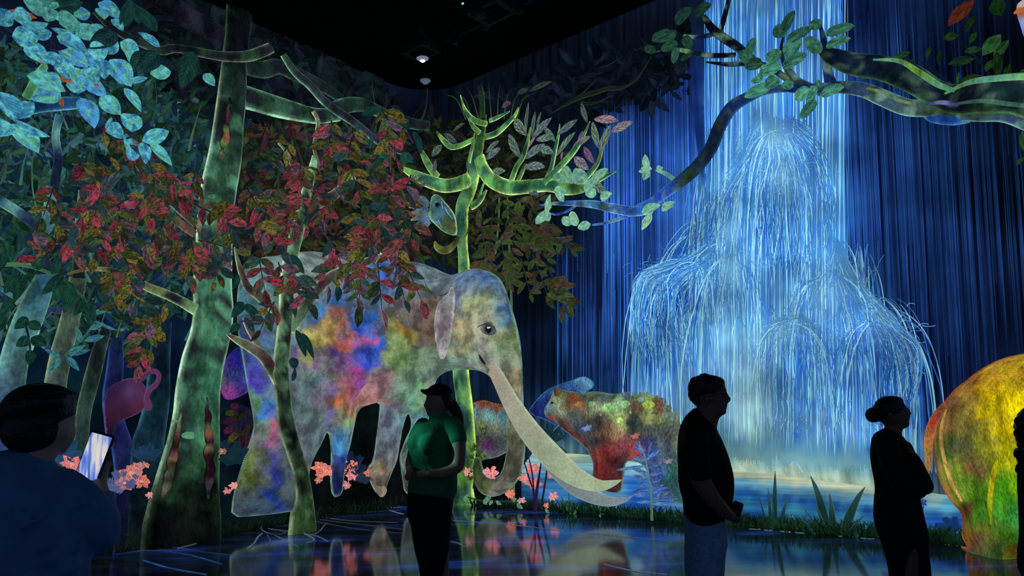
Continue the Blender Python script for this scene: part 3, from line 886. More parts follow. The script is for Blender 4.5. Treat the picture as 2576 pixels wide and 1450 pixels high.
# ---------------------------------------------------------------- lake under the fall
m_lake = paint('lake_light', 1.0, 0.42, 1.3, stretch=(0.7, 0.7, 16), detail=5, hue=0.012)
lake = relief('lake', [(1312, 1142), (1420, 1140), (1560, 1152), (1700, 1165), (1860, 1182), (2040, 1202), (2200, 1224), (2350, 1243), (2520, 1262), (2700, 1290), (2700, 1480), (2520, 1462), (2300, 1430), (2080, 1398), (1860, 1365), (1650, 1335), (1500, 1315), (1400, 1300), (1312, 1285)], 0.02, 0.03,
              [(1340, 1150, (150, 195, 200)), (1440, 1150, (190, 205, 160)), (1440, 1175, (110, 180, 205)), (1430, 1210, (50, 120, 190)), (1380, 1230, (60, 120, 180)), (1600, 1175, (150, 200, 215)), (1600, 1220, (40, 110, 200)), (1600, 1280, (30, 80, 180)), (1550, 1240, (90, 160, 210)),
               (1860, 1190, (200, 205, 165)), (2000, 1208, (205, 205, 165)), (2150, 1228, (180, 200, 170)), (2220, 1236, (130, 185, 195)), (1870, 1212, (90, 165, 195)), (2050, 1234, (90, 165, 195)), (2180, 1250, (90, 165, 200)),
               (1880, 1240, (25, 80, 150)), (2050, 1262, (25, 80, 150)), (1880, 1265, (45, 125, 165)), (2000, 1285, (60, 145, 165)), (2150, 1290, (70, 150, 180)), (1880, 1300, (16, 62, 140)), (2050, 1320, (18, 66, 150)), (1880, 1340, (12, 44, 120)), (2100, 1360, (18, 60, 150)), (2180, 1330, (24, 80, 165)),
               (2360, 1250, (150, 190, 180)), (2380, 1275, (90, 170, 200)), (2360, 1310, (30, 90, 170)), (2400, 1320, (30, 90, 170)), (2360, 1360, (14, 56, 130)), (2400, 1385, (80, 150, 180)), (2400, 1420, (40, 90, 140)), (2700, 1350, (40, 100, 160)), (1330, 1270, (20, 60, 100)), (1480, 1290, (20, 60, 110))] + [(x, 1172 + .128 * (x - 1860), (196, 202, 165)) for x in range(1860, 2240, 30)] + [(x, 1190 + .128 * (x - 1860), (196, 202, 168)) for x in range(1860, 2240, 30)] + [(x, 1214 + .128 * (x - 1860), (96, 166, 196)) for x in range(1860, 2240, 40)] + [(x, 1240 + .128 * (x - 1860), (20, 74, 146)) for x in range(1860, 2240, 40)] + [(x, 1300 + .15 * (x - 1860), (14, 56, 132)) for x in range(1860, 2300, 50)] + [(x, 1275 + .14 * (x - 1860), (44, 118, 152)) for x in range(1880, 2200, 60)],
              m_lake, step=11, radius=18, rnd=1, p=3.6)
tag(lake, 'wide blue lake with a pale yellow shoreline glow below the waterfall', 'lake')

# ---------------------------------------------------------------- animals
m_hide = paint('hide_light', 4.2, 0.5, 1.4, detail=9, hue=0.01, fine=0.14, sharp=.10)
m_fur = paint('fur_light', 5.0, 0.3, 1.55, stretch=(1, 1, 0.5), detail=8, hue=0.025, fine=0.4)
m_blur = paint('soft_light', 2.0, 0.7, 1.3, detail=4)
m_tusk = paint('tusk_light', 3.0, 0.8, 1.15, detail=4, fine=0.12)
m_vine_c = paint('ridge_light', 4.0, 0.8, 1.2)
m_dark = paint('dark_light', 4.0, 0.8, 1.2)

el = root('elephant', 'huge painted elephant with long pale tusks walking out of the forest', 'elephant', base_at(900, None, 0.3))
E_BODY = [(611, 690), (628, 662), (655, 648), (700, 643), (748, 634), (790, 632), (841, 640), (900, 652), (960, 655), (1010, 656), (1059, 662), (1090, 673), (1120, 688), (1136, 693), (1150, 688), (1186, 675), (1214, 678), (1240, 688), (1258, 704), (1271, 732), (1284, 773), (1293, 801), (1303, 842), (1308, 877), (1312, 928), (1313, 980),
          (1315, 1030), (1318, 1088), (1319, 1143), (1310, 1191), (1290, 1226), (1262, 1246), (1234, 1252), (1208, 1242), (1192, 1215), (1187, 1178), (1193, 1150), (1206, 1150), (1212, 1180), (1226, 1200), (1245, 1204), (1262, 1190), (1273, 1150), (1276, 1090), (1270, 1030), (1258, 985), (1240, 955), (1222, 940), (1200, 932), (1170, 930), (1138, 931), (1112, 939), (1094, 958),
          (1088, 1000), (1090, 1080), (1092, 1170), (1088, 1240), (1060, 1252), (1020, 1248), (1012, 1190), (1006, 1150), (1020, 1110), (1034, 1081), (1036, 1060), (1028, 1036), (1014, 1072), (1006, 1120), (1000, 1158), (986, 1190), (974, 1220), (966, 1246), (950, 1244), (938, 1224), (922, 1182), (942, 1160), (950, 1095), (957, 1040), (958, 1012), (930, 1018), (902, 1029), (894, 1060),
          (884, 1110), (872, 1160), (866, 1200), (862, 1246), (838, 1254), (832, 1200), (836, 1150), (832, 1100), (824, 1084), (812, 1112), (796, 1142), (782, 1170), (774, 1220), (772, 1278), (715, 1291), (650, 1298), (583, 1303), (588, 1250), (604, 1190), (621, 1140), (640, 1084), (640, 1050), (630, 1000), (622, 960), (612, 900), (600, 830), (598, 760), (602, 715)]
E_COL = [(750, 660, (128, 146, 146)), (830, 652, (118, 132, 128)), (700, 655, (110, 135, 135)), (640, 690, (95, 140, 150)), (620, 740, (70, 110, 125)), (700, 740, (70, 110, 105)), (760, 720, (110, 145, 130)), (840, 700, (95, 125, 110)), (760, 780, (60, 110, 150)), (850, 770, (50, 110, 190)), (800, 800, (50, 110, 180)), (835, 845, (190, 150, 80)), (790, 865, (150, 140, 70)), (850, 790, (170, 100, 80)), (870, 860, (185, 85, 80)), (820, 820, (160, 130, 70)),
         (930, 800, (35, 95, 200)), (940, 870, (30, 80, 200)), (910, 830, (30, 90, 200)), (925, 900, (40, 70, 190)), (895, 930, (150, 60, 130)), (920, 850, (180, 70, 120)), (900, 970, (120, 60, 170)), (850, 885, (85, 70, 140)), (790, 850, (180, 170, 80)), (780, 890, (140, 150, 100)), (790, 910, (120, 80, 130)), (745, 885, (100, 80, 130)), (735, 915, (110, 80, 140)), (765, 930, (96, 118, 112)), (800, 925, (94, 116, 108)), (720, 870, (60, 110, 130)), (650, 800, (70, 120, 130)), (640, 840, (64, 90, 130)), (640, 880, (50, 60, 150)), (610, 850, (44, 60, 110)), (690, 880, (80, 120, 130)),
         (780, 960, (80, 110, 118)), (770, 1050, (85, 108, 112)), (750, 1010, (80, 105, 110)), (800, 1060, (90, 115, 112)), (780, 1130, (85, 100, 105)), (760, 1200, (80, 96, 100)), (640, 1010, (95, 150, 105)), (630, 960, (60, 60, 170)), (650, 1060, (90, 130, 110)), (668, 1030, (60, 120, 200)), (680, 1080, (170, 70, 100)), (672, 1110, (150, 80, 140)), (688, 1160, (60, 64, 150)), (694, 1210, (40, 60, 160)), (655, 1150, (84, 98, 84)), (724, 1170, (76, 90, 94)), (655, 1190, (84, 92, 84)), (728, 1230, (66, 80, 84)), (660, 1100, (90, 112, 100)), (640, 1160, (90, 110, 60)), (620, 1200, (90, 110, 50)), (600, 1250, (60, 72, 76)), (610, 1290, (62, 76, 90)), (660, 1280, (52, 70, 90)), (690, 1260, (30, 60, 150)), (650, 1220, (76, 84, 80)), (720, 1100, (90, 100, 115)),
         (830, 960, (90, 105, 105)), (838, 990, (110, 90, 160)), (850, 960, (130, 125, 110)), (852, 1000, (150, 110, 70)), (866, 1010, (190, 95, 55)), (880, 970, (160, 80, 90)), (875, 1050, (120, 160, 110)), (850, 1060, (110, 90, 70)), (835, 1060, (90, 80, 150)), (860, 1090, (90, 140, 150)), (850, 1120, (60, 130, 200)), (845, 1160, (40, 60, 130)), (850, 1220, (24, 36, 80)),
         (940, 975, (150, 112, 115)), (920, 1005, (158, 110, 105)), (960, 950, (130, 115, 120)), (990, 960, (105, 105, 110)), (1000, 850, (125, 150, 85)), (990, 820, (110, 120, 60)), (1010, 790, (100, 95, 100)), (960, 740, (80, 100, 130)), (960, 690, (50, 100, 180)), (970, 780, (105, 110, 120)), (1030, 780, (100, 92, 105)), (1020, 820, (150, 125, 45)), (1060, 850, (92, 85, 80)), (1060, 800, (96, 80, 76)), (1000, 900, (110, 145, 80)), (980, 890, (130, 150, 90)), (1040, 900, (105, 140, 100)), (1060, 950, (90, 130, 110)), (1060, 985, (110, 160, 110)), (1040, 1000, (100, 150, 120)),
         (970, 1060, (100, 110, 130)), (990, 1090, (98, 112, 130)), (960, 1140, (95, 105, 118)), (980, 1160, (108, 115, 118)), (955, 1190, (140, 118, 95)), (945, 1220, (110, 95, 85)), (970, 1220, (90, 84, 78)), (1050, 1060, (90, 140, 155)), (1050, 1150, (60, 90, 90)), (1070, 1230, (40, 50, 50)),
         (1080, 690, (110, 135, 145)), (1040, 680, (85, 110, 140)), (1105, 730, (92, 100, 112)), (1125, 710, (110, 120, 130)), (1080, 770, (110, 96, 84)), (1085, 830, (110, 90, 70)), (1080, 900, (100, 120, 100)), (1160, 700, (90, 115, 150)), (1190, 690, (78, 108, 155)), (1235, 705, (70, 104, 155)), (1150, 740, (92, 110, 140)), (1190, 760, (160, 172, 120)), (1200, 730, (120, 140, 140)), (1160, 820, (165, 150, 105)), (1150, 860, (150, 150, 110)), (1230, 790, (140, 152, 125)), (1210, 810, (170, 170, 140)),
         (1270, 770, (48, 92, 158)), (1275, 800, (70, 112, 150)), (1240, 760, (110, 140, 140)), (1285, 850, (120, 150, 90)), (1260, 850, (140, 150, 110)), (1255, 890, (110, 145, 100)), (1220, 870, (150, 150, 142)), (1180, 900, (120, 150, 115)), (1200, 920, (130, 145, 135)), (1250, 920, (140, 140, 130)), (1290, 900, (125, 140, 115)), (1295, 950, (140, 125, 95)), (1140, 910, (100, 135, 120)), (1120, 930, (115, 140, 125)), (1170, 925, (115, 125, 130)),
         (1290, 1010, (120, 125, 100)), (1300, 1050, (100, 110, 90)), (1290, 1120, (82, 84, 66)), (1300, 1180, (82, 82, 70)), (1275, 1220, (100, 100, 90)), (1240, 1240, (112, 110, 100)), (1200, 1215, (72, 84, 52)), (1195, 1170, (52, 74, 36)), (1250, 960, (110, 110, 100)), (1095, 975, (120, 115, 125))]
E_COL = [(a, b, tuple(.92 * v + .08 * (sum(c) / 3) for v in c)) for a, b, c in E_COL]
body = relief('body', E_BODY, 0.28, 0.42, E_COL, m_hide, el, step=6.5, radius=90, rim=(100, 130, 115), rim_px=3, rnd=1, p=3.4, warp=30)
ear = relief('ear', [(1137, 716), (1128, 738), (1108, 754), (1097, 773), (1091, 818), (1095, 856), (1102, 887), (1110, 909), (1121, 890), (1131, 855), (1139, 800), (1143, 745)], 0.74, 0.06,
             [(1100, 800, (140, 135, 140)), (1097, 840, (150, 140, 150)), (1110, 760, (120, 115, 118)), (1120, 800, (112, 98, 104)), (1132, 760, (120, 130, 130)), (1125, 850, (128, 118, 115)), (1108, 890, (160, 155, 160))], m_hide, el, step=7, radius=16, rim=(165, 160, 165), rim_px=4)
tk1 = [(1238, 930, 30), (1252, 948, 40), (1290, 1020, 52), (1340, 1095, 64), (1398, 1158, 66), (1450, 1200, 52), (1505, 1222, 30), (1540, 1217, 17), (1564, 1208, 2)]
tk2 = [(1330, 1100, 30), (1385, 1165, 44), (1440, 1215, 54), (1490, 1248, 40), (1535, 1262, 25), (1570, 1258, 12), (1590, 1250, 2)]
T_COL = [(0, (165, 150, 130)), (0.2, (160, 158, 140)), (0.6, (150, 165, 135)), (1, (170, 185, 150))]
tube('tusk', tk2, [0.5, 0.35, 0.3, 0.26], [(0, (120, 130, 125)), (1, (120, 138, 142))], (150, 165, 165), m_tusk, el, dep=0.5, step=10, nseg=14)
tube('tusk', tk1, [0.78, 0.62, 0.5, 0.42], T_COL, (178, 184, 162), m_tusk, el, dep=0.5, step=10, nseg=14)
# eye with lid, pupil and the crease above
m_eye, nt, out = new_mat('eye_gloss')
em = N(nt, 'ShaderNodeBsdfPrincipled'); em.inputs['Base Color'].default_value = (0.01, 0.008, 0.01, 1); em.inputs['Roughness'].default_value = 0.1
no = N(nt, 'ShaderNodeTexNoise'); mx = N(nt, 'ShaderNodeMix', data_type='RGBA'); mx.inputs[6].default_value = (0.01, 0.008, 0.01, 1); mx.inputs[7].default_value = (0.02, 0.016, 0.016, 1)
nt.links.new(no.outputs['Fac'], mx.inputs[0]); nt.links.new(mx.outputs[2], em.inputs['Base Color']); nt.links.new(em.outputs[0], out.inputs[0])
relief('eyelid', [(1206, 826), (1216, 815), (1230, 813), (1243, 822), (1247, 836), (1238, 844), (1222, 843), (1211, 836)], 0.705, 0.03, [(1226, 829, (60, 62, 70)), (1210, 825, (110, 112, 112)), (1242, 838, (80, 80, 84))], m_hide, el, step=4, radius=8)
eye = relief('eye', [(1217, 829), (1221, 821), (1229, 819), (1236, 825), (1236, 834), (1229, 840), (1221, 837)], 0.735, 0.03, [(1226, 829, (18, 16, 20))], m_eye, el, step=3, radius=8)
relief('eye_glint', [(1224, 823), (1230, 822), (1232, 826), (1226, 828)], 0.77, 0.006, [(1228, 825, (190, 185, 185))], m_blur, eye, step=2, radius=3, rnd=1)
tube('eye_crease', [(1200, 824, 1.5), (1212, 818, 3), (1226, 812, 2.5), (1240, 814, 1.2)], 0.73, [(0, (60, 66, 70)), (1, (60, 66, 70))], (60, 66, 70), m_dark, el, step=4, nseg=6)
tube('mouth_slit', [(1204, 892, 2), (1210, 903, 8), (1218, 914, 5), (1222, 920, 1.5)], 0.73, [(0, (24, 32, 34)), (1, (20, 28, 30))], (30, 38, 40), m_dark, el, step=4, nseg=6)
tube('shoulder_fold', [(1064, 700, 2), (1078, 728, 4), (1104, 744, 5), (1128, 736, 3), (1138, 718, 1.5)], 0.71, [(0, (70, 78, 88)), (1, (66, 70, 84))], (120, 130, 138), m_hide, el, step=6, nseg=6)
relief('belly_patch', [(898, 1028), (905, 985), (940, 950), (975, 940), (992, 930), (985, 955), (960, 1010)], 0.715, 0.03, [(930, 985, (158, 115, 112)), (960, 970, (140, 110, 118)), (910, 1015, (150, 105, 100))], m_hide, el, step=8, radius=10)  # pinkish patch of the belly between the legs
relief('toenail', [(946, 1226), (956, 1222), (960, 1228), (966, 1222), (974, 1230), (972, 1242), (961, 1255), (950, 1240)], 0.5, 0.05, [(958, 1235, (150, 140, 118))], m_hide, el, step=4, radius=9, rnd=1)

# spotted bear-like beast by the lake and its dark blue companion
bb = root('bear', 'dim blue bear standing behind the spotted one, mostly hidden', 'bear', base_at(1420, None, 0.1))
relief('body', [(1326, 1036), (1345, 1012), (1372, 982), (1407, 967), (1441, 957), (1462, 947), (1476, 949), (1493, 964), (1490, 976), (1478, 982), (1470, 996), (1480, 1040), (1460, 1090), (1410, 1080), (1380, 1060), (1350, 1050)], 0.05, 0.06,
       [(1340, 1030, (22, 44, 90)), (1400, 985, (40, 72, 130)), (1470, 960, (90, 140, 180)), (1440, 975, (50, 90, 150)), (1480, 965, (100, 150, 190)), (1440, 1050, (20, 40, 80)), (1390, 1040, (24, 48, 100))], m_fur, bb, step=9, radius=26, rim=(60, 110, 170), rim_px=3)
be = root('bear', 'spotted green and rust bear walking left in front of the lake', 'bear', base_at(1600, None, 0.15))
B_POLY = [(1368, 1030), (1376, 1018), (1386, 1002), (1389, 990), (1393, 982), (1404, 979), (1420, 982), (1442, 986), (1464, 993), (1486, 985), (1510, 986), (1541, 993), (1579, 986), (1614, 982), (1646, 987), (1670, 1001), (1694, 1022), (1718, 1050), (1734, 1090), (1742, 1150), (1742, 1210), (1738, 1262), (1716, 1270), (1690, 1262), (1668, 1252), (1650, 1244), (1634, 1212), (1628, 1184), (1612, 1166),
          (1590, 1160), (1572, 1162), (1568, 1190), (1566, 1212), (1560, 1240), (1532, 1240), (1505, 1230), (1488, 1212), (1494, 1172), (1484, 1143), (1468, 1122), (1440, 1100), (1412, 1078), (1392, 1060), (1380, 1054), (1370, 1046)]
B_COL = [(1376, 1035, (100, 140, 165)), (1380, 1050, (110, 70, 60)), (1400, 985, (120, 115, 75)), (1400, 1010, (150, 170, 120)), (1410, 1035, (110, 140, 100)), (1420, 1000, (110, 120, 80)), (1440, 1000, (150, 80, 40)), (1455, 1020, (150, 70, 50)), (1440, 1050, (70, 90, 80)), (1420, 1070, (90, 60, 50)), (1460, 1080, (60, 80, 110)), (1450, 1100, (140, 60, 40)), (1480, 1010, (90, 110, 90)), (1490, 1030, (130, 160, 120)), (1500, 1060, (50, 50, 50)), (1530, 1030, (150, 190, 110)), (1520, 990, (60, 90, 95)),
         (1560, 1020, (140, 190, 120)), (1560, 1060, (150, 170, 90)), (1520, 1080, (110, 80, 60)), (1550, 1090, (150, 110, 80)), (1500, 1110, (40, 50, 55)), (1580, 1000, (70, 100, 110)), (1600, 1030, (110, 80, 60)), (1630, 1020, (150, 180, 90)), (1600, 1060, (40, 60, 60)), (1640, 1050, (150, 170, 100)), (1660, 1020, (120, 80, 60)), (1680, 1050, (110, 140, 110)), (1690, 1090, (90, 100, 90)), (1640, 1090, (70, 90, 80)), (1600, 1100, (110, 80, 70)), (1590, 1130, (170, 60, 80)), (1570, 1110, (130, 60, 70)), (1540, 1120, (130, 60, 50)), (1520, 1140, (140, 40, 40)),
         (1510, 1180, (130, 30, 40)), (1540, 1190, (110, 40, 40)), (1530, 1220, (60, 40, 40)), (1555, 1180, (60, 30, 40)), (1640, 1140, (50, 80, 150)), (1630, 1120, (60, 60, 140)), (1680, 1150, (70, 100, 110)), (1710, 1120, (110, 115, 95)), (1680, 1200, (40, 110, 110)), (1660, 1190, (50, 80, 160)), (1710, 1220, (50, 100, 110)), (1700, 1180, (60, 110, 100)), (1730, 1100, (120, 110, 100))]
B_COL = [(a, b, tuple(.78 * v + .2 * (sum(c) / 3) for v in c)) for a, b, c in B_COL]
relief('body', B_POLY, 0.12, 0.3, B_COL, m_fur, be, step=7, radius=60, rim=(90, 120, 110), rim_px=2.5, rnd=1, p=3.4, warp=16)
relief('ear', [(1392, 986), (1396, 976), (1406, 975), (1412, 984), (1404, 996), (1396, 998)], 0.36, 0.04, [(1400, 985, (60, 50, 40)), (1406, 980, (140, 120, 80))], m_fur, be, step=4, radius=7)
relief('eye', [(1384, 1014), (1388, 1011), (1391, 1014), (1387, 1017)], 0.36, 0.01, [(1387, 1014, (20, 24, 24))], m_dark, be, step=2, radius=3, rnd=1)
relief('nose', [(1367, 1028), (1373, 1024), (1377, 1030), (1372, 1036)], 0.24, 0.03, [(1371, 1030, (60, 90, 130))], m_dark, be, step=3, radius=4, rnd=1)
relief('lower_jaw', [(1372, 1047), (1386, 1046), (1396, 1054), (1386, 1060)], 0.3, 0.03, [(1384, 1052, (130, 80, 70))], m_fur, be, step=4, radius=6, rnd=1)
for (x, y, s, c) in [(1530, 1026, 15, (150, 205, 130)), (1572, 1018, 12, (140, 190, 120)), (1630, 1020, 15, (165, 195, 90)), (1560, 1058, 13, (175, 205, 95)), (1488, 1018, 10, (130, 170, 120)), (1690, 1052, 10, (120, 150, 130)), (1612, 1006, 8, (120, 170, 140)), (1660, 1062, 10, (160, 180, 80)), (1586, 1040, 8, (120, 180, 140)), (1510, 1046, 8, (110, 160, 110)), (1540, 1050, 8, (120, 180, 120)), (1676, 1032, 8, (110, 140, 120))]:
    q = [(x + s * (1 + 0.15 * math.sin(k * 3.1 + x)) * math.cos(k * math.pi / 4), y + s * 0.85 * math.sin(k * math.pi / 4)) for k in range(8)]
    relief('spot', q, 0.41, 0.015, [(x, y, c), (x + s, y + s, tuple(v * 0.7 for v in c))], m_fur, be, step=6, radius=6, rnd=1)

# golden beast at the right edge
gb = root('rhinoceros', 'golden green and yellow beast with a thin tail, cropped at the right edge', 'rhinoceros', base_at(2520, None, 0.3))
G_POLY = [(3010, 990), (2950, 924), (2850, 884), (2750, 868), (2660, 870), (2576, 889), (2515, 903), (2463, 931), (2429, 958), (2401, 980), (2378, 1006), (2358, 1030), (2348, 1064), (2344, 1098), (2347, 1143), (2354, 1184), (2370, 1229), (2396, 1268), (2418, 1290), (2422, 1322), (2418, 1350), (2432, 1374), (2440, 1400), (2434, 1450), (2430, 1490), (2560, 1500), (2580, 1440), (2630, 1340), (2760, 1330), (2800, 1400), (2800, 1540), (2920, 1556), (2930, 1420), (2960, 1260), (3020, 1250), (3110, 1290), (3180, 1250), (3160, 1150), (3090, 1060)]
G_COL = [(2515, 912, (160, 130, 60)), (2440, 958, (130, 84, 50)), (2400, 990, (120, 80, 56)), (2370, 1020, (120, 90, 60)), (2410, 1030, (110, 80, 44)), (2360, 1080, (150, 100, 60)), (2375, 1110, (90, 90, 40)), (2420, 1000, (150, 130, 50)), (2470, 970, (190, 150, 20)), (2530, 940, (180, 150, 30)), (2500, 1000, (215, 190, 10)), (2560, 1010, (225, 200, 10)), (2480, 1050, (200, 180, 20)), (2540, 1070, (225, 195, 10)), (2430, 1070, (120, 110, 50)), (2420, 1120, (84, 86, 60)), (2390, 1110, (60, 80, 40)), (2380, 1150, (60, 90, 40)), (2400, 1190, (120, 150, 40)), (2440, 1130, (90, 90, 60)),
         (2480, 1130, (150, 150, 40)), (2520, 1130, (205, 190, 20)), (2560, 1150, (190, 190, 10)), (2360, 1180, (150, 120, 70)), (2390, 1240, (170, 130, 60)), (2440, 1180, (130, 80, 50)), (2420, 1220, (100, 140, 40)), (2470, 1180, (110, 90, 60)), (2500, 1180, (130, 160, 20)), (2560, 1220, (120, 170, 20)), (2450, 1240, (60, 130, 20)), (2520, 1240, (70, 150, 20)), (2430, 1290, (70, 50, 30)), (2470, 1290, (60, 120, 30)), (2520, 1300, (60, 140, 40)), (2560, 1310, (40, 130, 60)), (2430, 1340, (120, 90, 30)), (2480, 1340, (100, 110, 40)), (2540, 1370, (60, 120, 20)), (2450, 1370, (90, 60, 50)), (2500, 1400, (60, 80, 40)), (2450, 1440, (60, 90, 60)), (2520, 1445, (40, 60, 40)), (2560, 1400, (90, 60, 20)), (2700, 1100, (190, 170, 20)), (2850, 950, (180, 150, 30)), (2850, 1200, (110, 150, 30)), (2860, 1480, (60, 80, 40)), (3000, 1080, (170, 140, 40)), (3120, 1200, (120, 110, 50))]
m_gold = paint('gold_fur_light', 6.0, 0.3, 1.45, stretch=(1.6, 1.6, 0.5), detail=8, hue=0.015, fine=0.35)
relief('body', G_POLY, 0.3, 0.55, G_COL, m_gold, gb, step=8, radius=120, rim=(150, 60, 50), rim_px=5, rnd=1, p=3.2, warp=26)
tube('tail', [(2404, 1004, 8), (2376, 1022, 16), (2352, 1054, 20), (2338, 1095, 21), (2335, 1145, 17), (2334, 1180, 12), (2333, 1197, 3)], [.42, .56, .62, .62, .6], [(0, (120, 80, 56)), (0.4, (150, 48, 44)), (0.75, (180, 130, 60)), (1, (170, 150, 80))], (190, 120, 70), m_gold, gb, dep=0.7, step=9)
tube('flank_fold', [(2380, 1030, 4), (2368, 1080, 8), (2372, 1140, 9), (2392, 1210, 10), (2420, 1262, 6)], 0.7, [(0, (170, 140, 70)), (1, (190, 150, 80))], (140, 110, 60), m_gold, gb, dep=0.5, step=9)
tube('thigh_ridge', [(2520, 1120, 5), (2500, 1190, 12), (2490, 1260, 12), (2494, 1320, 6)], 0.84, [(0, (210, 190, 20)), (1, (110, 140, 20))], (120, 110, 30), m_gold, gb, dep=0.3, step=9)

# pale violet piglet-like ghost in the left woods
vg = root('boar', 'violet see-through boar with a curled tail between dark tree trunks', 'boar', base_at(320, None, 0.1))
relief('body', [(262, 1000), (276, 970), (306, 956), (338, 950), (362, 966), (374, 990), (372, 1018), (352, 1040), (322, 1052), (292, 1066), (284, 1100), (290, 1126), (272, 1124), (266, 1080), (262, 1040)], 0.09, 0.16,
       [(275, 990, (43, 25, 60)), (300, 970, (54, 31, 64)), (330, 985, (79, 57, 100)), (345, 975, (74, 43, 79)), (362, 990, (86, 43, 79)), (350, 1020, (72, 36, 57)), (310, 1030, (53, 24, 47)), (285, 1050, (50, 24, 43)), (278, 1100, (17, 20, 43))], m_blur, vg, step=7, radius=34, rim=(110, 66, 120), rim_px=2.5)
tube('tail', [(366, 1012, 10), (374, 984, 14), (392, 968, 13), (400, 948, 12), (392, 935, 12), (376, 936, 12), (362, 948, 14), (350, 960, 10)], 0.2, [(0, (88, 46, 88)), (0.6, (96, 52, 96)), (1, (80, 44, 80))], (120, 76, 120), m_blur, vg, dep=0.7, step=6)
relief('snout', [(364, 1008), (374, 1000), (382, 1010), (384, 1028), (376, 1036), (366, 1030)], 0.24, 0.05, [(374, 1018, (86, 50, 86))], m_blur, vg, step=4, radius=8)

# small calf under the elephant's chin
cf = root('calf', 'small pale turquoise calf with a rust back standing behind the elephant trunk', 'calf', base_at(1230, None, 0.06))
relief('body', [(1180, 1018), (1195, 1012), (1220, 1012), (1255, 1017), (1285, 1030), (1290, 1080), (1284, 1130), (1255, 1150), (1220, 1158), (1198, 1146), (1184, 1100)], 0.05, 0.14,
       [(1210, 1018, (120, 60, 45)), (1250, 1024, (110, 50, 40)), (1195, 1035, (90, 140, 150)), (1230, 1045, (110, 170, 175)), (1265, 1050, (90, 150, 160)), (1210, 1075, (90, 110, 60)), (1250, 1080, (100, 110, 90)), (1225, 1120, (90, 40, 100)), (1205, 1110, (70, 50, 90)), (1255, 1110, (60, 70, 70)), (1220, 1150, (90, 110, 100))], m_fur, cf, step=8, radius=26, rim=(90, 130, 120), rim_px=3)
tube('back_ridge', [(1192, 1016, 5), (1215, 1012, 10), (1240, 1018, 9), (1268, 1022, 6)], 0.19, [(0, (130, 66, 50)), (1, (120, 56, 44))], (90, 90, 80), m_fur, cf, step=7)

# big fan-winged bird behind the elephant's hind leg
pf = root('peacock', 'dark blue and magenta fan-feathered bird behind the elephant hind leg', 'bird', base_at(590, None, 0.1))
relief('body', [(568, 900), (600, 872), (640, 862), (668, 890), (668, 930), (640, 975), (605, 1000), (572, 1010), (556, 985), (560, 940)], 0.08, 0.12,
       [(600, 905, (22, 36, 120)), (640, 890, (30, 42, 124)), (580, 950, (34, 42, 96)), (655, 935, (140, 46, 104)), (620, 930, (30, 44, 130)), (620, 960, (60, 60, 170)), (575, 985, (120, 50, 120)), (560, 960, (90, 80, 90))], m_fur, pf, step=8, radius=26)
for k in range(9):
    a = math.radians(150 + k * 17)
    bx, by = 648, 1040
    L = 92 - abs(k - 4) * 4
    ca, sa = math.cos(a), -math.sin(a)
    tp = (bx + ca * L, by + sa * L + 18)
    nx, ny = -sa, ca
    q = [(bx, by), (bx + ca * L * .6 + nx * 9, by + sa * L * .6 + ny * 9 + 10), (tp[0] + nx * 9, tp[1] + ny * 9), (tp[0] - nx * 8, tp[1] - ny * 8), (bx + ca * L * .6 - nx * 7, by + sa * L * .6 - ny * 7 + 10)]
    relief('feather', q, 0.1 + 0.012 * k, 0.02, [(bx, by, (20, 30, 60)), tp + (((66, 22, 46), (58, 60, 20), (50, 16, 36))[k % 3],), (bx + ca * L * .5, by + sa * L * .5, ((18, 26, 48), (26, 20, 42), (34, 36, 18))[k % 3])], m_fur, pf, step=9, radius=8, rnd=1)

# horned blue-green creature peeping from the bright tree
cr = root('lizard', 'blue-green horned creature peeping out left of the bright green trunk', 'lizard', on_wall([(1110, 540)], 0.25)[0])
relief('head', [(1076, 548), (1082, 520), (1083, 500), (1092, 488), (1106, 492), (1118, 508), (1132, 524), (1144, 544), (1150, 575), (1146, 592), (1134, 592), (1112, 582), (1096, 566)], 0.2, 0.14,
       [(1095, 500, (76, 120, 108)), (1100, 535, (60, 104, 116)), (1116, 520, (44, 76, 116)), (1086, 540, (84, 130, 104)), (1106, 555, (50, 90, 140)), (1122, 560, (100, 124, 50)), (1136, 572, (70, 66, 40)), (1140, 545, (56, 84, 84)), (1120, 584, (96, 130, 104)), (1130, 530, (60, 84, 100))], m_hide, cr, step=5, radius=22, rim=(140, 190, 130), rim_px=3)
for p in [[(1100, 524, 1.5), (1108, 540, 3.5), (1104, 556, 3), (1112, 574, 1.5)], [(1110, 506, 1.5), (1114, 526, 3.5), (1120, 546, 3.5), (1132, 562, 1.5)], [(1118, 520, 1.5), (1128, 538, 3), (1140, 552, 1.5)], [(1084, 530, 1.5), (1084, 548, 3), (1096, 560, 3), (1108, 552, 1.5)], [(1112, 556, 1.5), (1120, 554, 3), (1126, 566, 1.5)]]:
    tube('face_ridge', p, 0.32, [(0, (120, 160, 150)), (1, (110, 150, 130))], (130, 170, 150), m_vine_c, cr, dep=.5, step=4, nseg=6)
relief('eye', [(1094, 514), (1099, 508), (1105, 511), (1106, 518), (1100, 522), (1095, 520)], 0.33, 0.03, [(1100, 515, (16, 16, 18))], m_eye, cr, step=3, radius=5, rnd=1)
tube('horn', [(1094, 608, 5), (1098, 620, 15), (1112, 630, 19), (1130, 627, 20), (1146, 612, 18), (1154, 596, 14)], 0.3, [(0, (130, 140, 56)), (0.4, (84, 98, 60)), (1, (44, 54, 40))], (170, 160, 84), m_hide, cr, dep=0.7, step=5)
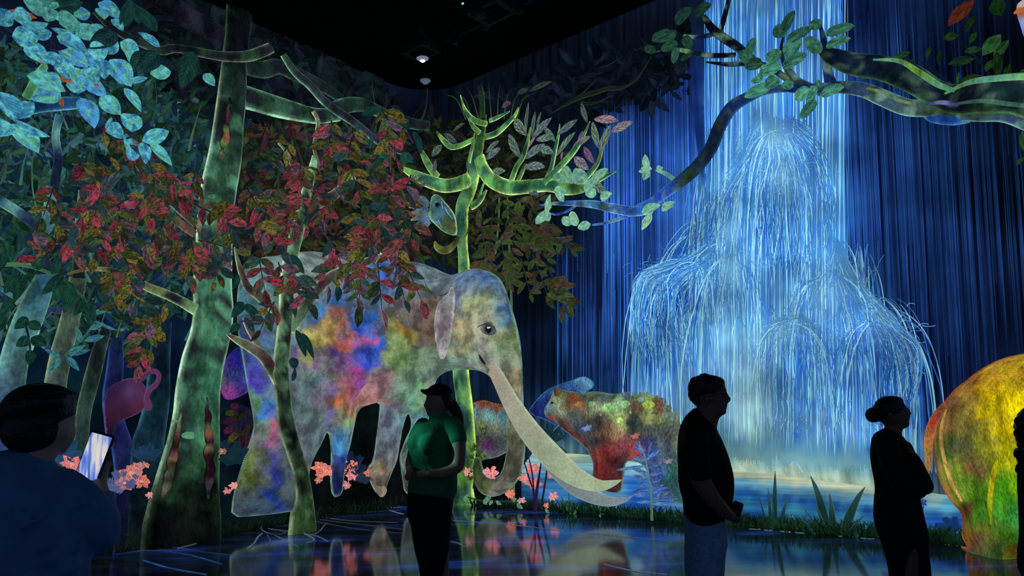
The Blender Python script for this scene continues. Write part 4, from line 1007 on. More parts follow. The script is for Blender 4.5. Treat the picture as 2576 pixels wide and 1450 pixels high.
for k, (x, y, tx, ty, wd) in enumerate([(1078, 520, 1040, 505, 13), (1078, 528, 1028, 522, 14), (1078, 536, 1022, 540, 14), (1078, 544, 1030, 556, 14), (1080, 552, 1040, 572, 14), (1082, 558, 1056, 588, 13), (1080, 514, 1050, 492, 11)]):
    tube('frill_spine', [(x, y, 7), ((x + tx) / 2, (y + ty) / 2 - 3, wd), (tx, ty, 2)], 0.16 + 0.015 * k, [(0, (80, 110, 140)), (0.6, ((80, 92, 96), (60, 80, 120), (90, 100, 70))[k % 3]), (1, (120, 140, 130))], (130, 150, 140), m_hide, cr, dep=0.3, step=6, nseg=8)

# white bird head at the top right corner
wb = root('bird', 'white bird with an orange brow, half out of the top right corner', 'bird', on_wall([(2570, 60)], 0.1)[0])
relief('body', [(2556, 14), (2568, 2), (2590, -10), (2640, -10), (2650, 80), (2600, 110), (2574, 92), (2566, 60), (2558, 40)], 0.1, 0.2, [(2566, 12, (190, 190, 190)), (2568, 30, (150, 70, 40)), (2572, 60, (120, 150, 210)), (2580, 80, (90, 120, 190)), (2640, 40, (170, 180, 200))], m_blur, wb, step=6, radius=30)
tube('brow', [(2550, 34, 4), (2558, 30, 12), (2572, 25, 14), (2600, 20, 10)], 0.27, [(0, (190, 110, 60)), (1, (150, 60, 30))], (170, 90, 50), m_blur, wb, step=5)

# butterflies resting on the spotted bear
def butterfly(x, y, s, c, label):
    r = root('butterfly', label, 'butterfly', on_wall([(x, y)], 0.46)[0], 'butterflies on the spotted bear')
    tube('body', [(x - s * .35, y + s * .5, 2), (x, y, 3.2), (x + s * .3, y - s * .5, 1.6)], 0.455, [(0, c), (1, c)], c, m_blur, r, step=3, nseg=6)
    for (a, L) in ((200, 1), (250, .8), (20, 1), (-40, .8)):
        ca, sa = math.cos(math.radians(a)), -math.sin(math.radians(a))
        n = (-sa, ca)
        q = [(x, y), (x + ca * s * L * .5 + n[0] * s * .3, y + sa * s * L * .5 + n[1] * s * .3), (x + ca * s * L, y + sa * s * L), (x + ca * s * L * .5 - n[0] * s * .2, y + sa * s * L * .5 - n[1] * s * .2)]
        relief('wing', q, 0.45, 0.012, [(x, y, c), (x + ca * s, y + sa * s, tuple(v * .8 for v in c))], m_blur, r, step=4, radius=4, rnd=1)
butterfly(1452, 1016, 13, (165, 125, 70), 'tan butterfly resting on the bear shoulder')
butterfly(1474, 1076, 15, (110, 150, 200), 'pale blue butterfly below the bear neck')
butterfly(1634, 1048, 15, (160, 165, 100), 'cream butterfly on the bear hind back')
butterfly(1596, 1096, 14, (190, 110, 110), 'pink butterfly on the bear flank')
butterfly(1680, 1160, 13, (150, 140, 150), 'mauve butterfly low on the bear hind leg')

# ---------------------------------------------------------------- trees, leaves, plants
m_bark = paint('bark_light', 3.4, 0.35, 1.5, stretch=(1, 1, 0.6), detail=7, hue=0.012, fine=0.18, sharp=.08)
m_vine = paint('vine_light', 3.0, 0.7, 1.3, detail=4)
TEAL = leaf_paint('teal_leaf', [(44, 110, 146), (66, 148, 172), (88, 172, 178), (66, 146, 132), (84, 160, 130), (56, 122, 164), (60, 130, 190)], (126, 204, 196), 0.13, freq=8, scale=3.5, spread=0.4)
DEEP = leaf_paint('deep_green_leaf', [(16, 40, 44), (20, 52, 50), (24, 58, 50), (18, 46, 56)], (40, 86, 80), 0.35, freq=8)
RED = leaf_paint('red_leaf', [(176, 50, 84), (150, 60, 70), (60, 84, 40), (104, 112, 36), (136, 100, 44), (60, 90, 44), (34, 66, 70), (30, 56, 84), (110, 84, 110), (160, 50, 80), (130, 60, 60), (40, 70, 50)], (30, 44, 40), 0.4, freq=6, hole=(50, 60, 44), spread=0.10)
OLIVE = leaf_paint('olive_leaf', [(52, 66, 34), (64, 80, 38), (40, 58, 34), (80, 56, 40), (58, 46, 54), (46, 70, 40)], (30, 42, 26), 0.4, freq=7)
PRAYER = leaf_paint('patterned_leaf', [(100, 140, 100), (110, 140, 90), (96, 124, 112), (124, 150, 100)], (58, 48, 112), 0.85, freq=4.5)
PRAYPINK = leaf_paint('pink_patterned_leaf', [(150, 84, 164), (190, 96, 180), (130, 150, 84), (130, 100, 150)], (64, 40, 96), 0.7, freq=5, hole=(110, 130, 80))
MINT = leaf_paint('mint_leaf', [(110, 176, 150), (130, 190, 150), (100, 160, 150)], (160, 215, 180), 0.3, freq=9, spread=0.4)
GREENBR = leaf_paint('branch_leaf', [(24, 66, 56), (36, 92, 76), (60, 130, 110), (48, 110, 80), (70, 140, 120)], (110, 180, 150), 0.4, freq=9, spread=0.3)
DARKLEAF = leaf_paint('night_leaf', [(14, 34, 30), (24, 52, 30), (34, 70, 34), (20, 44, 24)], (40, 80, 40), 0.25, freq=8)
BLUELEAF = leaf_paint('blue_leaf', [(40, 50, 150), (60, 100, 170), (50, 40, 120), (80, 140, 170), (40, 70, 160)], (120, 170, 200), 0.4, freq=5)
ORANGE = leaf_paint('orange_leaf', [(200, 100, 60), (180, 70, 50), (160, 90, 60)], (90, 50, 40), 0.4, freq=5)
PINKP = leaf_paint('pink_petal', [(230, 130, 140), (225, 120, 90), (220, 150, 170), (235, 140, 110)], (245, 200, 190), 0.4, freq=3)
L = {}
for nm, mt, kd in [('teal', TEAL, 'ovate'), ('teal_round', TEAL, 'round'), ('teal_half', TEAL, 'half'), ('deep', DEEP, 'ovate'), ('red', RED, 'lance'), ('olive', OLIVE, 'lance'), ('prayer', PRAYER, 'lance'), ('praypink', PRAYPINK, 'lance'),
                   ('mint', MINT, 'round'), ('mint_o', MINT, 'ovate'), ('branch', GREENBR, 'round'), ('night', DARKLEAF, 'lance'), ('blue', BLUELEAF, 'lance'), ('orange', ORANGE, 'lance'), ('petal', PINKP, 'ovate'), ('red_o', RED, 'ovate')]:
    L[nm] = leaf_mesh(nm + '_leaf', kd, mt)

# forest undergrowth too far back to pick apart: thousands of dim leaves
m_under = paint('undergrowth_light', 3.0, 0.5, 1.6, detail=4)
def foliage(name, n, area, size, pal, dr, parent=None, ang=None, seed=1, blade=0.34):
    r = np.random.default_rng(seed)
    b = np.empty((n, 2))
    A = np.asarray(area, float)
    k = 0
    mn, mx = A.min(0), A.max(0)
    while k < n:
        q = mn + r.random(2) * (mx - mn)
        ins = False
        for a_, c_ in zip(A, np.roll(A, -1, 0)):
            if (a_[1] > q[1]) != (c_[1] > q[1]) and q[0] < (c_[0] - a_[0]) * (q[1] - a_[1]) / (c_[1] - a_[1]) + a_[0]:
                ins = not ins
        if ins:
            b[k] = q; k += 1
    a = r.uniform(0, 2 * math.pi, n) if ang is None else np.radians(r.normal(ang[0], ang[1], n))
    ln = r.uniform(size[0], size[1], n)
    dv = np.stack([np.cos(a), np.sin(a)], 1); nv = np.stack([-dv[:, 1], dv[:, 0]], 1)
    wv = ln * blade / 2
    d = r.uniform(dr[0], dr[1], n)
    pts = []
    for t, s, dz in ((0, 0, 0), (.35, 1, -.006), (.35, 0, .008), (.35, -1, -.006), (.7, .8, -.006), (.7, 0, .008), (.7, -.8, -.006), (1, 0, 0)):
        pts.append((b + dv * (ln * t)[:, None] + nv * (wv * s)[:, None], d + dz))
    V = np.stack([on_wall(p, q) for p, q in pts], 1)
    pal = lin(np.array(pal, float))
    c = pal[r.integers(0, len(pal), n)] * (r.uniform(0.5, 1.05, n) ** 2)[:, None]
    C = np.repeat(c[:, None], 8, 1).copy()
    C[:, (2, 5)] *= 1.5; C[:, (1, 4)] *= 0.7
    Fq = [(0, 2, 1), (0, 3, 2), (1, 2, 5, 4), (2, 3, 6, 5), (4, 5, 7), (5, 6, 7)]
    Fc = [tuple(i * 8 + j for j in f) for i in range(n) for f in Fq]
    V = V.reshape(-1, 3); V[:, 2] = np.maximum(V[:, 2], 0.004)
    o = mesh_obj(name, V, Fc, m_under, parent, C.reshape(-1, 3))
    return tag(o, kind='stuff')
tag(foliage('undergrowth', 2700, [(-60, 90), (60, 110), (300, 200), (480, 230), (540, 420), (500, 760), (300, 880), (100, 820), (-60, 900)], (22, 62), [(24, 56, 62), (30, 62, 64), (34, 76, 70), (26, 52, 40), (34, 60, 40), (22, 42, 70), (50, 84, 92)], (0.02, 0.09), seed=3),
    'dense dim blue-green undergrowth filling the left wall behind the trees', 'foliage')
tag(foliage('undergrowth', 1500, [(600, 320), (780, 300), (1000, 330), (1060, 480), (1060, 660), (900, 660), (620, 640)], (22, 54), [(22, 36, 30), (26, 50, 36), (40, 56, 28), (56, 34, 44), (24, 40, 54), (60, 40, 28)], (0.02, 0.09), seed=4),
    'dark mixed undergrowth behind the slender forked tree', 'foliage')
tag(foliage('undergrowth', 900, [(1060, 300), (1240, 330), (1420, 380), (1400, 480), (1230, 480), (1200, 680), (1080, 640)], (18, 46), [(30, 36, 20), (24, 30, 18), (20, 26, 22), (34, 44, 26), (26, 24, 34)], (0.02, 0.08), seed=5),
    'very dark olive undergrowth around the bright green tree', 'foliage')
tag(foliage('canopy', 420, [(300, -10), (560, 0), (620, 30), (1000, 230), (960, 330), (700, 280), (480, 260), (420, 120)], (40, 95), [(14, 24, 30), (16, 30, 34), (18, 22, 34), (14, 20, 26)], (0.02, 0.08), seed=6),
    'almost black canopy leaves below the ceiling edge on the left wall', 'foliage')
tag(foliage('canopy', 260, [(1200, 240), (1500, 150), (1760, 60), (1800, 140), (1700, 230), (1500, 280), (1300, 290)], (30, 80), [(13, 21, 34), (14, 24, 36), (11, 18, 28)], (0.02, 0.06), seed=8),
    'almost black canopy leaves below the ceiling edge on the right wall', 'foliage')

def stuff_twigs(name, parent, paths, d, col, mat=None):
    ch = [tube_geo(p, d, [(0, col), (1, col)], tuple(min(255, v * 1.6) for v in col), nseg=6, step=14) for p in paths]
    V, Fc, C = merge(ch)
    return tag(mesh_obj(name, V, Fc, mat or m_vine, parent, C), kind='stuff')

def sprays(parent, twigs, me, d, size=(30, 46), wd=0.42, n=6, seed=1, limit=300, bright=(0.6, 1.25), name='leaf', colr=(26, 30, 34), start=0.12):
    """compound leaves: thin twig with leaflets in pairs and one at the tip"""
    r = random.Random(seed)
    paths, cnt = [], 0
    for (x, y, a, Ln) in twigs:
        ca, sa = math.cos(math.radians(a)), math.sin(math.radians(a))
        sag = r.uniform(0.05, 0.3) * Ln * (1 if abs(ca) > 0.4 else 0)
        pt = lambda t: (x + ca * Ln * t, y + sa * Ln * t + sag * t * t)
        p0, p1, p2 = pt(0), pt(.5), pt(1)
        dd = d + r.uniform(-0.05, 0.06)
        paths.append([(p0[0], p0[1], 4.5), (p1[0], p1[1], 3.5), (p2[0], p2[1], 1.5)])
        for k in range(n):
            if cnt >= limit: break
            if k == n - 1:
                t, off = 1.0, r.uniform(-10, 10)
            else:
                t = start + (0.95 - start) * (k // 2) / max(1, (n - 1) // 2); off = (55 + r.uniform(-18, 18)) * (1 if k % 2 else -1)
            b = pt(t)
            aa = math.radians(a + (12 if abs(ca) > .4 else 0) + off)
            ln = r.uniform(*size)
            put_leaf(name, me if not isinstance(me, list) else r.choice(me), parent, b, (b[0] + math.cos(aa) * ln, b[1] + math.sin(aa) * ln), ln * wd * r.uniform(.85, 1.15), dd + r.uniform(0, .03), tilt=r.uniform(-.5, .5), bright=r.uniform(*bright))
            cnt += 1
    stuff_twigs('twig', parent, paths, d - 0.005, colr)
    return cnt

def brush(name, n, area, d, pal, seed, label):
    r = random.Random(seed); ch = []
    for i in range(n):
        x, y = r.uniform(area[0], area[2]), r.uniform(area[1], area[3])
        a = r.uniform(-2.6, -.5); Ln = r.uniform(60, 190); b = r.uniform(-.5, .5)
        pts = [(x + math.cos(a + b * t) * Ln * t, y + math.sin(a + b * t) * Ln * t, r.uniform(3, 7) * (1.1 - t)) for t in (0, .35, .7, 1)]
        c = r.choice(pal); k = r.uniform(.4, 1)
        ch.append(tube_geo(pts, r.uniform(*d), [(0, tuple(v * k for v in c)), (1, tuple(v * k * .7 for v in c))], tuple(v * k * 1.3 for v in c), nseg=6, step=16))
    V, Fc, C = merge(ch)
    tag(mesh_obj(name, V, Fc, m_vine, None, C), label, 'branches', kind='stuff')
brush('thin_branches', 110, (-20, 280, 500, 880), (.06, .14), [(60, 110, 110), (70, 120, 90), (50, 80, 120), (90, 120, 110)], 4, 'tangle of thin pale branches in the dim left undergrowth')
brush('thin_branches', 60, (620, 320, 1060, 660), (.06, .14), [(50, 60, 50), (60, 80, 60), (60, 50, 60)], 5, 'tangle of thin branches behind the slender forked tree')

# dim tree trunks far left
def far_trunk(pts, d, core, rim, label, extra=()):
    t = root('tree', label, 'tree', base_at(pts[-1][0], None, d), 'dim trunks on the far left')
    tube('trunk', pts, d, core, rim, m_bark, t, dep=0.35, step=16, ground=pts[-1][1] > 1200)
    for e in extra:
        tube('branch', e, d + 0.02, core, rim, m_bark, t, dep=0.5, step=12, nseg=8)
    return t
far_trunk([(118, 690, 44), (90, 760, 60), (62, 830, 66), (36, 910, 64), (22, 990, 72), (14, 1100, 84), (4, 1230, 100), (0, 1350, 116)], 0.1, [(0, (40, 90, 120)), (.3, (90, 140, 140)), (.55, (44, 60, 100)), (1, (20, 30, 40))], (110, 170, 150), 'pale blue trunk at the far left edge with a bright branch',
          [[(-10, 500, 26), (40, 530, 26), (80, 560, 22), (104, 585, 10)], [(130, 470, 24), (120, 560, 30), (100, 600, 30), (110, 690, 40)], [(76, 845, 18), (110, 868, 16), (150, 898, 10)], [(150, 290, 20), (140, 340, 18), (146, 400, 20), (135, 480, 22)], [(-10, 720, 10), (60, 760, 12), (140, 782, 14), (220, 778, 10)]])
far_trunk([(196, 700, 40), (186, 760, 42), (170, 830, 46), (152, 900, 50), (138, 980, 52), (130, 1080, 58), (120, 1200, 70), (118, 1345, 90)], 0.12, [(0, (60, 80, 70)), (.3, (76, 96, 84)), (.6, (44, 70, 80)), (1, (16, 22, 24))], (120, 140, 110), 'grey-green trunk second from the left edge',
          [[(-10, 670, 8), (60, 664, 9), (140, 690, 9), (220, 745, 8)], [(205, 480, 14), (196, 600, 20), (198, 700, 30)]])
far_trunk([(266, 830, 26), (250, 880, 34), (232, 950, 38), (212, 1030, 36), (206, 1090, 34), (200, 1160, 38), (196, 1338, 50)], 0.11, [(0, (30, 36, 40)), (.4, (40, 62, 56)), (1, (20, 36, 34))], (84, 110, 96), 'thin mossy trunk in front of the violet boar')
far_trunk([(292, 850, 30), (290, 920, 40), (282, 1000, 46), (288, 1060, 46), (306, 1120, 50), (318, 1200, 58), (320, 1332, 70)], 0.05, [(0, (12, 24, 50)), (.5, (26, 32, 76)), (1, (8, 13, 30))], (56, 74, 150), 'indigo see-through trunk crossing the violet boar')
far_trunk([(408, 810, 48), (402, 900, 52), (396, 1000, 62), (384, 1070, 70), (370, 1140, 84), (364, 1324, 100)], 0.04, [(0, (18, 34, 54)), (.5, (16, 40, 52)), (1, (8, 14, 20))], (44, 84, 100), 'wide dark blue trunk just left of the big mottled tree')

# T3 bright green tree, behind the elephant
gt = root('tree', 'bright lime green tree with candelabra branches behind the elephant head', 'tree', base_at(1172, None, 0.08))
LIME = [(0, (40, 80, 50)), (.15, (70, 124, 80)), (.3, (96, 150, 100)), (.6, (110, 165, 96)), (1, (80, 130, 60))]
tube('trunk', [(1216, 290, 24), (1210, 340, 30), (1200, 390, 38), (1190, 440, 46), (1180, 480, 48), (1164, 520, 46), (1163, 570, 40), (1164, 620, 34), (1168, 680, 38), (1166, 760, 44), (1160, 860, 48), (1160, 940, 50), (1170, 1020, 52), (1178, 1100, 52), (1176, 1170, 50), (1168, 1230, 60), (1166, 1262, 80)], 0.08, LIME, (190, 235, 110), m_bark, gt, dep=0.4, blotch=(40, 84, 70), seed=3, ground=True, bbias=.1)
BR = [([(1206, 398, 34), (1218, 430, 36), (1240, 455, 38), (1280, 472, 38), (1330, 470, 36), (1380, 466, 34), (1430, 475, 34), (1470, 470, 28), (1510, 450, 16), (1550, 431, 3)], 0.24),
      ([(1178, 454, 40), (1150, 464, 38), (1120, 468, 36), (1088, 460, 34), (1050, 444, 28), (1012, 424, 12)], 0.22),
      ([(1100, 445, 18), (1084, 425, 18), (1070, 400, 16), (1060, 380, 10)], 0.2), ([(1190, 352, 14), (1160, 366, 15), (1136, 370, 15), (1120, 358, 14), (1106, 342, 9), (1098, 330, 4)], 0.22),
      ([(1222, 345, 16), (1250, 335, 17), (1276, 312, 15), (1296, 290, 11), (1304, 270, 5)], 0.22), ([(1224, 312, 14), (1200, 306, 15), (1182, 294, 14), (1168, 272, 9), (1158, 240, 3)], 0.22), ([(1206, 334, 14), (1190, 318, 12), (1178, 296, 6)], 0.2),
      ([(1232, 304, 12), (1252, 296, 11), (1282, 280, 4)], 0.2), ([(1284, 462, 18), (1300, 420, 17), (1316, 395, 16), (1328, 355, 12), (1334, 320, 3)], 0.28), ([(1304, 455, 13), (1316, 428, 12), (1322, 412, 8)], 0.26),
      ([(1376, 448, 15), (1388, 420, 14), (1396, 380, 13), (1404, 345, 8), (1408, 312, 2)], 0.28), ([(1370, 462, 24), (1400, 430, 20), (1440, 385, 18), (1464, 350, 12), (1484, 305, 3)], 0.3), ([(1462, 460, 18), (1490, 430, 15), (1506, 405, 13), (1514, 375, 9)], 0.3),
      ([(1186, 520, 20), (1200, 512, 20), (1212, 498, 18), (1224, 478, 6)], 0.24), ([(1204, 500, 9), (1212, 475, 8), (1222, 450, 3)], 0.22), ([(1180, 410, 12), (1188, 370, 10), (1194, 335, 5)], 0.26)]
for p, d in BR:
    tube('branch', p, d, [(0, (96, 156, 80)), (.5, (80, 140, 90)), (1, (110, 160, 70))], (200, 240, 140), m_bark, gt, dep=0.6, step=9, blotch=(36, 84, 64), seed=p[0][0], blotch_s=4, bbias=.05)
tube('branch', [(1214, 294, 20), (1212, 240, 18), (1206, 215, 14)], 0.12, [(0, (50, 84, 44)), (1, (22, 34, 34))], (80, 120, 80), m_bark, gt, dep=0.5)
for (bx, by, tx, ty, wd, kd, br) in [(1326, 341, 1292, 297, 26, 'prayer', .9), (1322, 345, 1330, 255, 14, 'prayer', .6), (1338, 345, 1347, 278, 12, 'prayer', .7), (1350, 330, 1362, 280, 13, 'prayer', .7), (1338, 350, 1389, 295, 22, 'prayer', .9), (1310, 398, 1279, 336, 24, 'prayer', .9), (1330, 372, 1347, 345, 12, 'praypink', 1), (1348, 352, 1396, 345, 19, 'prayer', 1),
                                    (1368, 318, 1398, 358, 15, 'prayer', .8), (1320, 400, 1372, 362, 24, 'prayer', 1), (1358, 372, 1392, 386, 22, 'prayer', 1), (1318, 420, 1372, 420, 25, 'prayer', 1.1), (1234, 435, 1272, 430, 20, 'prayer', 1), (1402, 340, 1454, 300, 18, 'prayer', .9), (1400, 393, 1448, 331, 22, 'prayer', 1), (1412, 404, 1416, 380, 9, 'praypink', .7), (1440, 372, 1487, 342, 17, 'praypink', 1),
                                    (1454, 365, 1466, 328, 10, 'praypink', .8), (1478, 310, 1462, 258, 15, 'prayer', .55), (1508, 375, 1490, 305, 20, 'prayer', 1), (1508, 390, 1536, 312, 20, 'prayer', 1), (1494, 300, 1556, 304, 24, 'praypink', 1.1), (1538, 332, 1592, 306, 22, 'praypink', 1.2), (1444, 395, 1481, 428, 24, 'praypink', 1.1), (1496, 412, 1468, 368, 20, 'praypink', .8), (1488, 455, 1526, 490, 22, 'prayer', .9),
                                    (1328, 480, 1356, 490, 14, 'prayer', .7), (1345, 475, 1340, 455, 10, 'prayer', .7), (1222, 386, 1256, 354, 18, 'prayer', .8), (1222, 402, 1260, 372, 20, 'prayer', 1), (1086, 394, 1112, 364, 18, 'prayer', .7), (1096, 400, 1092, 440, 10, 'praypink', .6), (1118, 336, 1150, 360, 16, 'prayer', .5), (1140, 330, 1170, 310, 14, 'prayer', .45), (1262, 268, 1286, 260, 20, 'praypink', .35),
                                    (1330, 230, 1390, 205, 16, 'prayer', .3), (1300, 235, 1330, 225, 14, 'prayer', .25), (1024, 452, 1060, 440, 16, 'prayer', .9), (1010, 455, 1034, 462, 12, 'prayer', .8), (1060, 470, 1074, 450, 14, 'prayer', .7), (1404, 466, 1436, 425, 24, 'mint_o', .75), (1176, 400, 1180, 440, 9, 'prayer', .6)]:
    put_leaf('leaf', L[kd], gt, (bx, by), (tx, ty), wd, 0.33, tilt=random.uniform(-.3, .3), bright=br)
for k in range(9):
    x = 1166 + k * 16
    tube('twig', [(x + 6, 300, 4), (x + 2 + (k - 4) * 5, 250, 3), (x + (k - 4) * 12, 205 + abs(k - 4) * 8, 1)], 0.07, [(0, (50, 74, 40)), (1, (24, 36, 34))], (70, 100, 60), m_vine, gt, nseg=6)

# T2 slender tree in front of the elephant
st = root('tree', 'slender mottled tree forking in front of the elephant rump', 'tree', base_at(760, None, 0.95))
SL = [(0, (60, 96, 70)), (.3, (76, 112, 84)), (.5, (50, 70, 58)), (.8, (38, 54, 42)), (1, (40, 66, 34))]
tube('trunk', [(792, 395, 16), (784, 430, 22), (772, 480, 28), (760, 530, 34), (745, 590, 38), (730, 650, 40), (722, 720, 42), (718, 790, 40), (712, 860, 42), (706, 930, 44), (712, 1000, 42), (720, 1070, 46), (738, 1130, 44), (756, 1190, 42), (764, 1240, 46), (764, 1280, 60), (760, 1306, 84)], [.92, .92, .92, .92, .85], SL, (190, 225, 170), m_bark, st, dep=0.55, blotch=(26, 36, 34), bbias=.12, blotch2=(120, 170, 130), seed=9, blotch_s=4, ground=True)
for p in [[(768, 530, 30), (800, 512, 28), (836, 494, 26), (866, 468, 20), (892, 446, 10)], [(774, 500, 18), (752, 460, 16), (736, 420, 13), (722, 385, 10), (700, 360, 6)], [(726, 830, 34), (756, 790, 32), (776, 756, 28), (806, 720, 28), (836, 694, 26), (880, 676, 22), (930, 656, 20), (968, 644, 12), (986, 640, 4)], [(706, 800, 30), (682, 770, 28), (650, 744, 26), (624, 724, 22), (608, 690, 18), (596, 650, 10), (590, 622, 4)],
          [(704, 965, 36), (684, 930, 34), (660, 896, 30), (626, 872, 26), (600, 858, 20), (582, 848, 12), (570, 842, 3)], [(660, 900, 16), (650, 872, 18), (636, 846, 18), (620, 820, 12), (612, 800, 5)], [(960, 640, 14), (980, 648, 16), (1004, 640, 12)], [(780, 470, 14), (800, 420, 12), (790, 370, 10), (800, 310, 12), (788, 280, 14)]]:
    tube('branch', p, [.76, .92, .96, .96, .95], [(0, (80, 110, 86)), (.5, (70, 60, 62)), (1, (110, 130, 96))], (200, 225, 165), m_bark, st, dep=0.6, step=9, blotch=(84, 46, 58), seed=p[0][1], blotch_s=5, bbias=-.12)
tw = []
r = random.Random(21)
for i in range(26):
    tw.append((r.uniform(620, 1050), r.uniform(270, 560), r.choice([70, 95, 110, 130, 60]) + r.uniform(-15, 15), r.uniform(60, 95)))
tw += [(840, 640, 100, 80), (880, 650, 80, 100), (912, 660, 95, 110), (950, 660, 85, 120), (990, 650, 75, 110), (1010, 650, 60, 100), (700, 660, 70, 90), (650, 640, 80, 90), (740, 690, 60, 80), (690, 760, 120, 70), (830, 600, 60, 60), (780, 560, 150, 60), (640, 560, 40, 90), (620, 470, 60, 80), (1010, 600, 100, 80), (960, 560, 120, 80), (1040, 560, 100, 60)]
sprays(st, tw, [L['red'], L['red'], L['red_o']], 1.0, size=(34, 58), n=7, seed=5, limit=300, bright=(.4, 1.15), wd=.46)
# dark serrated leaves hanging from it
for (bx, by, tx, ty, wd) in [(730, 640, 766, 690, 22), (738, 720, 790, 716, 16), (745, 735, 792, 752, 18), (744, 830, 770, 900, 22), (760, 838, 790, 905, 20), (735, 900, 742, 930, 24), (612, 760, 582, 800, 26), (620, 764, 640, 806, 24), (602, 815, 578, 838, 22), (614, 800, 640, 838, 24), (610, 770, 652, 790, 22), (735, 960, 742, 925, 16), (690, 600, 720, 640, 20), (850, 720, 848, 760, 22), (600, 690, 584, 730, 22)]:
    put_leaf('hanging_leaf', L['deep'], st, (bx, by), (tx, ty), wd, 1.04, tilt=random.uniform(-.4, .4), bright=.8)

# T1 the big mottled tree
bt = root('tree', 'big mottled green tree trunk with white edges, left of the elephant', 'tree', base_at(460, None, 0.2))
BT_CORE = [(0, (9, 11, 18)), (.09, (11, 15, 20)), (.13, (22, 36, 34)), (.2, (36, 60, 50)), (.3, (46, 78, 60)), (.45, (70, 114, 90)), (.6, (66, 122, 96)), (.75, (48, 104, 76)), (.86, (38, 80, 54)), (.93, (20, 34, 26)), (1, (10, 14, 13))]
trk = [(602, 15, 68), (598, 80, 66), (590, 150, 64), (586, 220, 74), (577, 300, 78), (567, 390, 86), (550, 480, 92), (541, 560, 92), (538, 640, 96), (535, 720, 100), (537, 790, 104), (528, 850, 104), (511, 910, 110), (499, 980, 114), (494, 1050, 120), (487, 1120, 138), (476, 1190, 158), (467, 1250, 176), (462, 1300, 192), (460, 1326, 200)]
tube('trunk', trk, 0.16, BT_CORE, (190, 240, 196), m_bark, bt, dep=0.32, nseg=20, step=9, blotch=(36, 48, 50), seed=2, blotch_s=2.6, ground=True, bbias=.14, blotch2=(88, 150, 116), thin=True)
for (p, c) in [([(578, 245, 5), (572, 300, 14), (566, 350, 18), (558, 400, 16), (552, 440, 5)], (70, 40, 50)), ([(546, 770, 4), (545, 820, 20), (538, 880, 26), (524, 930, 28), (506, 970, 24), (498, 992, 6)], (64, 36, 56)), ([(520, 1000, 4), (524, 1060, 16), (526, 1120, 22), (527, 1200, 22), (524, 1256, 5)], (70, 36, 50)), ([(456, 1020, 3), (446, 1090, 12), (434, 1150, 20), (424, 1210, 26), (408, 1256, 6)], (76, 50, 46)),
               ([(512, 480, 4), (505, 520, 14), (502, 570, 14), (504, 600, 4)], (110, 100, 90)), ([(572, 560, 4), (570, 600, 14), (566, 650, 10), (566, 680, 3)], (110, 100, 110))]:
    rs = random.Random(int(p[0][0]))
    R_ = smooth_path(p, 16)
    R_[1:-1, 0] += [rs.uniform(-2.5, 2.5) for _ in R_[1:-1]]
    R_[1:-1, 2] *= [rs.uniform(.8, 1.3) for _ in R_[1:-1]]
    dk = tuple(v * .62 for v in c)
    cr_ = [(v, dk if rs.random() < .55 else tuple(k * rs.uniform(.5, 1) for k in (116, 112, 84))) for v in np.linspace(0, 1, len(R_))]
    tube('bark_strip', [tuple(q) for q in R_], 0.43 if p[0][1] > 900 else 0.3, cr_, tuple(v * .4 for v in c), m_bark, bt, dep=0.18, step=8, nseg=10)
for (x, y, s) in [(478, 1096, 18), (530, 560, 12), (536, 494, 10), (440, 1060, 7), (548, 850, 10)]:
    q = [(x + s * math.cos(k * math.pi / 4) * 1.1, y + s * .55 * math.sin(k * math.pi / 4)) for k in range(8)]
    relief('lichen_patch', q, 0.46 if y > 900 else 0.34, 0.02, [(x, y, (90, 150, 110)), (x + s, y, (60, 110, 80))], m_bark, bt, step=5, radius=7, rnd=1)
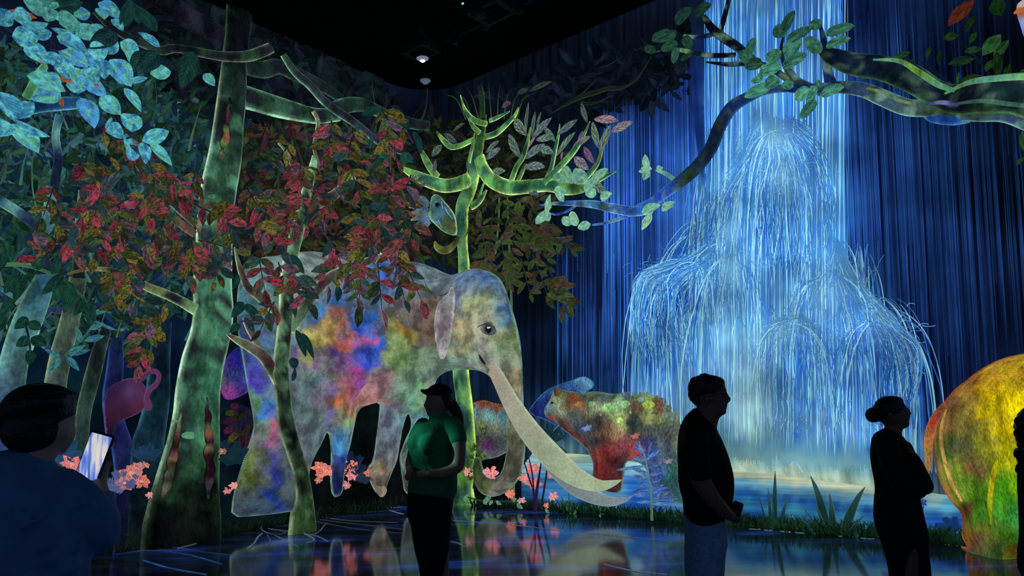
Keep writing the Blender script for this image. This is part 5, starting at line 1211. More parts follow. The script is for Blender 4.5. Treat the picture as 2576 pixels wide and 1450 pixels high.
MAIN_BR = [([(575, 236, 40), (606, 242, 60), (640, 252, 60), (700, 270, 56), (760, 285, 46), (800, 292, 40), (850, 288, 34)], [(0, (50, 84, 66)), (1, (34, 60, 52))], (150, 210, 170), .08),
           ([(830, 284, 44), (870, 266, 40), (910, 264, 36), (950, 280, 34), (990, 300, 34), (1040, 312, 30), (1080, 318, 24)], [(0, (34, 56, 46)), (1, (18, 30, 40))], (70, 120, 96), .16),
           ([(236, 30, 10), (270, 62, 16), (310, 88, 22), (360, 110, 24), (404, 127, 24), (440, 122, 22), (490, 130, 24), (560, 142, 26), (620, 142, 28), (660, 130, 28), (682, 120, 26)], [(0, (24, 34, 36)), (.6, (28, 48, 40)), (1, (50, 80, 60))], (120, 140, 120), .42),
           ([(712, 138, 20), (740, 180, 24), (780, 216, 26), (812, 252, 26), (850, 282, 26), (890, 308, 24), (930, 340, 22), (966, 366, 18), (1010, 384, 12)], [(0, (34, 60, 48)), (.5, (40, 44, 60)), (1, (40, 34, 60))], (110, 160, 130), .46),
           ([(620, 168, 46), (660, 176, 44), (700, 168, 40), (740, 186, 40), (800, 212, 34), (860, 250, 26)], [(0, (26, 44, 40)), (1, (16, 24, 32))], (60, 84, 76), .1),
           ([(560, 90, 50), (500, 60, 60), (440, 24, 66), (400, -10, 70)], [(0, (16, 18, 28)), (1, (14, 16, 26))], (26, 26, 40), .1),
           ([(490, 590, 20), (452, 562, 22), (420, 540, 22), (380, 522, 20), (330, 516, 18), (280, 522, 15), (220, 548, 12), (170, 582, 9), (130, 616, 5)], [(0, (90, 84, 70)), (.4, (130, 60, 80)), (1, (60, 60, 50))], (190, 90, 120), .4),
           ([(492, 566, 18), (450, 528, 18), (410, 490, 17), (380, 455, 15), (352, 425, 13), (330, 395, 9), (300, 350, 6), (260, 328, 4)], [(0, (90, 90, 70)), (1, (60, 60, 48))], (160, 150, 130), .4),
           ([(492, 780, 30), (450, 756, 26), (410, 738, 24), (370, 722, 22), (330, 700, 16), (280, 680, 12), (220, 678, 9), (170, 690, 5)], [(0, (100, 140, 100)), (.5, (110, 110, 70)), (1, (90, 70, 50))], (170, 200, 140), .4)]
for p, core, rim, d in MAIN_BR:
    tube('branch', p, d, core, rim, m_bark, bt, dep=0.5, step=10, blotch=(30, 34, 44), seed=p[0][0] * .1, blotch_s=3)
r = random.Random(33)
tw = []
for i in range(24):
    tw.append((r.uniform(130, 480), r.uniform(350, 640), r.choice([80, 100, 120, 60, 140]) + r.uniform(-15, 15), r.uniform(55, 90)))
tw += [(300, 520, 90, 90), (300, 610, 70, 90), (370, 700, 150, 90), (420, 755, 130, 90), (390, 790, 110, 90), (360, 870, 100, 50), (480, 600, 80, 60), (500, 605, 10, 90), (560, 650, 110, 60), (330, 690, 90, 70), (250, 330, 20, 80), (300, 345, 50, 80), (490, 430, 100, 70), (470, 470, 120, 60), (140, 575, 10, 60), (500, 520, 20, 80), (560, 520, 70, 60), (280, 680, 80, 60)]
sprays(bt, tw, [L['red'], L['red'], L['red_o']], 0.47, size=(34, 56), n=7, seed=11, limit=300, bright=(.4, 1.15), wd=.46)

# big teal-leaved bough, upper left
tb = root('leafy_bough', 'bough of big glowing teal leaves in the upper left corner', 'branch', on_wall([(120, 150)], 0.5)[0])
for p in [[(112, -10, 12), (116, 40, 13), (126, 80, 13), (134, 110, 9)], [(-10, 40, 16), (30, 75, 14), (80, 98, 16), (130, 118, 16), (190, 128, 10)], [(118, 120, 14), (126, 165, 12), (140, 195, 11), (170, 228, 9), (215, 240, 6)], [(215, 215, 6), (270, 270, 7), (300, 310, 8), (325, 370, 7), (345, 412, 5)], [(-10, 62, 8), (20, 88, 6), (90, 98, 4)], [(180, 20, 6), (240, 60, 7), (290, 78, 8)]]:
    tube('twig', p, 0.5, [(0, (14, 22, 40)), (1, (20, 24, 44))], (40, 60, 90), m_vine, tb, dep=0.8, nseg=8)
tube('bough', [(44, 290, 22), (90, 270, 30), (150, 262, 34), (205, 258, 30)], 0.45, [(0, (20, 50, 90)), (1, (24, 70, 110))], (80, 150, 170), m_bark, tb, dep=0.6)
tube('bough', [(66, 246, 20), (84, 215, 22), (104, 180, 20), (116, 160, 14)], 0.44, [(0, (60, 120, 80)), (1, (60, 110, 80))], (110, 170, 110), m_bark, tb, dep=0.6)
for (bx, by, tx, ty, wd, kd, br) in [(112, 40, 60, -8, 44, 'teal', .75), (126, 40, 168, 20, 40, 'teal', .9), (30, 92, 92, 98, 44, 'teal', 1), (30, 35, 76, 48, 36, 'teal', .9), (0, 30, 24, 60, 34, 'teal', .9), (48, 56, 116, 58, 40, 'teal_half', .8), (84, 92, 126, 82, 34, 'teal', .9), (150, 60, 190, 48, 44, 'teal', .8), (120, 55, 118, 20, 30, 'teal', .7), (186, 40, 224, 32, 30, 'teal', .75), (142, 92, 214, 125, 42, 'teal', 1.1), (128, 70, 184, 80, 30, 'teal_half', .8),
                                    (190, 90, 252, 78, 40, 'teal', 1), (246, 8, 302, 44, 40, 'teal', 1), (250, 20, 262, 46, 30, 'teal', .8), (280, 48, 308, 76, 26, 'teal', .8), (60, 112, 120, 156, 40, 'teal', 1.1), (120, 158, 148, 140, 34, 'teal', 1), (156, 128, 216, 165, 44, 'teal', 1.1), (186, 185, 138, 162, 44, 'teal', 1.1), (222, 130, 268, 128, 40, 'teal', 1.1), (232, 170, 226, 130, 44, 'teal', 1), (262, 135, 290, 100, 34, 'teal', .9), (302, 106, 348, 136, 36, 'teal', 1), (320, 110, 330, 160, 34, 'teal', 1),
                                    (190, 170, 200, 218, 40, 'teal', 1.1), (215, 170, 230, 198, 36, 'teal', 1), (250, 145, 262, 195, 34, 'teal', 1), (276, 150, 326, 212, 50, 'teal', 1.15), (284, 192, 330, 192, 34, 'teal', 1), (326, 206, 368, 196, 14, 'teal', .9), (378, 186, 426, 180, 34, 'teal', 1.1), (68, 190, 158, 226, 46, 'teal', 1.15), (110, 186, 150, 218, 36, 'teal', 1.1), (150, 225, 84, 248, 44, 'teal', 1.05), (166, 214, 214, 222, 36, 'teal', 1), (206, 206, 264, 240, 42, 'teal', 1.15), (200, 180, 196, 232, 36, 'teal', .9),
                                    (312, 222, 352, 276, 28, 'teal', 1.15), (250, 246, 300, 285, 40, 'teal', 1.1), (202, 246, 236, 316, 44, 'teal', 1.15), (322, 286, 332, 328, 44, 'teal_round', 1.15), (268, 330, 280, 298, 16, 'teal', 1), (310, 330, 270, 330, 36, 'teal', 1.1), (0, 232, 36, 300, 48, 'teal', 1.1), (36, 292, 82, 262, 36, 'teal', 1), (22, 308, -12, 340, 44, 'teal', 1), (30, 312, 92, 378, 52, 'teal', 1.2), (40, 302, 120, 340, 40, 'teal_half', 1.15), (340, 400, 314, 338, 26, 'teal', 1.05), (340, 405, 322, 370, 30, 'teal', 1.1),
                                    (358, 355, 420, 332, 32, 'teal', 1.1), (358, 358, 366, 408, 28, 'teal', 1.1), (376, 360, 428, 412, 26, 'teal', 1.1), (-10, 60, 24, 30, 40, 'teal', .8), (170, 110, 150, 84, 30, 'teal', .9), (232, 60, 254, 92, 28, 'teal', .8), (512, 186, 538, 214, 24, 'teal', .9), (402, 118, 352, 84, 22, 'teal', .9), (90, 20, 150, 6, 24, 'teal', .5), (250, 200, 220, 190, 30, 'teal', .9), (176, 148, 150, 130, 24, 'teal', .9), (206, 60, 186, 76, 26, 'teal', .8)]:
    put_leaf('leaf', L[kd], tb, (bx, by), (tx + (tx - bx) * .1, ty + (ty - by) * .1), wd * 1.2, 0.55 + random.uniform(-.03, .05), tilt=random.uniform(-.25, .25), bright=br * 1.05)
for (bx, by, tx, ty, wd, kd) in [(292, 82, 222, 122, 46, 'deep'), (398, 132, 346, 186, 48, 'deep'), (360, 130, 325, 186, 36, 'deep'), (486, 130, 455, 224, 48, 'deep'), (130, 20, 210, 6, 40, 'deep'), (305, 70, 330, -5, 34, 'deep'), (350, 60, 330, 0, 30, 'deep'), (395, 80, 336, 10, 34, 'deep')]:
    put_leaf('leaf', L[kd], tb, (bx, by), (tx, ty), wd, 0.6, tilt=random.uniform(-.2, .2), bright=.8)
for (bx, by, tx, ty, wd) in [(20, 26, 94, 46, 20), (150, 188, 184, 206, 26), (146, 236, 158, 272, 14), (88, 146, 112, 162, 12), (232, 206, 250, 218, 10)]:
    put_leaf('dry_leaf', L['orange'], tb, (bx, by), (tx, ty), wd, 0.53, bright=.8)

# leaf fan with dark green leaves, left edge low
lb = root('leafy_bough', 'thin twig of dark green leaves hanging at the left edge above the photographer', 'branch', on_wall([(140, 720)], 0.3)[0])
tube('twig', [(-10, 668, 8), (60, 668, 8), (130, 690, 8), (190, 730, 6), (228, 770, 4)], 0.3, [(0, (60, 110, 70)), (1, (40, 70, 50))], (110, 160, 100), m_vine, lb, nseg=8)
tube('twig', [(60, 800, 4), (72, 850, 5), (76, 880, 4)], 0.3, [(0, (14, 24, 24)), (1, (14, 24, 24))], (40, 60, 60), m_vine, lb, nseg=6)
for (bx, by, tx, ty, wd) in [(158, 690, 104, 742, 28), (150, 700, 140, 760, 30), (165, 705, 190, 770, 26), (180, 720, 160, 790, 28), (210, 750, 185, 796, 26), (215, 760, 240, 810, 24), (60, 690, 36, 760, 28), (40, 690, 10, 740, 28), (70, 800, 36, 828, 28), (74, 810, 104, 830, 26), (74, 850, 40, 872, 28), (78, 850, 118, 870, 30), (76, 880, 72, 920, 26), (10, 640, -10, 690, 26), (100, 680, 80, 640, 24), (130, 690, 150, 640, 26), (30, 660, 10, 600, 26), (20, 600, 40, 560, 24), (60, 620, 100, 600, 22), (30, 760, 0, 790, 26), (10, 790, -10, 840, 26), (220, 780, 232, 820, 22)]:
    put_leaf('leaf', L['deep'], lb, (bx, by), (tx, ty), wd, 0.33 + random.uniform(0, .03), tilt=random.uniform(-.3, .3), bright=.95, tint=(.9, 1.05, .8))

# slim blue-green sapling leaves
sl = root('sapling', 'blue-green narrow-leaved sapling in front of the grey-green trunk', 'sapling', base_at(170, None, 0.2))
tube('stem', [(164, 896, 7), (200, 860, 6), (226, 830, 5), (240, 800, 3)], 0.2, [(0, (40, 90, 80)), (1, (40, 80, 90))], (90, 150, 120), m_vine, sl, nseg=8)
for (bx, by, tx, ty, wd) in [(165, 898, 200, 934, 18), (170, 893, 230, 880, 16), (172, 890, 216, 868, 15), (236, 805, 298, 832, 20), (212, 858, 264, 845, 17), (226, 830, 262, 812, 14), (212, 800, 240, 812, 14), (236, 790, 276, 776, 14), (150, 898, 112, 880, 14), (205, 862, 190, 820, 14), (150, 900, 124, 940, 16)]:
    put_leaf('leaf', L['teal_half'] if wd > 18 else L['teal'], sl, (bx, by), (tx, ty), wd, 0.23, tilt=random.uniform(-.3, .3), bright=.5)

# big dusky leaves hanging near the room corner
dl_ = root('leafy_bough', 'spray of large dusky teal leaves hanging left of the lime tree', 'branch', on_wall([(960, 350)], 0.5)[0])
tube('twig', [(930, 330, 6), (970, 350, 5), (1010, 385, 4), (1036, 400, 3)], 0.5, [(0, (30, 40, 50)), (1, (24, 34, 40))], (60, 80, 90), m_vine, dl_, nseg=6)
for (bx, by, tx, ty, wd, br) in [(956, 352, 968, 430, 34, 1.3), (936, 338, 930, 375, 12, 1), (980, 362, 1000, 345, 24, .7), (1010, 385, 1040, 410, 24, 1.0), (1012, 388, 1010, 420, 20, .9), (890, 300, 906, 355, 12, 1.1), (910, 290, 960, 270, 22, .6), (1040, 330, 1060, 390, 26, .7), (1004, 330, 1030, 300, 24, .5)]:
    put_leaf('leaf', L['deep'], dl_, (bx, by), (tx, ty), wd, 0.53, tilt=random.uniform(-.3, .3), bright=br * 1.3, tint=(.9, 1.1, 1))

# olive bush right of the lime tree
ob = root('bush', 'dark olive and rust leaved bush above the elephant forehead, right of the lime trunk', 'bush', base_at(1280, None, 0.1))
for p in [[(1276, 480, 5), (1278, 560, 6), (1282, 650, 8), (1286, 760, 8), (1288, 900, 10), (1290, 1100, 12), (1290, 1262, 14)], [(1200, 690, 10), (1225, 650, 8), (1262, 600, 8), (1290, 555, 6), (1310, 540, 3)], [(1262, 700, 6), (1300, 665, 5), (1320, 660, 3)], [(1335, 625, 5), (1370, 602, 5), (1410, 598, 3)], [(1256, 480, 6), (1254, 560, 6), (1246, 640, 6)]]:
    tube('stem', p, 0.06, [(0, (60, 84, 66)), (1, (70, 100, 60))], (100, 130, 100), m_vine, ob, nseg=8)
r = random.Random(44)
tw = [(1300, 560, 100, 70), (1330, 560, 70, 60), (1370, 580, 90, 40), (1400, 600, 30, 40), (1310, 650, 75, 90), (1340, 640, 70, 110), (1370, 660, 60, 110), (1400, 690, 70, 80), (1260, 600, 80, 80), (1240, 540, 100, 70), (1280, 520, 60, 70), (1220, 500, 120, 70), (1250, 480, 60, 70), (1300, 500, 30, 60), (1330, 490, 20, 40), (1290, 640, 100, 60), (1230, 620, 110, 60), (1260, 660, 60, 50), (1210, 570, 80, 60), (1350, 540, 80, 50), (1220, 660, 70, 40), (1390, 560, 100, 30), (1300, 600, 20, 80), (1380, 700, 65, 70)]
sprays(ob, tw, L['olive'], 0.12, size=(26, 42), wd=.44, n=8, seed=6, bright=(.6, 1.3), colr=(34, 40, 34))

# right-hand bough across the waterfall
rb = root('leafy_bough', 'thick mottled blue bough reaching from the right edge across the waterfall', 'branch', on_wall([(2300, 240)], 0.7)[0])
BOUGH = [(0, (40, 70, 80)), (.5, (30, 44, 70)), (1, (24, 40, 100))]
for p, core, rim in [([(3000, 330, 150), (2820, 280, 136), (2640, 250, 120), (2560, 236, 104), (2480, 240, 92), (2410, 250, 76), (2350, 232, 62), (2290, 196, 66), (2220, 172, 62), (2150, 162, 56), (2090, 140, 40), (2062, 120, 16)], [(0, (44, 78, 66)), (.3, (30, 54, 60)), (.6, (18, 28, 44)), (1, (16, 30, 50))], (100, 160, 100)),
                     ([(3000, 420, 80), (2820, 372, 72), (2640, 320, 60), (2540, 286, 50), (2470, 290, 34), (2400, 284, 40), (2340, 274, 44), (2280, 270, 42), (2220, 246, 40), (2170, 226, 36), (2110, 220, 32), (2050, 224, 28), (1990, 222, 24)], [(0, (34, 70, 90)), (.3, (40, 60, 120)), (.6, (60, 80, 60)), (1, (20, 40, 110))], (110, 170, 160)),
                     ([(2440, 300, 20), (2400, 298, 36), (2350, 292, 34), (2320, 280, 14)], [(0, (30, 80, 170)), (1, (24, 60, 170))], (80, 130, 200)),
                     ([(2095, 230, 34), (2084, 190, 24), (2078, 150, 20), (2072, 100, 14), (2062, 60, 7)], [(0, (20, 36, 100)), (1, (10, 18, 40))], (30, 50, 110)),
                     ([(2068, 232, 22), (2010, 208, 22), (1990, 186, 18), (1972, 160, 12), (1966, 120, 9), (1974, 80, 7)], [(0, (50, 70, 80)), (.5, (30, 40, 60)), (1, (10, 16, 34))], (70, 100, 110)),
                     ([(2000, 222, 18), (1930, 226, 24), (1880, 246, 30), (1840, 272, 36), (1810, 320, 36), (1790, 370, 36), (1754, 420, 36), (1710, 458, 34), (1668, 490, 28), (1640, 510, 26), (1600, 528, 22)], [(0, (20, 44, 110)), (.3, (20, 40, 90)), (.45, (12, 22, 40)), (.7, (24, 44, 70)), (1, (40, 90, 200))], (90, 150, 220)),
                     ([(1640, 526, 26), (1590, 532, 26), (1540, 524, 24), (1490, 514, 20), (1440, 512, 14), (1395, 512, 9), (1360, 516, 3)], [(0, (30, 70, 180)), (.5, (60, 110, 140)), (1, (30, 80, 190))], (120, 180, 230)),
                     ([(1600, 535, 10), (1560, 550, 9), (1520, 562, 7), (1490, 566, 4)], [(0, (40, 90, 200)), (1, (60, 120, 180))], (120, 180, 230)), ([(1450, 516, 8), (1430, 530, 7), (1400, 540, 5), (1380, 536, 3)], [(0, (40, 90, 190)), (1, (40, 90, 190))], (110, 170, 220)),
                     ([(1700, 455, 10), (1676, 438, 10), (1650, 428, 5)], [(0, (80, 140, 140)), (1, (90, 150, 130))], (140, 200, 170)), ([(1664, 506, 10), (1680, 520, 8), (1695, 520, 3)], [(0, (40, 90, 190)), (1, (70, 130, 160))], (110, 170, 220)),
                     ([(1990, 205, 16), (1930, 168, 16), (1880, 160, 14), (1830, 162, 12), (1775, 156, 4)], [(0, (14, 24, 50)), (1, (10, 16, 30))], (30, 60, 110)), ([(1905, 165, 16), (1860, 122, 22), (1820, 95, 22), (1790, 70, 20), (1770, 40, 12)], [(0, (10, 16, 36)), (1, (8, 12, 22))], (24, 40, 80)),
                     ([(1850, 138, 12), (1790, 140, 14), (1740, 132, 14), (1690, 124, 9), (1640, 133, 3)], [(0, (8, 14, 28)), (1, (14, 26, 34))], (24, 44, 60)), ([(1810, 85, 14), (1822, 45, 14), (1836, -10, 12)], [(0, (8, 12, 22)), (1, (8, 12, 20))], (20, 30, 50)), ([(1800, 84, 12), (1760, 94, 12), (1720, 90, 8)], [(0, (8, 12, 22)), (1, (18, 30, 80))], (20, 40, 80))]:
    tube('bough', p, 0.66, core, rim, m_bark, rb, dep=0.6, step=10, nseg=16 if p[0][2] > 30 else 10, blotch=(50, 80, 60) if p[0][2] > 30 else (100, 140, 90), seed=p[0][0] * .07, blotch_s=5, bbias=-.25, blotch2=(96, 132, 116), thin=p[0][2] > 50)
for p, c0_, c1_ in [([(2196, 150, 5), (2262, 154, 11), (2312, 182, 15), (2362, 214, 15), (2402, 228, 10)], (90, 160, 140), (116, 160, 50)), ([(2376, 236, 6), (2440, 207, 14), (2520, 196, 17), (2610, 192, 17)], (110, 170, 90), (80, 140, 130)), ([(2180, 222, 5), (2220, 232, 9), (2260, 252, 9), (2300, 262, 5)], (110, 130, 60), (90, 130, 120)), ([(2400, 262, 6), (2470, 254, 11), (2540, 262, 12), (2620, 270, 10)], (80, 120, 100), (60, 100, 90)), ([(2330, 262, 5), (2372, 258, 12), (2410, 266, 8)], (70, 70, 170), (120, 130, 170))]:
    tube('bough_highlight', p, .92, [(0, c0_), (.5, c1_), (1, c0_)], c0_, m_bark, rb, dep=.5, step=9, nseg=8)  # pale strips painted on as highlights along the bough
for (bx, by, tx, ty, wd, kd, br) in [(1980, 78, 1942, 80, 34, 'branch', .35), (1974, 80, 1998, 26, 30, 'branch', .35), (2066, 66, 2034, 62, 30, 'branch', .5), (1980, 104, 2044, 70, 30, 'branch', .6), (2078, 86, 2150, 64, 28, 'branch', .55), (2078, 118, 2140, 96, 28, 'branch', .65), (2066, 132, 2026, 94, 32, 'branch', .6), (1974, 140, 2016, 98, 36, 'branch', .8), (1970, 168, 2030, 136, 32, 'branch', .8), (1930, 156, 1966, 128, 34, 'branch', .7), (1902, 166, 1860, 128, 30, 'branch', .45),
                                    (1884, 140, 1898, 94, 24, 'branch', .45), (1918, 160, 1872, 166, 32, 'branch', .5), (1964, 166, 1908, 186, 34, 'branch', 1), (1904, 190, 1914, 206, 36, 'branch', .9), (1960, 200, 1926, 222, 42, 'branch', 1), (1940, 216, 1872, 244, 32, 'branch', 1.1), (1996, 218, 1966, 212, 26, 'branch', .7), (2038, 224, 2000, 252, 34, 'branch', 1), (2066, 240, 2124, 218, 32, 'branch', 1), (2056, 232, 2034, 224, 26, 'branch', 1), (2050, 246, 2030, 242, 30, 'branch', 1), (2052, 252, 2014, 300, 26, 'branch', .9), (2060, 218, 2056, 200, 12, 'branch', .9),
                                    (1640, 425, 1606, 432, 24, 'mint_o', 1.05), (1630, 425, 1622, 388, 22, 'mint_o', 1.05), (1634, 432, 1618, 454, 22, 'mint_o', 1), (1652, 428, 1668, 422, 18, 'mint_o', 1), (1614, 535, 1662, 516, 28, 'mint_o', 1), (1640, 540, 1614, 580, 24, 'mint_o', 1.05), (1664, 530, 1698, 508, 24, 'mint_o', 1), (1384, 536, 1346, 562, 28, 'mint', 1), (1376, 534, 1384, 488, 18, 'mint_o', 1), (1372, 540, 1388, 516, 20, 'mint', 1), (1380, 540, 1382, 556, 22, 'mint', 1), (1440, 560, 1412, 552, 24, 'mint', 1), (1452, 568, 1436, 532, 24, 'mint', 1), (1486, 564, 1452, 574, 24, 'mint_o', 1),
                                    (1410, 495, 1424, 480, 26, 'mint', .95), (1400, 470, 1418, 508, 22, 'mint', 1), (1470, 480, 1512, 442, 26, 'mint', .85), (1440, 440, 1480, 450, 40, 'mint', .85), (1500, 490, 1472, 478, 26, 'mint', 1), (1510, 500, 1540, 486, 26, 'mint_o', 1), (1418, 420, 1440, 462, 26, 'mint', .7), (1490, 455, 1530, 425, 24, 'mint', .8), (1390, 450, 1420, 440, 20, 'mint', .7),
                                    (1700, 90, 1640, 100, 30, 'branch', .25), (1706, 110, 1662, 124, 26, 'branch', .25), (1704, 120, 1694, 160, 20, 'branch', .35), (1740, 120, 1720, 90, 26, 'branch', .2), (1680, 110, 1700, 75, 28, 'branch', .22), (1640, 100, 1690, 80, 28, 'branch', .2), (1700, 60, 1740, 20, 34, 'branch', .15), (1750, 40, 1790, 10, 34, 'branch', .15), (1712, 150, 1740, 140, 18, 'branch', .3), (1650, 130, 1620, 120, 20, 'branch', .2)]:
    put_leaf('leaf', L[kd], rb, (bx, by), (tx, ty), wd, 0.8 + random.uniform(-.02, .05), tilt=random.uniform(-.25, .25), bright=br)

nb = root('leafy_bough', 'dark green night leaves on thin twigs at the top right, above the thick bough', 'branch', on_wall([(2450, 120)], 0.4)[0])
for p in [[(2500, 200, 5), (2460, 150, 5), (2420, 110, 4), (2400, 80, 2)], [(2400, 215, 4), (2350, 180, 5), (2310, 150, 3)], [(2500, 190, 4), (2520, 150, 4), (2530, 110, 2)]]:
    tube('twig', p, 0.4, [(0, (14, 22, 34)), (1, (12, 20, 30))], (24, 36, 60), m_vine, nb, nseg=6)
for (bx, by, tx, ty, wd, kd, br) in [(2450, 0, 2384, 66, 34, 'orange', .22), (2472, 140, 2518, 86, 34, 'night', 1.3), (2500, 148, 2538, 100, 24, 'night', 1.2), (2452, 148, 2384, 162, 24, 'night', 1), (2470, 122, 2426, 130, 18, 'night', .9), (2410, 90, 2372, 96, 22, 'night', .7), (2430, 80, 2450, 40, 20, 'night', .5), (2440, 110, 2456, 80, 16, 'night', .6), (2290, 132, 2248, 146, 16, 'night', .9), (2300, 150, 2276, 170, 22, 'night', .7), (2330, 150, 2340, 116, 12, 'night', .6), (2360, 160, 2366, 128, 12, 'night', .6), (2410, 215, 2470, 190, 26, 'night', .8), (2500, 150, 2480, 180, 20, 'night', .9), (2512, 195, 2508, 130, 22, 'night', .5), (2500, 0, 2520, 40, 34, 'night', .4), (2408, 216, 2412, 180, 8, 'night', 1.2),
                                    (2572, 330, 2576, 380, 16, 'night', 1.2), (2576, 395, 2556, 418, 12, 'night', 1.2), (2560, 190, 2590, 180, 20, 'night', .9), (2530, 200, 2540, 160, 16, 'night', .6)]:
    put_leaf('leaf', L[kd], nb, (bx, by), (tx, ty), wd, 0.44, tilt=random.uniform(-.2, .2), bright=br)
# dim dead branch high by the room corner
db = root('dead_branch', 'dim dry branch below the ceiling on the right of the room corner', 'branch', on_wall([(1450, 250)], 0.1)[0])
for p in [[(1380, 290, 2), (1420, 265, 8), (1460, 244, 14), (1500, 232, 14), (1530, 222, 12), (1560, 222, 10), (1600, 200, 6), (1640, 140, 2)], [(1440, 255, 5), (1470, 230, 4), (1500, 200, 1.5)], [(1460, 262, 8), (1500, 258, 7), (1540, 240, 3)], [(1500, 172, 1.5), (1530, 164, 3), (1552, 150, 1.5)]]:
    tube('branch', p, 0.08, [(0, (20, 30, 26)), (1, (24, 36, 30))], (54, 70, 44), m_vine, db, dep=.6, nseg=8)

# ------------------------------------------------ ground plants
m_grass = m_under
def grass(name, n, xr, yline, hgt, pal, d=(0.05, 0.25), seed=1, label=None):
    r = np.random.default_rng(seed)
    ch = []
    pal = lin(np.array(pal, float))
    xs = r.uniform(xr[0], xr[1], n)
    bpos = on_wall(np.stack([xs, np.full(n, 1100.0)], 1), r.uniform(d[0], d[1], n))
    V, Fc, C = [], [], []
    along = DR
    for i in range(n):
        a = -DR if xs[i] > 1082 else DL
        h = r.uniform(*hgt); lean = r.normal(0, .35) * h; wdt = r.uniform(.006, .016)
        b = np.array([bpos[i, 0], bpos[i, 1], 0.0])
        c = pal[r.integers(0, len(pal))] * r.uniform(.5, 1.4)
        k = len(V)
        nrm = normals(b[None])[0]
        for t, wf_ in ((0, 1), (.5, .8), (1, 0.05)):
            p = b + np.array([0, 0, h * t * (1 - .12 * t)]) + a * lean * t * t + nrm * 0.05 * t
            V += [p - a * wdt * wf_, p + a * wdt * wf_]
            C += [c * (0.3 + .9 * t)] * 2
        Fc += [(k, k + 1, k + 3, k + 2), (k + 2, k + 3, k + 5, k + 4)]
    o = mesh_obj(name, np.array(V), Fc, m_grass, None, np.array(C))
    return tag(o, label, 'grass', kind='stuff')
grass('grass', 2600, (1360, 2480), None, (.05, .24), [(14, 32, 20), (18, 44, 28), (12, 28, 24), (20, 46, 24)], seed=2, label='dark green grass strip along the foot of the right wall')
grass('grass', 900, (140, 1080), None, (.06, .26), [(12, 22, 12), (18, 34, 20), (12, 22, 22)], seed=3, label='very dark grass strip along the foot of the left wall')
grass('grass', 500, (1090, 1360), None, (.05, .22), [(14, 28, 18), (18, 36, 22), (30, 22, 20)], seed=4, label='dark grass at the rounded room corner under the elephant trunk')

def flower(x, y, s, d=0.3, n=6, label=None, mats='petal', bright=1.0, tint=None, group=None, ang=0):
    f = root('flower', label, 'flower', on_wall([(x, y)], d)[0], group)
    rr = random.Random(int(x * 7 + y))
    s = s * 1.25
    for k in range(n):
        a = 2 * math.pi * k / n + rr.uniform(-.2, .2) + ang
        ln = s * rr.uniform(.8, 1.2)
        put_leaf('petal', L[mats], f, (x + math.cos(a) * s * .12, y + math.sin(a) * s * .1), (x + math.cos(a) * ln, y + math.sin(a) * ln * .8), s * rr.uniform(.5, .85), d + .01 * (k % 3), tilt=rr.uniform(-.4, .4), bright=bright * rr.uniform(.85, 1.15), tint=tint)
    q = [(x + s * .15 * math.cos(k * math.pi / 3), y + s * .14 * math.sin(k * math.pi / 3)) for k in range(6)]
    relief('flower_heart', q, d + .04, .02, [(x, y, (220, 150, 116))], m_blur, f, step=4, radius=4, rnd=1)
    return f
OR = (1.0, .72, .55)
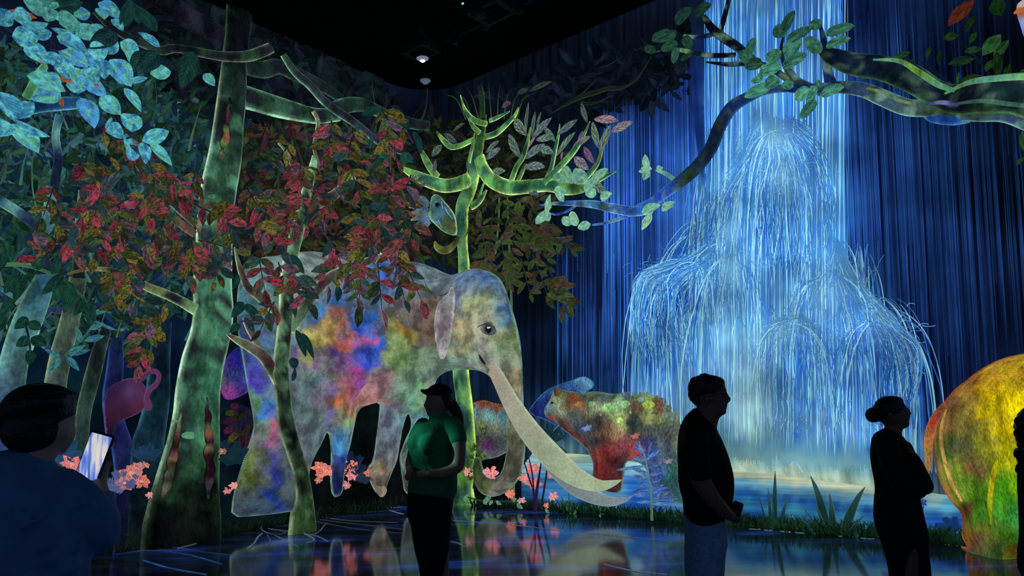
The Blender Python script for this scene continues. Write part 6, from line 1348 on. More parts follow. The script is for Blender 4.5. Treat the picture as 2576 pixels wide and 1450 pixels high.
for (x, y, s, lb_, tn, br) in [(182, 1168, 24, 'salmon flower left of the lit phone', (1, .8, .9), .9), (196, 1190, 18, 'small salmon flower just under the bigger one left of the phone', (1, .85, .9), .8), (330, 1190, 24, 'big pink flower right of the photographer hand, upper', (1, .9, .9), .75), (356, 1212, 20, 'pink flower nearest the big mottled trunk on its left', (1, .8, .8), .75), (314, 1216, 22, 'mauve flower between fern and photographer hand', (.8, .9, 1.1), .6), (345, 1176, 16, 'pale pink flower topmost right of the photographer hand', None, .6), (376, 1246, 9, 'tiny pink bloom at the foot of the big mottled trunk, left', None, .9), (366, 1170, 9, 'tiny pink bud beside the big mottled trunk', None, .6),
                               (588, 1222, 11, 'small bright pink bloom right of the big mottled trunk', None, 1.1), (572, 1236, 9, 'tiny pink bloom low beside the big mottled trunk, right', None, .7), (560, 1136, 10, 'dull rose bud beside the fan-feathered bird', None, .45),
                               (803, 1176, 16, 'orange flower left of the patterned elephant leg', OR, 1), (822, 1184, 17, 'peach flower touching the patterned elephant leg on its left', (1, .8, .7), .9), (806, 1196, 12, 'small orange flower low left of the patterned leg', OR, .9), (857, 1162, 12, 'pink upper flower right of the patterned elephant leg', (1, .9, 1.05), 1), (852, 1182, 14, 'orange flower right of the patterned elephant leg', OR, 1), (870, 1184, 11, 'small orange flower beside the patterned leg, right', OR, .9), (890, 1172, 13, 'tall orange flower between the elephant legs', OR, 1), (886, 1196, 14, 'pink flower below the tall orange one', (1, .85, 1), .9), (930, 1190, 13, 'peach flower against the elephant front foot', OR, .8),
                               (800, 1210, 9, 'cream bloom near the slender trunk foot', None, .7), (872, 1222, 11, 'cream flower lowest between the elephant legs', None, .8), (1178, 1188, 13, 'pink flower beside the lime trunk foot', None, .9), (1235, 1192, 20, 'pink flower inside the curl of the elephant trunk', (1, .9, 1.1), 1.1), (1320, 1206, 14, 'rose flower right of the elephant trunk', None, .95), (1342, 1218, 17, 'orange flower under the long tusk', (1, .6, .4), 1.05), (1340, 1180, 15, 'pink and orange lily above the orange flower under the tusk', (1, .7, .7), 1),
                               (1284, 1243, 12, 'peach bloom low right of the trunk curl', OR, 1), (1312, 1260, 9, 'small white bloom at the floor below the trunk', (.9, .95, 1.1), .9), (1392, 1250, 12, 'pink star flower left of the tusk tip', None, 1), (1374, 1272, 7, 'tiny peach bloom left of the grass tuft', OR, .9), (1386, 1196, 10, 'dim pink bud behind the tusk', None, .7),
                               (1979, 1352, 16, 'coral flower beside the left agave', (1, .8, .8), 1.05), (1912, 1342, 8, 'tiny rose flower in the grass left of the agaves', None, .7), (2196, 1378, 24, 'large pink flower right of the big agave', (1, .85, 1), 1.1), (2222, 1386, 18, 'pink flower touching the bun woman skirt', (1, .8, .95), 1), (2388, 1422, 20, 'pink flower by the golden beast foot', (1, .85, .95), 1.1), (2428, 1430, 10, 'mauve bloom under the golden beast foot', (.6, .6, 1.2), .8)]:
    flower(x, y, s, label=lb_, tint=tn, bright=br, d=0.32 if x < 1500 else 0.2)

def blade_plant(name, x, yb, blades, d, core, rim, label, cat='plant'):
    p = root(name, label, cat, base_at(x, None, d))
    for k, (tx, ty, wd, bx) in enumerate(blades):
        mx_ = (x + bx + tx) / 2 + (tx - x) * -.12
        tube('leaf', [(tx, ty, 1.5), ((tx * .55 + mx_ * .45), ty * .6 + (yb * .45 + ty * .55) * .4, wd * .6), (mx_, (yb + ty) / 2, wd), (x + bx, yb, wd * .8)], d + .015 * k, core, rim, m_vine, p, dep=.25, step=10, nseg=8)
    return p
AG = [(0, (50, 84, 80)), (.4, (24, 54, 56)), (1, (12, 28, 24))]
blade_plant('agave', 1948, 1378, [(1950, 1186, 13, 0), (1932, 1228, 9, -8), (1984, 1246, 10, 8), (1904, 1238, 5, -14), (1990, 1300, 7, 14), (1943, 1262, 7, -2)], .12, AG, (70, 130, 110), 'tall narrow agave standing right of the man in the black shirt', 'agave')
blade_plant('agave', 2098, 1398, [(2039, 1198, 22, -6), (2087, 1242, 18, 2), (2176, 1226, 22, 10), (2052, 1275, 12, -14), (2020, 1278, 8, -24), (2175, 1296, 10, 18), (2186, 1322, 9, 26), (2014, 1304, 8, -30)], .14, AG, (80, 150, 100), 'wide agave with broad blades between the man and the bun woman', 'agave')
blade_plant('tufted_plant', 2388, 1430, [(2350, 1372, 9, -6), (2366, 1362, 8, -4), (2388, 1358, 9, 0), (2412, 1366, 8, 4), (2430, 1384, 8, 8), (2340, 1392, 7, -8), (2376, 1382, 8, 0), (2402, 1392, 8, 6)], .2, [(0, (30, 70, 50)), (1, (10, 24, 16))], (50, 110, 60), 'spiky dark green tuft by the golden beast foot')
blade_plant('grass_tuft', 1434, 1322, [(1398, 1258, 7, -6), (1412, 1250, 8, -4), (1424, 1262, 8, -2), (1440, 1256, 8, 0), (1458, 1268, 7, 4), (1430, 1240, 6, 0), (1450, 1280, 6, 4)], .16, [(0, (34, 70, 40)), (1, (70, 130, 60))], (60, 110, 60), 'bright green grass tuft below the tusk, left one')
blade_plant('grass_tuft', 1504, 1322, [(1486, 1268, 7, -6), (1496, 1262, 8, -3), (1506, 1266, 8, 0), (1516, 1264, 7, 4), (1524, 1276, 6, 6)], .16, [(0, (50, 96, 84)), (1, (80, 140, 110))], (80, 130, 110), 'blue-green grass tuft below the tusk, right one')

bs = root('shrub', 'blue and violet leaved shrub in front of the bear hind leg', 'shrub', base_at(1638, None, .5))
tube('stem', [(1606, 1110, 2), (1622, 1150, 4), (1632, 1200, 5), (1638, 1250, 6), (1640, 1310, 8)], .46, [(0, (90, 140, 180)), (.6, (90, 120, 110)), (1, (90, 110, 70))], (130, 170, 190), m_vine, bs, nseg=8)
tube('stem', [(1680, 1240, 2), (1660, 1250, 3), (1640, 1262, 4)], .46, [(0, (60, 90, 170)), (1, (70, 90, 120))], (130, 170, 190), m_vine, bs, nseg=6)
for (bx, by, tx, ty, wd) in [(1626, 1158, 1660, 1132, 11), (1624, 1146, 1600, 1112, 10), (1626, 1160, 1592, 1152, 10), (1628, 1172, 1548, 1184, 9), (1630, 1178, 1660, 1170, 10), (1632, 1190, 1586, 1178, 10), (1628, 1200, 1604, 1176, 10), (1634, 1196, 1664, 1190, 10), (1632, 1210, 1592, 1196, 10), (1634, 1216, 1600, 1220, 12), (1636, 1216, 1664, 1206, 10), (1634, 1232, 1590, 1238, 12), (1636, 1246, 1588, 1246, 10), (1638, 1232, 1670, 1220, 11), (1640, 1244, 1680, 1226, 11), (1642, 1254, 1690, 1250, 10), (1644, 1262, 1706, 1256, 9), (1640, 1262, 1600, 1264, 9), (1642, 1268, 1676, 1270, 9), (1630, 1150, 1640, 1112, 10), (1614, 1130, 1590, 1126, 8), (1650, 1256, 1664, 1236, 8), (1660, 1250, 1692, 1234, 9)]:
    put_leaf('leaf', L['blue'], bs, (bx, by), (tx, ty), wd, .5, tilt=random.uniform(-.4, .4), bright=random.uniform(.8, 1.3))
rpl = root('shrub', 'dark bronze-leaved shrub between the tusk and the bear', 'shrub', base_at(1385, None, .34))
tube('stem', [(1380, 1080, 4), (1384, 1130, 5), (1374, 1200, 6), (1360, 1285, 7)], .34, [(0, (40, 50, 70)), (1, (20, 26, 30))], (70, 100, 130), m_vine, rpl, nseg=8)
for (bx, by, tx, ty, wd) in [(1386, 1104, 1376, 1058, 14), (1384, 1100, 1350, 1066, 14), (1386, 1110, 1412, 1068, 14), (1386, 1110, 1424, 1096, 14), (1386, 1116, 1428, 1140, 18), (1386, 1120, 1414, 1150, 14), (1382, 1116, 1354, 1100, 14), (1382, 1124, 1356, 1130, 14), (1386, 1120, 1396, 1150, 14), (1384, 1100, 1392, 1070, 12), (1408, 1082, 1420, 1110, 10)]:
    put_leaf('leaf', L['deep'], rpl, (bx, by), (tx, ty), wd, .4, tilt=random.uniform(-.4, .4), bright=1.0, tint=(1.3, .9, 1.1))
lp = root('lily_plant', 'dark stalked plant with orange lily left of the tusk', 'plant', base_at(1345, None, .4))
for p in [[(1318, 1160, 3), (1330, 1200, 5), (1342, 1240, 5), (1346, 1290, 6)], [(1330, 1150, 3), (1340, 1200, 5), (1346, 1288, 5)], [(1362, 1160, 3), (1356, 1200, 7), (1350, 1240, 10), (1346, 1292, 10)]]:
    tube('stalk', p, .36, [(0, (20, 26, 60)), (1, (40, 24, 60))], (50, 50, 100), m_vine, lp, nseg=8)
vs = root('vine', 'small bright green vine leaves climbing left of the calf', 'vine', base_at(1200, None, .3))
tube('stem', [(1214, 1075, 3), (1206, 1120, 4), (1198, 1170, 4), (1190, 1230, 4)], .3, [(0, (40, 70, 30)), (1, (20, 40, 20))], (60, 90, 50), m_vine, vs, nseg=6)
r = random.Random(9)
for k in range(34):
    t = r.random(); x = 1214 - 22 * t + r.uniform(-12, 14); y = 1080 + 130 * t
    a = r.uniform(0, 6.28); s = r.uniform(10, 17)
    put_leaf('leaf', L['olive'], vs, (x, y), (x + math.cos(a) * s, y + math.sin(a) * s), s * .6, .33, bright=r.uniform(1, 2.2), tint=(.8, 1.2, .7))
hl = root('heart_plant', 'low vine with pale leaves on the floor edge right of the woman', 'vine', base_at(1240, None, .3))
tube('stem', [(1170, 1250, 3), (1220, 1262, 4), (1270, 1262, 4), (1320, 1266, 3)], .3, [(0, (30, 50, 40)), (1, (30, 50, 40))], (60, 80, 70), m_vine, hl, nseg=6)
for (bx, by, tx, ty, wd) in [(1168, 1262, 1178, 1244, 12), (1220, 1262, 1236, 1250, 14), (1216, 1258, 1226, 1270, 12), (1248, 1262, 1262, 1270, 10), (1300, 1268, 1316, 1280, 12), (1290, 1262, 1300, 1254, 9), (1240, 1260, 1230, 1272, 10), (1372, 1280, 1382, 1292, 10)]:
    put_leaf('leaf', L['mint_o'], hl, (bx, by), (tx, ty), wd, .36, bright=.5)

def fern(x, y, fronds, label, col, d=.3):
    p = root('fern', label, 'fern', base_at(x, None, d))
    for k, (a, Ln) in enumerate(fronds):
        ca, sa = math.cos(math.radians(a)), -math.sin(math.radians(a))
        ch = [tube_geo([(x, y, 3), (x + ca * Ln * .5, y + sa * Ln * .5, 2.4), (x + ca * Ln, y + sa * Ln + 10, 1)], d + .01 * k, [(0, col), (1, col)], col, nseg=6, step=12)]
        n = 9
        for i in range(1, n + 1):
            t = i / n
            bx, by = x + ca * Ln * t, y + sa * Ln * t + 10 * t * t
            for s in (-1, 1):
                aa = math.radians(a + s * 62)
                l2 = Ln * .34 * (1 - .7 * t) + 3
                ch.append(tube_geo([(bx, by, 4), (bx + math.cos(aa) * l2 * .5, by - math.sin(aa) * l2 * .5, 5), (bx + math.cos(aa) * l2, by - math.sin(aa) * l2, 1)], d + .01 * k + .01, [(0, col), (1, tuple(v * 1.2 for v in col))], tuple(v * 1.3 for v in col), nseg=5, step=14))
        V, Fc, C = merge(ch)
        mesh_obj('frond', V, Fc, m_vine, p, C)
fern(318, 1232, [(150, 62), (120, 60), (95, 56), (165, 50), (60, 50)], 'grey-violet fern among the pink flowers right of the photographer', (70, 80, 120))
fern(372, 1160, [(110, 46), (80, 50), (140, 50), (50, 44)], 'blue-black fern left of the big mottled trunk', (24, 48, 72))
fern(168, 1160, [(120, 60), (95, 66), (70, 60), (150, 50), (40, 46)], 'blue fern behind the photographer shoulder', (28, 60, 92))
fern(196, 1216, [(100, 40), (70, 40), (130, 40)], 'slate fern left of the phone', (44, 56, 84))
fern(586, 1170, [(110, 70), (80, 66), (55, 60), (140, 40)], 'dark teal fern between the mottled trunk and the elephant foot', (16, 40, 48))
fern(880, 1190, [(120, 56), (90, 60), (60, 56), (150, 50), (30, 46)], 'dark blue fern among the orange flowers between the elephant legs', (22, 32, 56))
fern(905, 1215, [(110, 46), (70, 50), (40, 44)], 'slate fern beside the elephant front foot', (34, 46, 60))
fern(2264, 1262, [(178, 60), (5, 62), (160, 56), (-8, 56), (20, 50)], 'blue fern leaves showing either side of the bun woman waist', (30, 60, 130), d=.2)
fern(2402, 1340, [(120, 50), (150, 54), (90, 46)], 'faint navy weed in the lake by the golden beast leg', (20, 50, 100), d=.1)
# pale pebbles in the grass on the right
for k, (x, y, s) in enumerate([(1892, 1356, 9), (1900, 1362, 7), (1906, 1368, 8), (1930, 1372, 9), (1940, 1378, 6), (2010, 1370, 8), (2020, 1376, 9), (1972, 1382, 8), (2008, 1380, 7), (2180, 1428, 10), (2196, 1434, 8), (2120, 1410, 8), (1640, 1335, 5), (2230, 1438, 8)]):
    q = [(x + s * math.cos(j * math.pi / 4), y + s * .7 * math.sin(j * math.pi / 4)) for j in range(8)]
    o = relief('pebble', q, .24, .05, [(x, y - s, (90, 140, 140)), (x, y + s, (40, 70, 80))], m_blur, None, step=4, radius=8, rnd=1)
    tag(o, 'pale blue pebble in the grass ' + ('left of the tall narrow agave' if 1700 < x < 1945 else 'between the two agaves' if 1945 <= x < 2060 else 'right of the wide agave' if x > 2060 else 'below the blue-leaved shrub'), 'pebble', 'pebbles in the grass below the lake')

# lines and glints of light thrown on the floor
m_beam = paint('floor_line_light', 3.0, 0.5, 1.5)
def floor_lines():
    paths = [[(300, 1338), (430, 1334), (560, 1325), (600, 1318)], [(300, 1352), (400, 1345), (520, 1338), (660, 1322)], [(446, 1380), (500, 1365), (540, 1340), (600, 1325)], [(280, 1380), (420, 1376), (520, 1390), (640, 1402)], [(290, 1395), (380, 1385), (470, 1395), (560, 1420)], [(360, 1410), (430, 1430), (520, 1446)], [(260, 1372), (340, 1376), (420, 1384)],
             [(660, 1310), (700, 1300), (760, 1290), (840, 1282), (920, 1280), (1010, 1276)], [(760, 1300), (840, 1312), (930, 1322), (1012, 1332)], [(770, 1306), (860, 1325), (940, 1336), (1012, 1342)], [(790, 1298), (880, 1310), (1000, 1315)], [(980, 1284), (1000, 1290), (1015, 1294)], [(800, 1284), (880, 1290), (1010, 1284)],
             [(660, 1318), (656, 1330), (676, 1342), (700, 1344), (720, 1340)], [(660, 1342), (648, 1352), (640, 1366), (622, 1380)], [(690, 1346), (710, 1356), (730, 1366), (750, 1376)], [(672, 1346), (680, 1360), (676, 1372)], [(664, 1328), (700, 1334), (760, 1342), (800, 1350), (824, 1362)], [(780, 1346), (800, 1340), (816, 1322), (824, 1316)], [(736, 1330), (790, 1356), (770, 1366)], [(740, 1294), (760, 1300), (760, 1318), (740, 1312), (734, 1300)],
             [(940, 1378), (960, 1384), (1000, 1380), (1040, 1380)], [(1120, 1360), (1150, 1366), (1170, 1376)], [(1140, 1310), (1260, 1318), (1420, 1336)], [(1200, 1290), (1300, 1294)], [(1440, 1336), (1560, 1350), (1680, 1362)], [(1520, 1420), (1600, 1438), (1680, 1446)]]
    V, Fc, C = [], [], []
    for i, p in enumerate(paths):
        R = smooth_path([(a, b, 3) for a, b in p], 9)
        W = np.array([floor_pt(q[0], q[1], 0.004) for q in R])
        T = np.gradient(W, axis=0); T /= np.linalg.norm(T, axis=1)[:, None]
        S = np.stack([-T[:, 1], T[:, 0], T[:, 2] * 0], 1)
        hw = 0.005 + 0.004 * (i % 3)
        c = lin((110, 130, 160)) * (0.35 + 0.2 * (i % 4))
        if 3 <= i <= 6: c = lin((50, 100, 170)) * .8
        k = len(V)
        for q, s in zip(W, S):
            V += [q - s * hw, q + np.array([0, 0, .002]), q + s * hw]; C += [c * .3, c, c * .3]
        for j in range(len(W) - 1):
            a = k + 3 * j
            Fc += [(a, a + 1, a + 4, a + 3), (a + 1, a + 2, a + 5, a + 4)]
    o = mesh_obj('light_line', np.array(V), Fc, m_beam, None, np.array(C))
    tag(o, 'pale root-like lines of light projected on the polished floor', 'projection', kind='stuff')
floor_lines()

# ---------------------------------------------------------------- ceiling gear
m_case = solid('projector_case', (30, 34, 42), .6, noise_amt=.15)
m_pole = solid('pole_steel', (26, 30, 40), .5, noise_amt=.15)
m_lens = solid('lens_rim', (150, 160, 175), .2, emit=.5, noise_amt=.3, scale=8)
m_glow = solid('lens_glow', (235, 245, 255), .3, emit=3.0, noise_amt=.05)
m_led = solid('blue_led', (70, 150, 255), .3, emit=3.0, noise_amt=.05)
def at_z(px, py, z):
    d = rays([(px, py)])[0]
    return CAMPOS + d * ((z - CAM_H) / d[2])
def boxbm(cx, ax, s, bev=.02):
    """bevelled box: centre, yaw, size -> verts, faces (world)"""
    import bmesh
    bm = bmesh.new()
    bmesh.ops.create_cube(bm, size=1)
    for v in bm.verts:
        v.co = Vector((v.co.x * s[0], v.co.y * s[1], v.co.z * s[2]))
    bmesh.ops.bevel(bm, geom=bm.edges[:], offset=bev, segments=2, affect='EDGES')
    M = Matrix.Translation(Vector(cx)) @ Matrix.Rotation(ax, 4, 'Z')
    V = np.array([tuple(M @ v.co) for v in bm.verts]); Fc = [tuple(v.index for v in f.verts) for f in bm.faces]
    bm.free()
    return V, Fc
def cyl(a, b, r0, r1=None, n=16):
    a, b = np.asarray(a, float), np.asarray(b, float)
    r1 = r0 if r1 is None else r1
    t = (b - a) / np.linalg.norm(b - a)
    s = np.cross(t, [0, 0, 1.0]);
    if np.linalg.norm(s) < 1e-3: s = np.array([1.0, 0, 0])
    s /= np.linalg.norm(s); u = np.cross(s, t)
    th = np.arange(n) / n * 2 * math.pi
    ring = np.cos(th)[:, None] * s + np.sin(th)[:, None] * u
    V = np.vstack([a + ring * r0, b + ring * r1])
    Fc = [(i, (i + 1) % n, n + (i + 1) % n, n + i) for i in range(n)] + [tuple(range(n))[::-1], tuple(range(n, 2 * n))]
    return V, Fc
YAW = math.atan2(DR[1], DR[0])
def projector(p, label, lens_px, glow, s=1.0, led_px=None, lens_dir=None):
    r = root('projector', label, 'projector', (p[0], p[1], p[2] + .12), 'ceiling projectors')
    V, Fc = boxbm(p, YAW, (.62 * s, .5 * s, .2 * s)); mesh_obj('case', V, Fc, m_case, r, smooth=False)
    V, Fc = boxbm(p + np.array([0, 0, -.105 * s]), YAW, (.4 * s, .3 * s, .03 * s), .008); mesh_obj('vent_plate', V, Fc, m_black, r, smooth=False)
    V, Fc = cyl(p + np.array([0, 0, .1]), (p[0], p[1], H_ROOM), .05); mesh_obj('mount_pole', V, Fc, m_pole, r)
    q = lens_px
    V, Fc = cyl(q + np.array([0, 0, .16]), q, .075 * s, .12 * s, 24); mesh_obj('lens_hood', V, Fc, m_pole, r)
    if glow:
        V, Fc = cyl(q + np.array([0, 0, -.002]), q + np.array([0, 0, -.05 * s]), .115 * s, .04 * s, 24); ln = mesh_obj('lens', V, Fc, m_lens, r)
        V, Fc = cyl(q + np.array([0, 0, -.05 * s]), q + np.array([0, 0, -.07 * s]), .05 * s, .03 * s, 16); mesh_obj('lens_glow', V, Fc, m_glow, ln)
    if led_px is not None:
        V, Fc = boxbm(led_px, YAW, (.035, .02, .02), .004); mesh_obj('status_light', V, Fc, m_led, r, smooth=False)
    return r
ZP = H_ROOM - .75
projector(at_z(1060, 122, ZP), 'far ceiling projector with a glowing white lens above the room corner', at_z(1063, 147, ZP - .16), True, .8, at_z(1077, 113, ZP - .05))
ZQ = H_ROOM - .55
projector(at_z(1238, 18, ZQ), 'nearer grey ceiling projector with a blue status light at the top of the view', at_z(1206, 40, ZQ - .14), False, 1.0, at_z(1164, 9, ZQ - .1))
rail = root('ceiling_rail', 'thin dark steel rail running under the ceiling between the projectors', 'rail', at_z(1200, 70, H_ROOM - .3))
V, Fc = cyl(at_z(1085, 120, H_ROOM - .3), at_z(1420, -40, H_ROOM - .3), .03); mesh_obj('tube', V, Fc, m_pole, rail)
for t in (.2, .45, .7):
    p = at_z(1085, 120, H_ROOM - .3) * (1 - t) + at_z(1420, -40, H_ROOM - .3) * t
    V, Fc = cyl(p, (p[0], p[1], H_ROOM), .015, n=8); mesh_obj('hanger', V, Fc, m_pole, rail)
    V, Fc = cyl(p + np.array([0, 0, -.03]), p + np.array([0, 0, -.12]), .05, .06, 12); mesh_obj('clamp', V, Fc, m_pole, rail)
sn = root('reflected_spot', 'small glowing dome standing in for a reflected spot on the ceiling near the corner', 'reflection', at_z(1070, 203, H_ROOM - .02))  # added glowing dome, imitates a reflected light spot on the ceiling
p = at_z(1070, 203, H_ROOM - .12)
V, Fc = cyl(p + np.array([0, 0, .12]), p, .1, .11, 20); mesh_obj('reflected_spot_base', V, Fc, m_case, sn)
V, Fc = cyl(p, p + np.array([0, 0, -.06]), .1, .04, 20); mesh_obj('dome', V, Fc, solid('reflected_spot_glow', (120, 140, 170), .15, emit=.35, noise_amt=.4, scale=9), sn)
# added unseen spot from the upper left, for the highlight on the green top
ld = bpy.data.lights.new('chest_highlight_spot', 'SPOT')
ld.energy = 2600; ld.color = (.3, .9, .95); ld.spot_size = math.radians(2.6); ld.spot_blend = 1.0; ld.shadow_soft_size = .08
lo = bpy.data.objects.new('chest_highlight_spot', ld); COL.objects.link(lo)

# ---------------------------------------------------------------- visitors
def blob_mesh(name, chunks, mat, parent, voxel=.011, smooth_it=6):
    V, Fc = [], []
    n = 0
    for v, f in chunks:
        V.append(v); Fc += [tuple(i + n for i in q) for q in f]; n += len(v)
    V = np.concatenate(V)
    org = wloc(parent)
    me = bpy.data.meshes.new('tmp'); me.from_pydata((V - org).tolist(), [], Fc); me.update()
    o = bpy.data.objects.new('tmp', me); COL.objects.link(o)
    m = o.modifiers.new('r', 'REMESH'); m.mode = 'VOXEL'; m.voxel_size = voxel; m.use_smooth_shade = True
    if smooth_it:
        s = o.modifiers.new('s', 'SMOOTH'); s.iterations = smooth_it; s.factor = .5
    dg = bpy.context.evaluated_depsgraph_get()
    nm = bpy.data.meshes.new_from_object(o.evaluated_get(dg))
    bpy.data.objects.remove(o); bpy.data.meshes.remove(me)
    nm.name = name
    nm.materials.clear(); nm.materials.append(mat)
    nm.polygons.foreach_set('use_smooth', [True] * len(nm.polygons))
    r = bpy.data.objects.new(name, nm); COL.objects.link(r); r.parent = parent
    return r

class Fig:
    """figure laid out on an upright plane through its standing point; pixel positions + depth offset in metres"""
    def __init__(s, px, dist):
        d = rays([(px, 1000)])[0]
        s.h = np.array([d[0], d[1], 0]) / math.hypot(d[0], d[1])
        s.r = np.array([s.h[1], -s.h[0], 0])
        s.D = dist
        s.px = px
        s.foot = np.array([s.h[0] * dist, s.h[1] * dist, 0.0])
    def P(s, x, y, off=0.0):
        d = rays([(x, y)])[0]
        t = s.D / (d @ s.h)
        return CAMPOS + d * t + s.h * off
    def fy(s, x, off=0.0):
        p = s.P(x, 1000, 0); p = p + s.h * off; p[2] = 0
        return to_px(p)[0][0][1]
    def scale(s):
        return F_PX / ((s.foot - CAMPOS) @ FW)
    def tube(s, pts, n=18):
        """pts: (x, y, off, width px, depth ratio)"""
        P = np.array([list(q) + [1.0] * (5 - len(q)) for q in pts], float)
        if len(P) > 2:
            Q = np.vstack([2 * P[0] - P[1], P, 2 * P[-1] - P[-2]]); out = []
            for i in range(1, len(Q) - 2):
                for t in (0, .25, .5, .75):
                    a, b, c, d = Q[i - 1], Q[i], Q[i + 1], Q[i + 2]
                    out.append(.5 * (2 * b + (c - a) * t + (2 * a - 5 * b + 4 * c - d) * t * t + (3 * b - a - 3 * c + d) * t ** 3))
            out.append(P[-1]); P = np.array(out)
        C = np.array([s.P(q[0], q[1], q[2]) for q in P])
        C0 = np.array([s.P(q[0], q[1], 0) for q in P])
        z = to_px(C0)[1]
        R = np.maximum(P[:, 3], .5) * z / F_PX / 2
        T = np.gradient(C, axis=0); T /= np.linalg.norm(T, axis=1)[:, None] + 1e-9
        # round ends
        ext = []
        for k, sg in ((0, -1), (-1, 1)):
            e = [(C[k] + T[k] * sg * R[k] * a, R[k] * b, T[k], P[k, 4]) for a, b in ((.35, .85), (.6, .5), (.7, .08))]
            ext.append(e)
        seq = ext[0][::-1] + [(C[i], R[i], T[i], P[i, 4]) for i in range(len(C))] + ext[1]
        V, Fc = [], []
        th = np.arange(n) / n * 2 * math.pi
        for c, r, t, dr in seq:
            hv = s.h - t * (s.h @ t)
            if np.linalg.norm(hv) < .25:
                hv = np.array([0, 0, 1.0]) - t * t[2]
            hv /= np.linalg.norm(hv)
            sd = np.cross(t, hv)
            V += [c + sd * (r * math.cos(a)) + hv * (r * dr * math.sin(a)) for a in th]
        m = len(seq)
        for i in range(m - 1):
            for j in range(n):
                a, b = i * n + j, i * n + (j + 1) % n
                Fc.append((a, b, b + n, a + n))
        Fc.append(tuple(range(n))[::-1]); Fc.append(tuple(range((m - 1) * n, m * n)))
        return np.array(V), Fc
    def ball(s, x, y, off, w, h, dr=1.0, rot=0.0):
        z = to_px(s.P(x, y, 0))[1][0]
        c = s.P(x, y, off)
        rw, rh = w * z / F_PX / 2, h * z / F_PX / 2
        V, Fc = [], []
        nu, nv = 20, 12
        ca, sa = math.cos(rot), math.sin(rot)
        for i in range(nv + 1):
            ph = math.pi * i / nv
            for j in range(nu):
                a = 2 * math.pi * j / nu
                lx, ly, lz = math.sin(ph) * math.cos(a) * rw, math.sin(ph) * math.sin(a) * rw * dr, math.cos(ph) * rh
                lx, lz = lx * ca + lz * sa, -lx * sa + lz * ca
                V.append(c + s.r * lx + s.h * ly + np.array([0, 0, lz]))
        for i in range(nv):
            for j in range(nu):
                a, b = i * nu + j, i * nu + (j + 1) % nu
                Fc.append((a, a + nu, b + nu, b))
        return np.array(V), Fc

def person(fig, label, body, parts, category='person'):
    """body = chunks of skin; parts = (name, chunks, material, voxel, label)"""
    r = root('person', label, category, fig.foot)
    blob_mesh('body', body[0], body[1], r, body[2] if len(body) > 2 else .010, 4)
    for nm, ch, mt, vx, lb_ in parts:
        o = blob_mesh(nm, ch, mt, r, vx, 3)
        if lb_: o['label'] = lb_
    return r

m_skin = solid('skin', (120, 84, 70), .55, spec=.3, noise_amt=.06, scale=30)
m_skin2 = solid('skin_light', (150, 108, 90), .55, spec=.3, noise_amt=.06, scale=30)
m_hair = solid('hair_dark', (12, 10, 12), .5, spec=.4, noise_amt=.4, scale=60, bump=.5)
m_tee = solid('black_tee', (10, 10, 12), .85, spec=.2, noise_amt=.2, scale=40, bump=.25)
m_jean = solid('blue_jeans', (120, 146, 180), .8, spec=.2, noise_amt=.22, scale=60, bump=.35)
m_green = solid('green_top', (20, 112, 70), .8, spec=.2, noise_amt=.12, scale=30, bump=.3)
m_pants = solid('black_trousers', (8, 8, 10), .85, spec=.2, noise_amt=.2, scale=40, bump=.2)
m_dress = solid('dark_dress', (14, 16, 20), .85, spec=.2, noise_amt=.2, scale=40, bump=.2)
m_jacket = solid('navy_jacket', (80, 116, 160), .75, spec=.3, noise_amt=.2, scale=14, bump=.5)
m_cap = solid('black_cap', (10, 10, 12), .8, spec=.2, noise_amt=.2)
m_skin3 = solid('skin_pale', (190, 150, 132), .55, spec=.3, noise_amt=.06, scale=30)
m_eyeball = solid('eyeball', (120, 118, 112), .3, noise_amt=.1)
m_shoe = solid('dark_shoe', (24, 24, 28), .6, noise_amt=.2)
m_glass = solid('spectacle_frame', (14, 14, 16), .3, noise_amt=.1)

def hand_chunks(f, wx, wy, off, dx, dy, s, spread=.2, curl=.5, thumb=1, doff=0.0):
    """palm with five bent fingers: wrist pixel, pointing direction, hand length in px"""
    a = math.atan2(dy, dx)
    ca, sa = math.cos(a), math.sin(a)
    loc = lambda u, v: (wx + ca * u * s - sa * v * s, wy + sa * u * s + ca * v * s)
    ch = [f.tube([(*loc(-.05, 0), off, .34 * s, .6), (*loc(.25, 0), off + doff * .3, .44 * s, .5), (*loc(.5, 0), off + doff * .5, .42 * s, .45)])]
    for k, (v, ln) in enumerate([(-.165, .40), (-.055, .47), (.055, .44), (.165, .34)]):
        p0 = loc(.44, v); p1 = loc(.44 + ln * .5, v * (1 + spread)); p2 = loc(.44 + ln * (.95 - curl * .35), v * (1 + spread * 1.3) + thumb * curl * .12)
        ch.append(f.tube([(*p0, off + doff * .5, .125 * s, .95), (*p1, off + doff * .8, .11 * s, .95), (*p2, off + doff - curl * .02, .085 * s, .95)], 10))
    t0 = loc(.12, thumb * .2); t1 = loc(.32, thumb * .36); t2 = loc(.5, thumb * .33)
    ch.append(f.tube([(*t0, off, .15 * s, .9), (*t1, off - .012, .125 * s, .9), (*t2, off - .02, .095 * s, .9)], 10))
    return ch

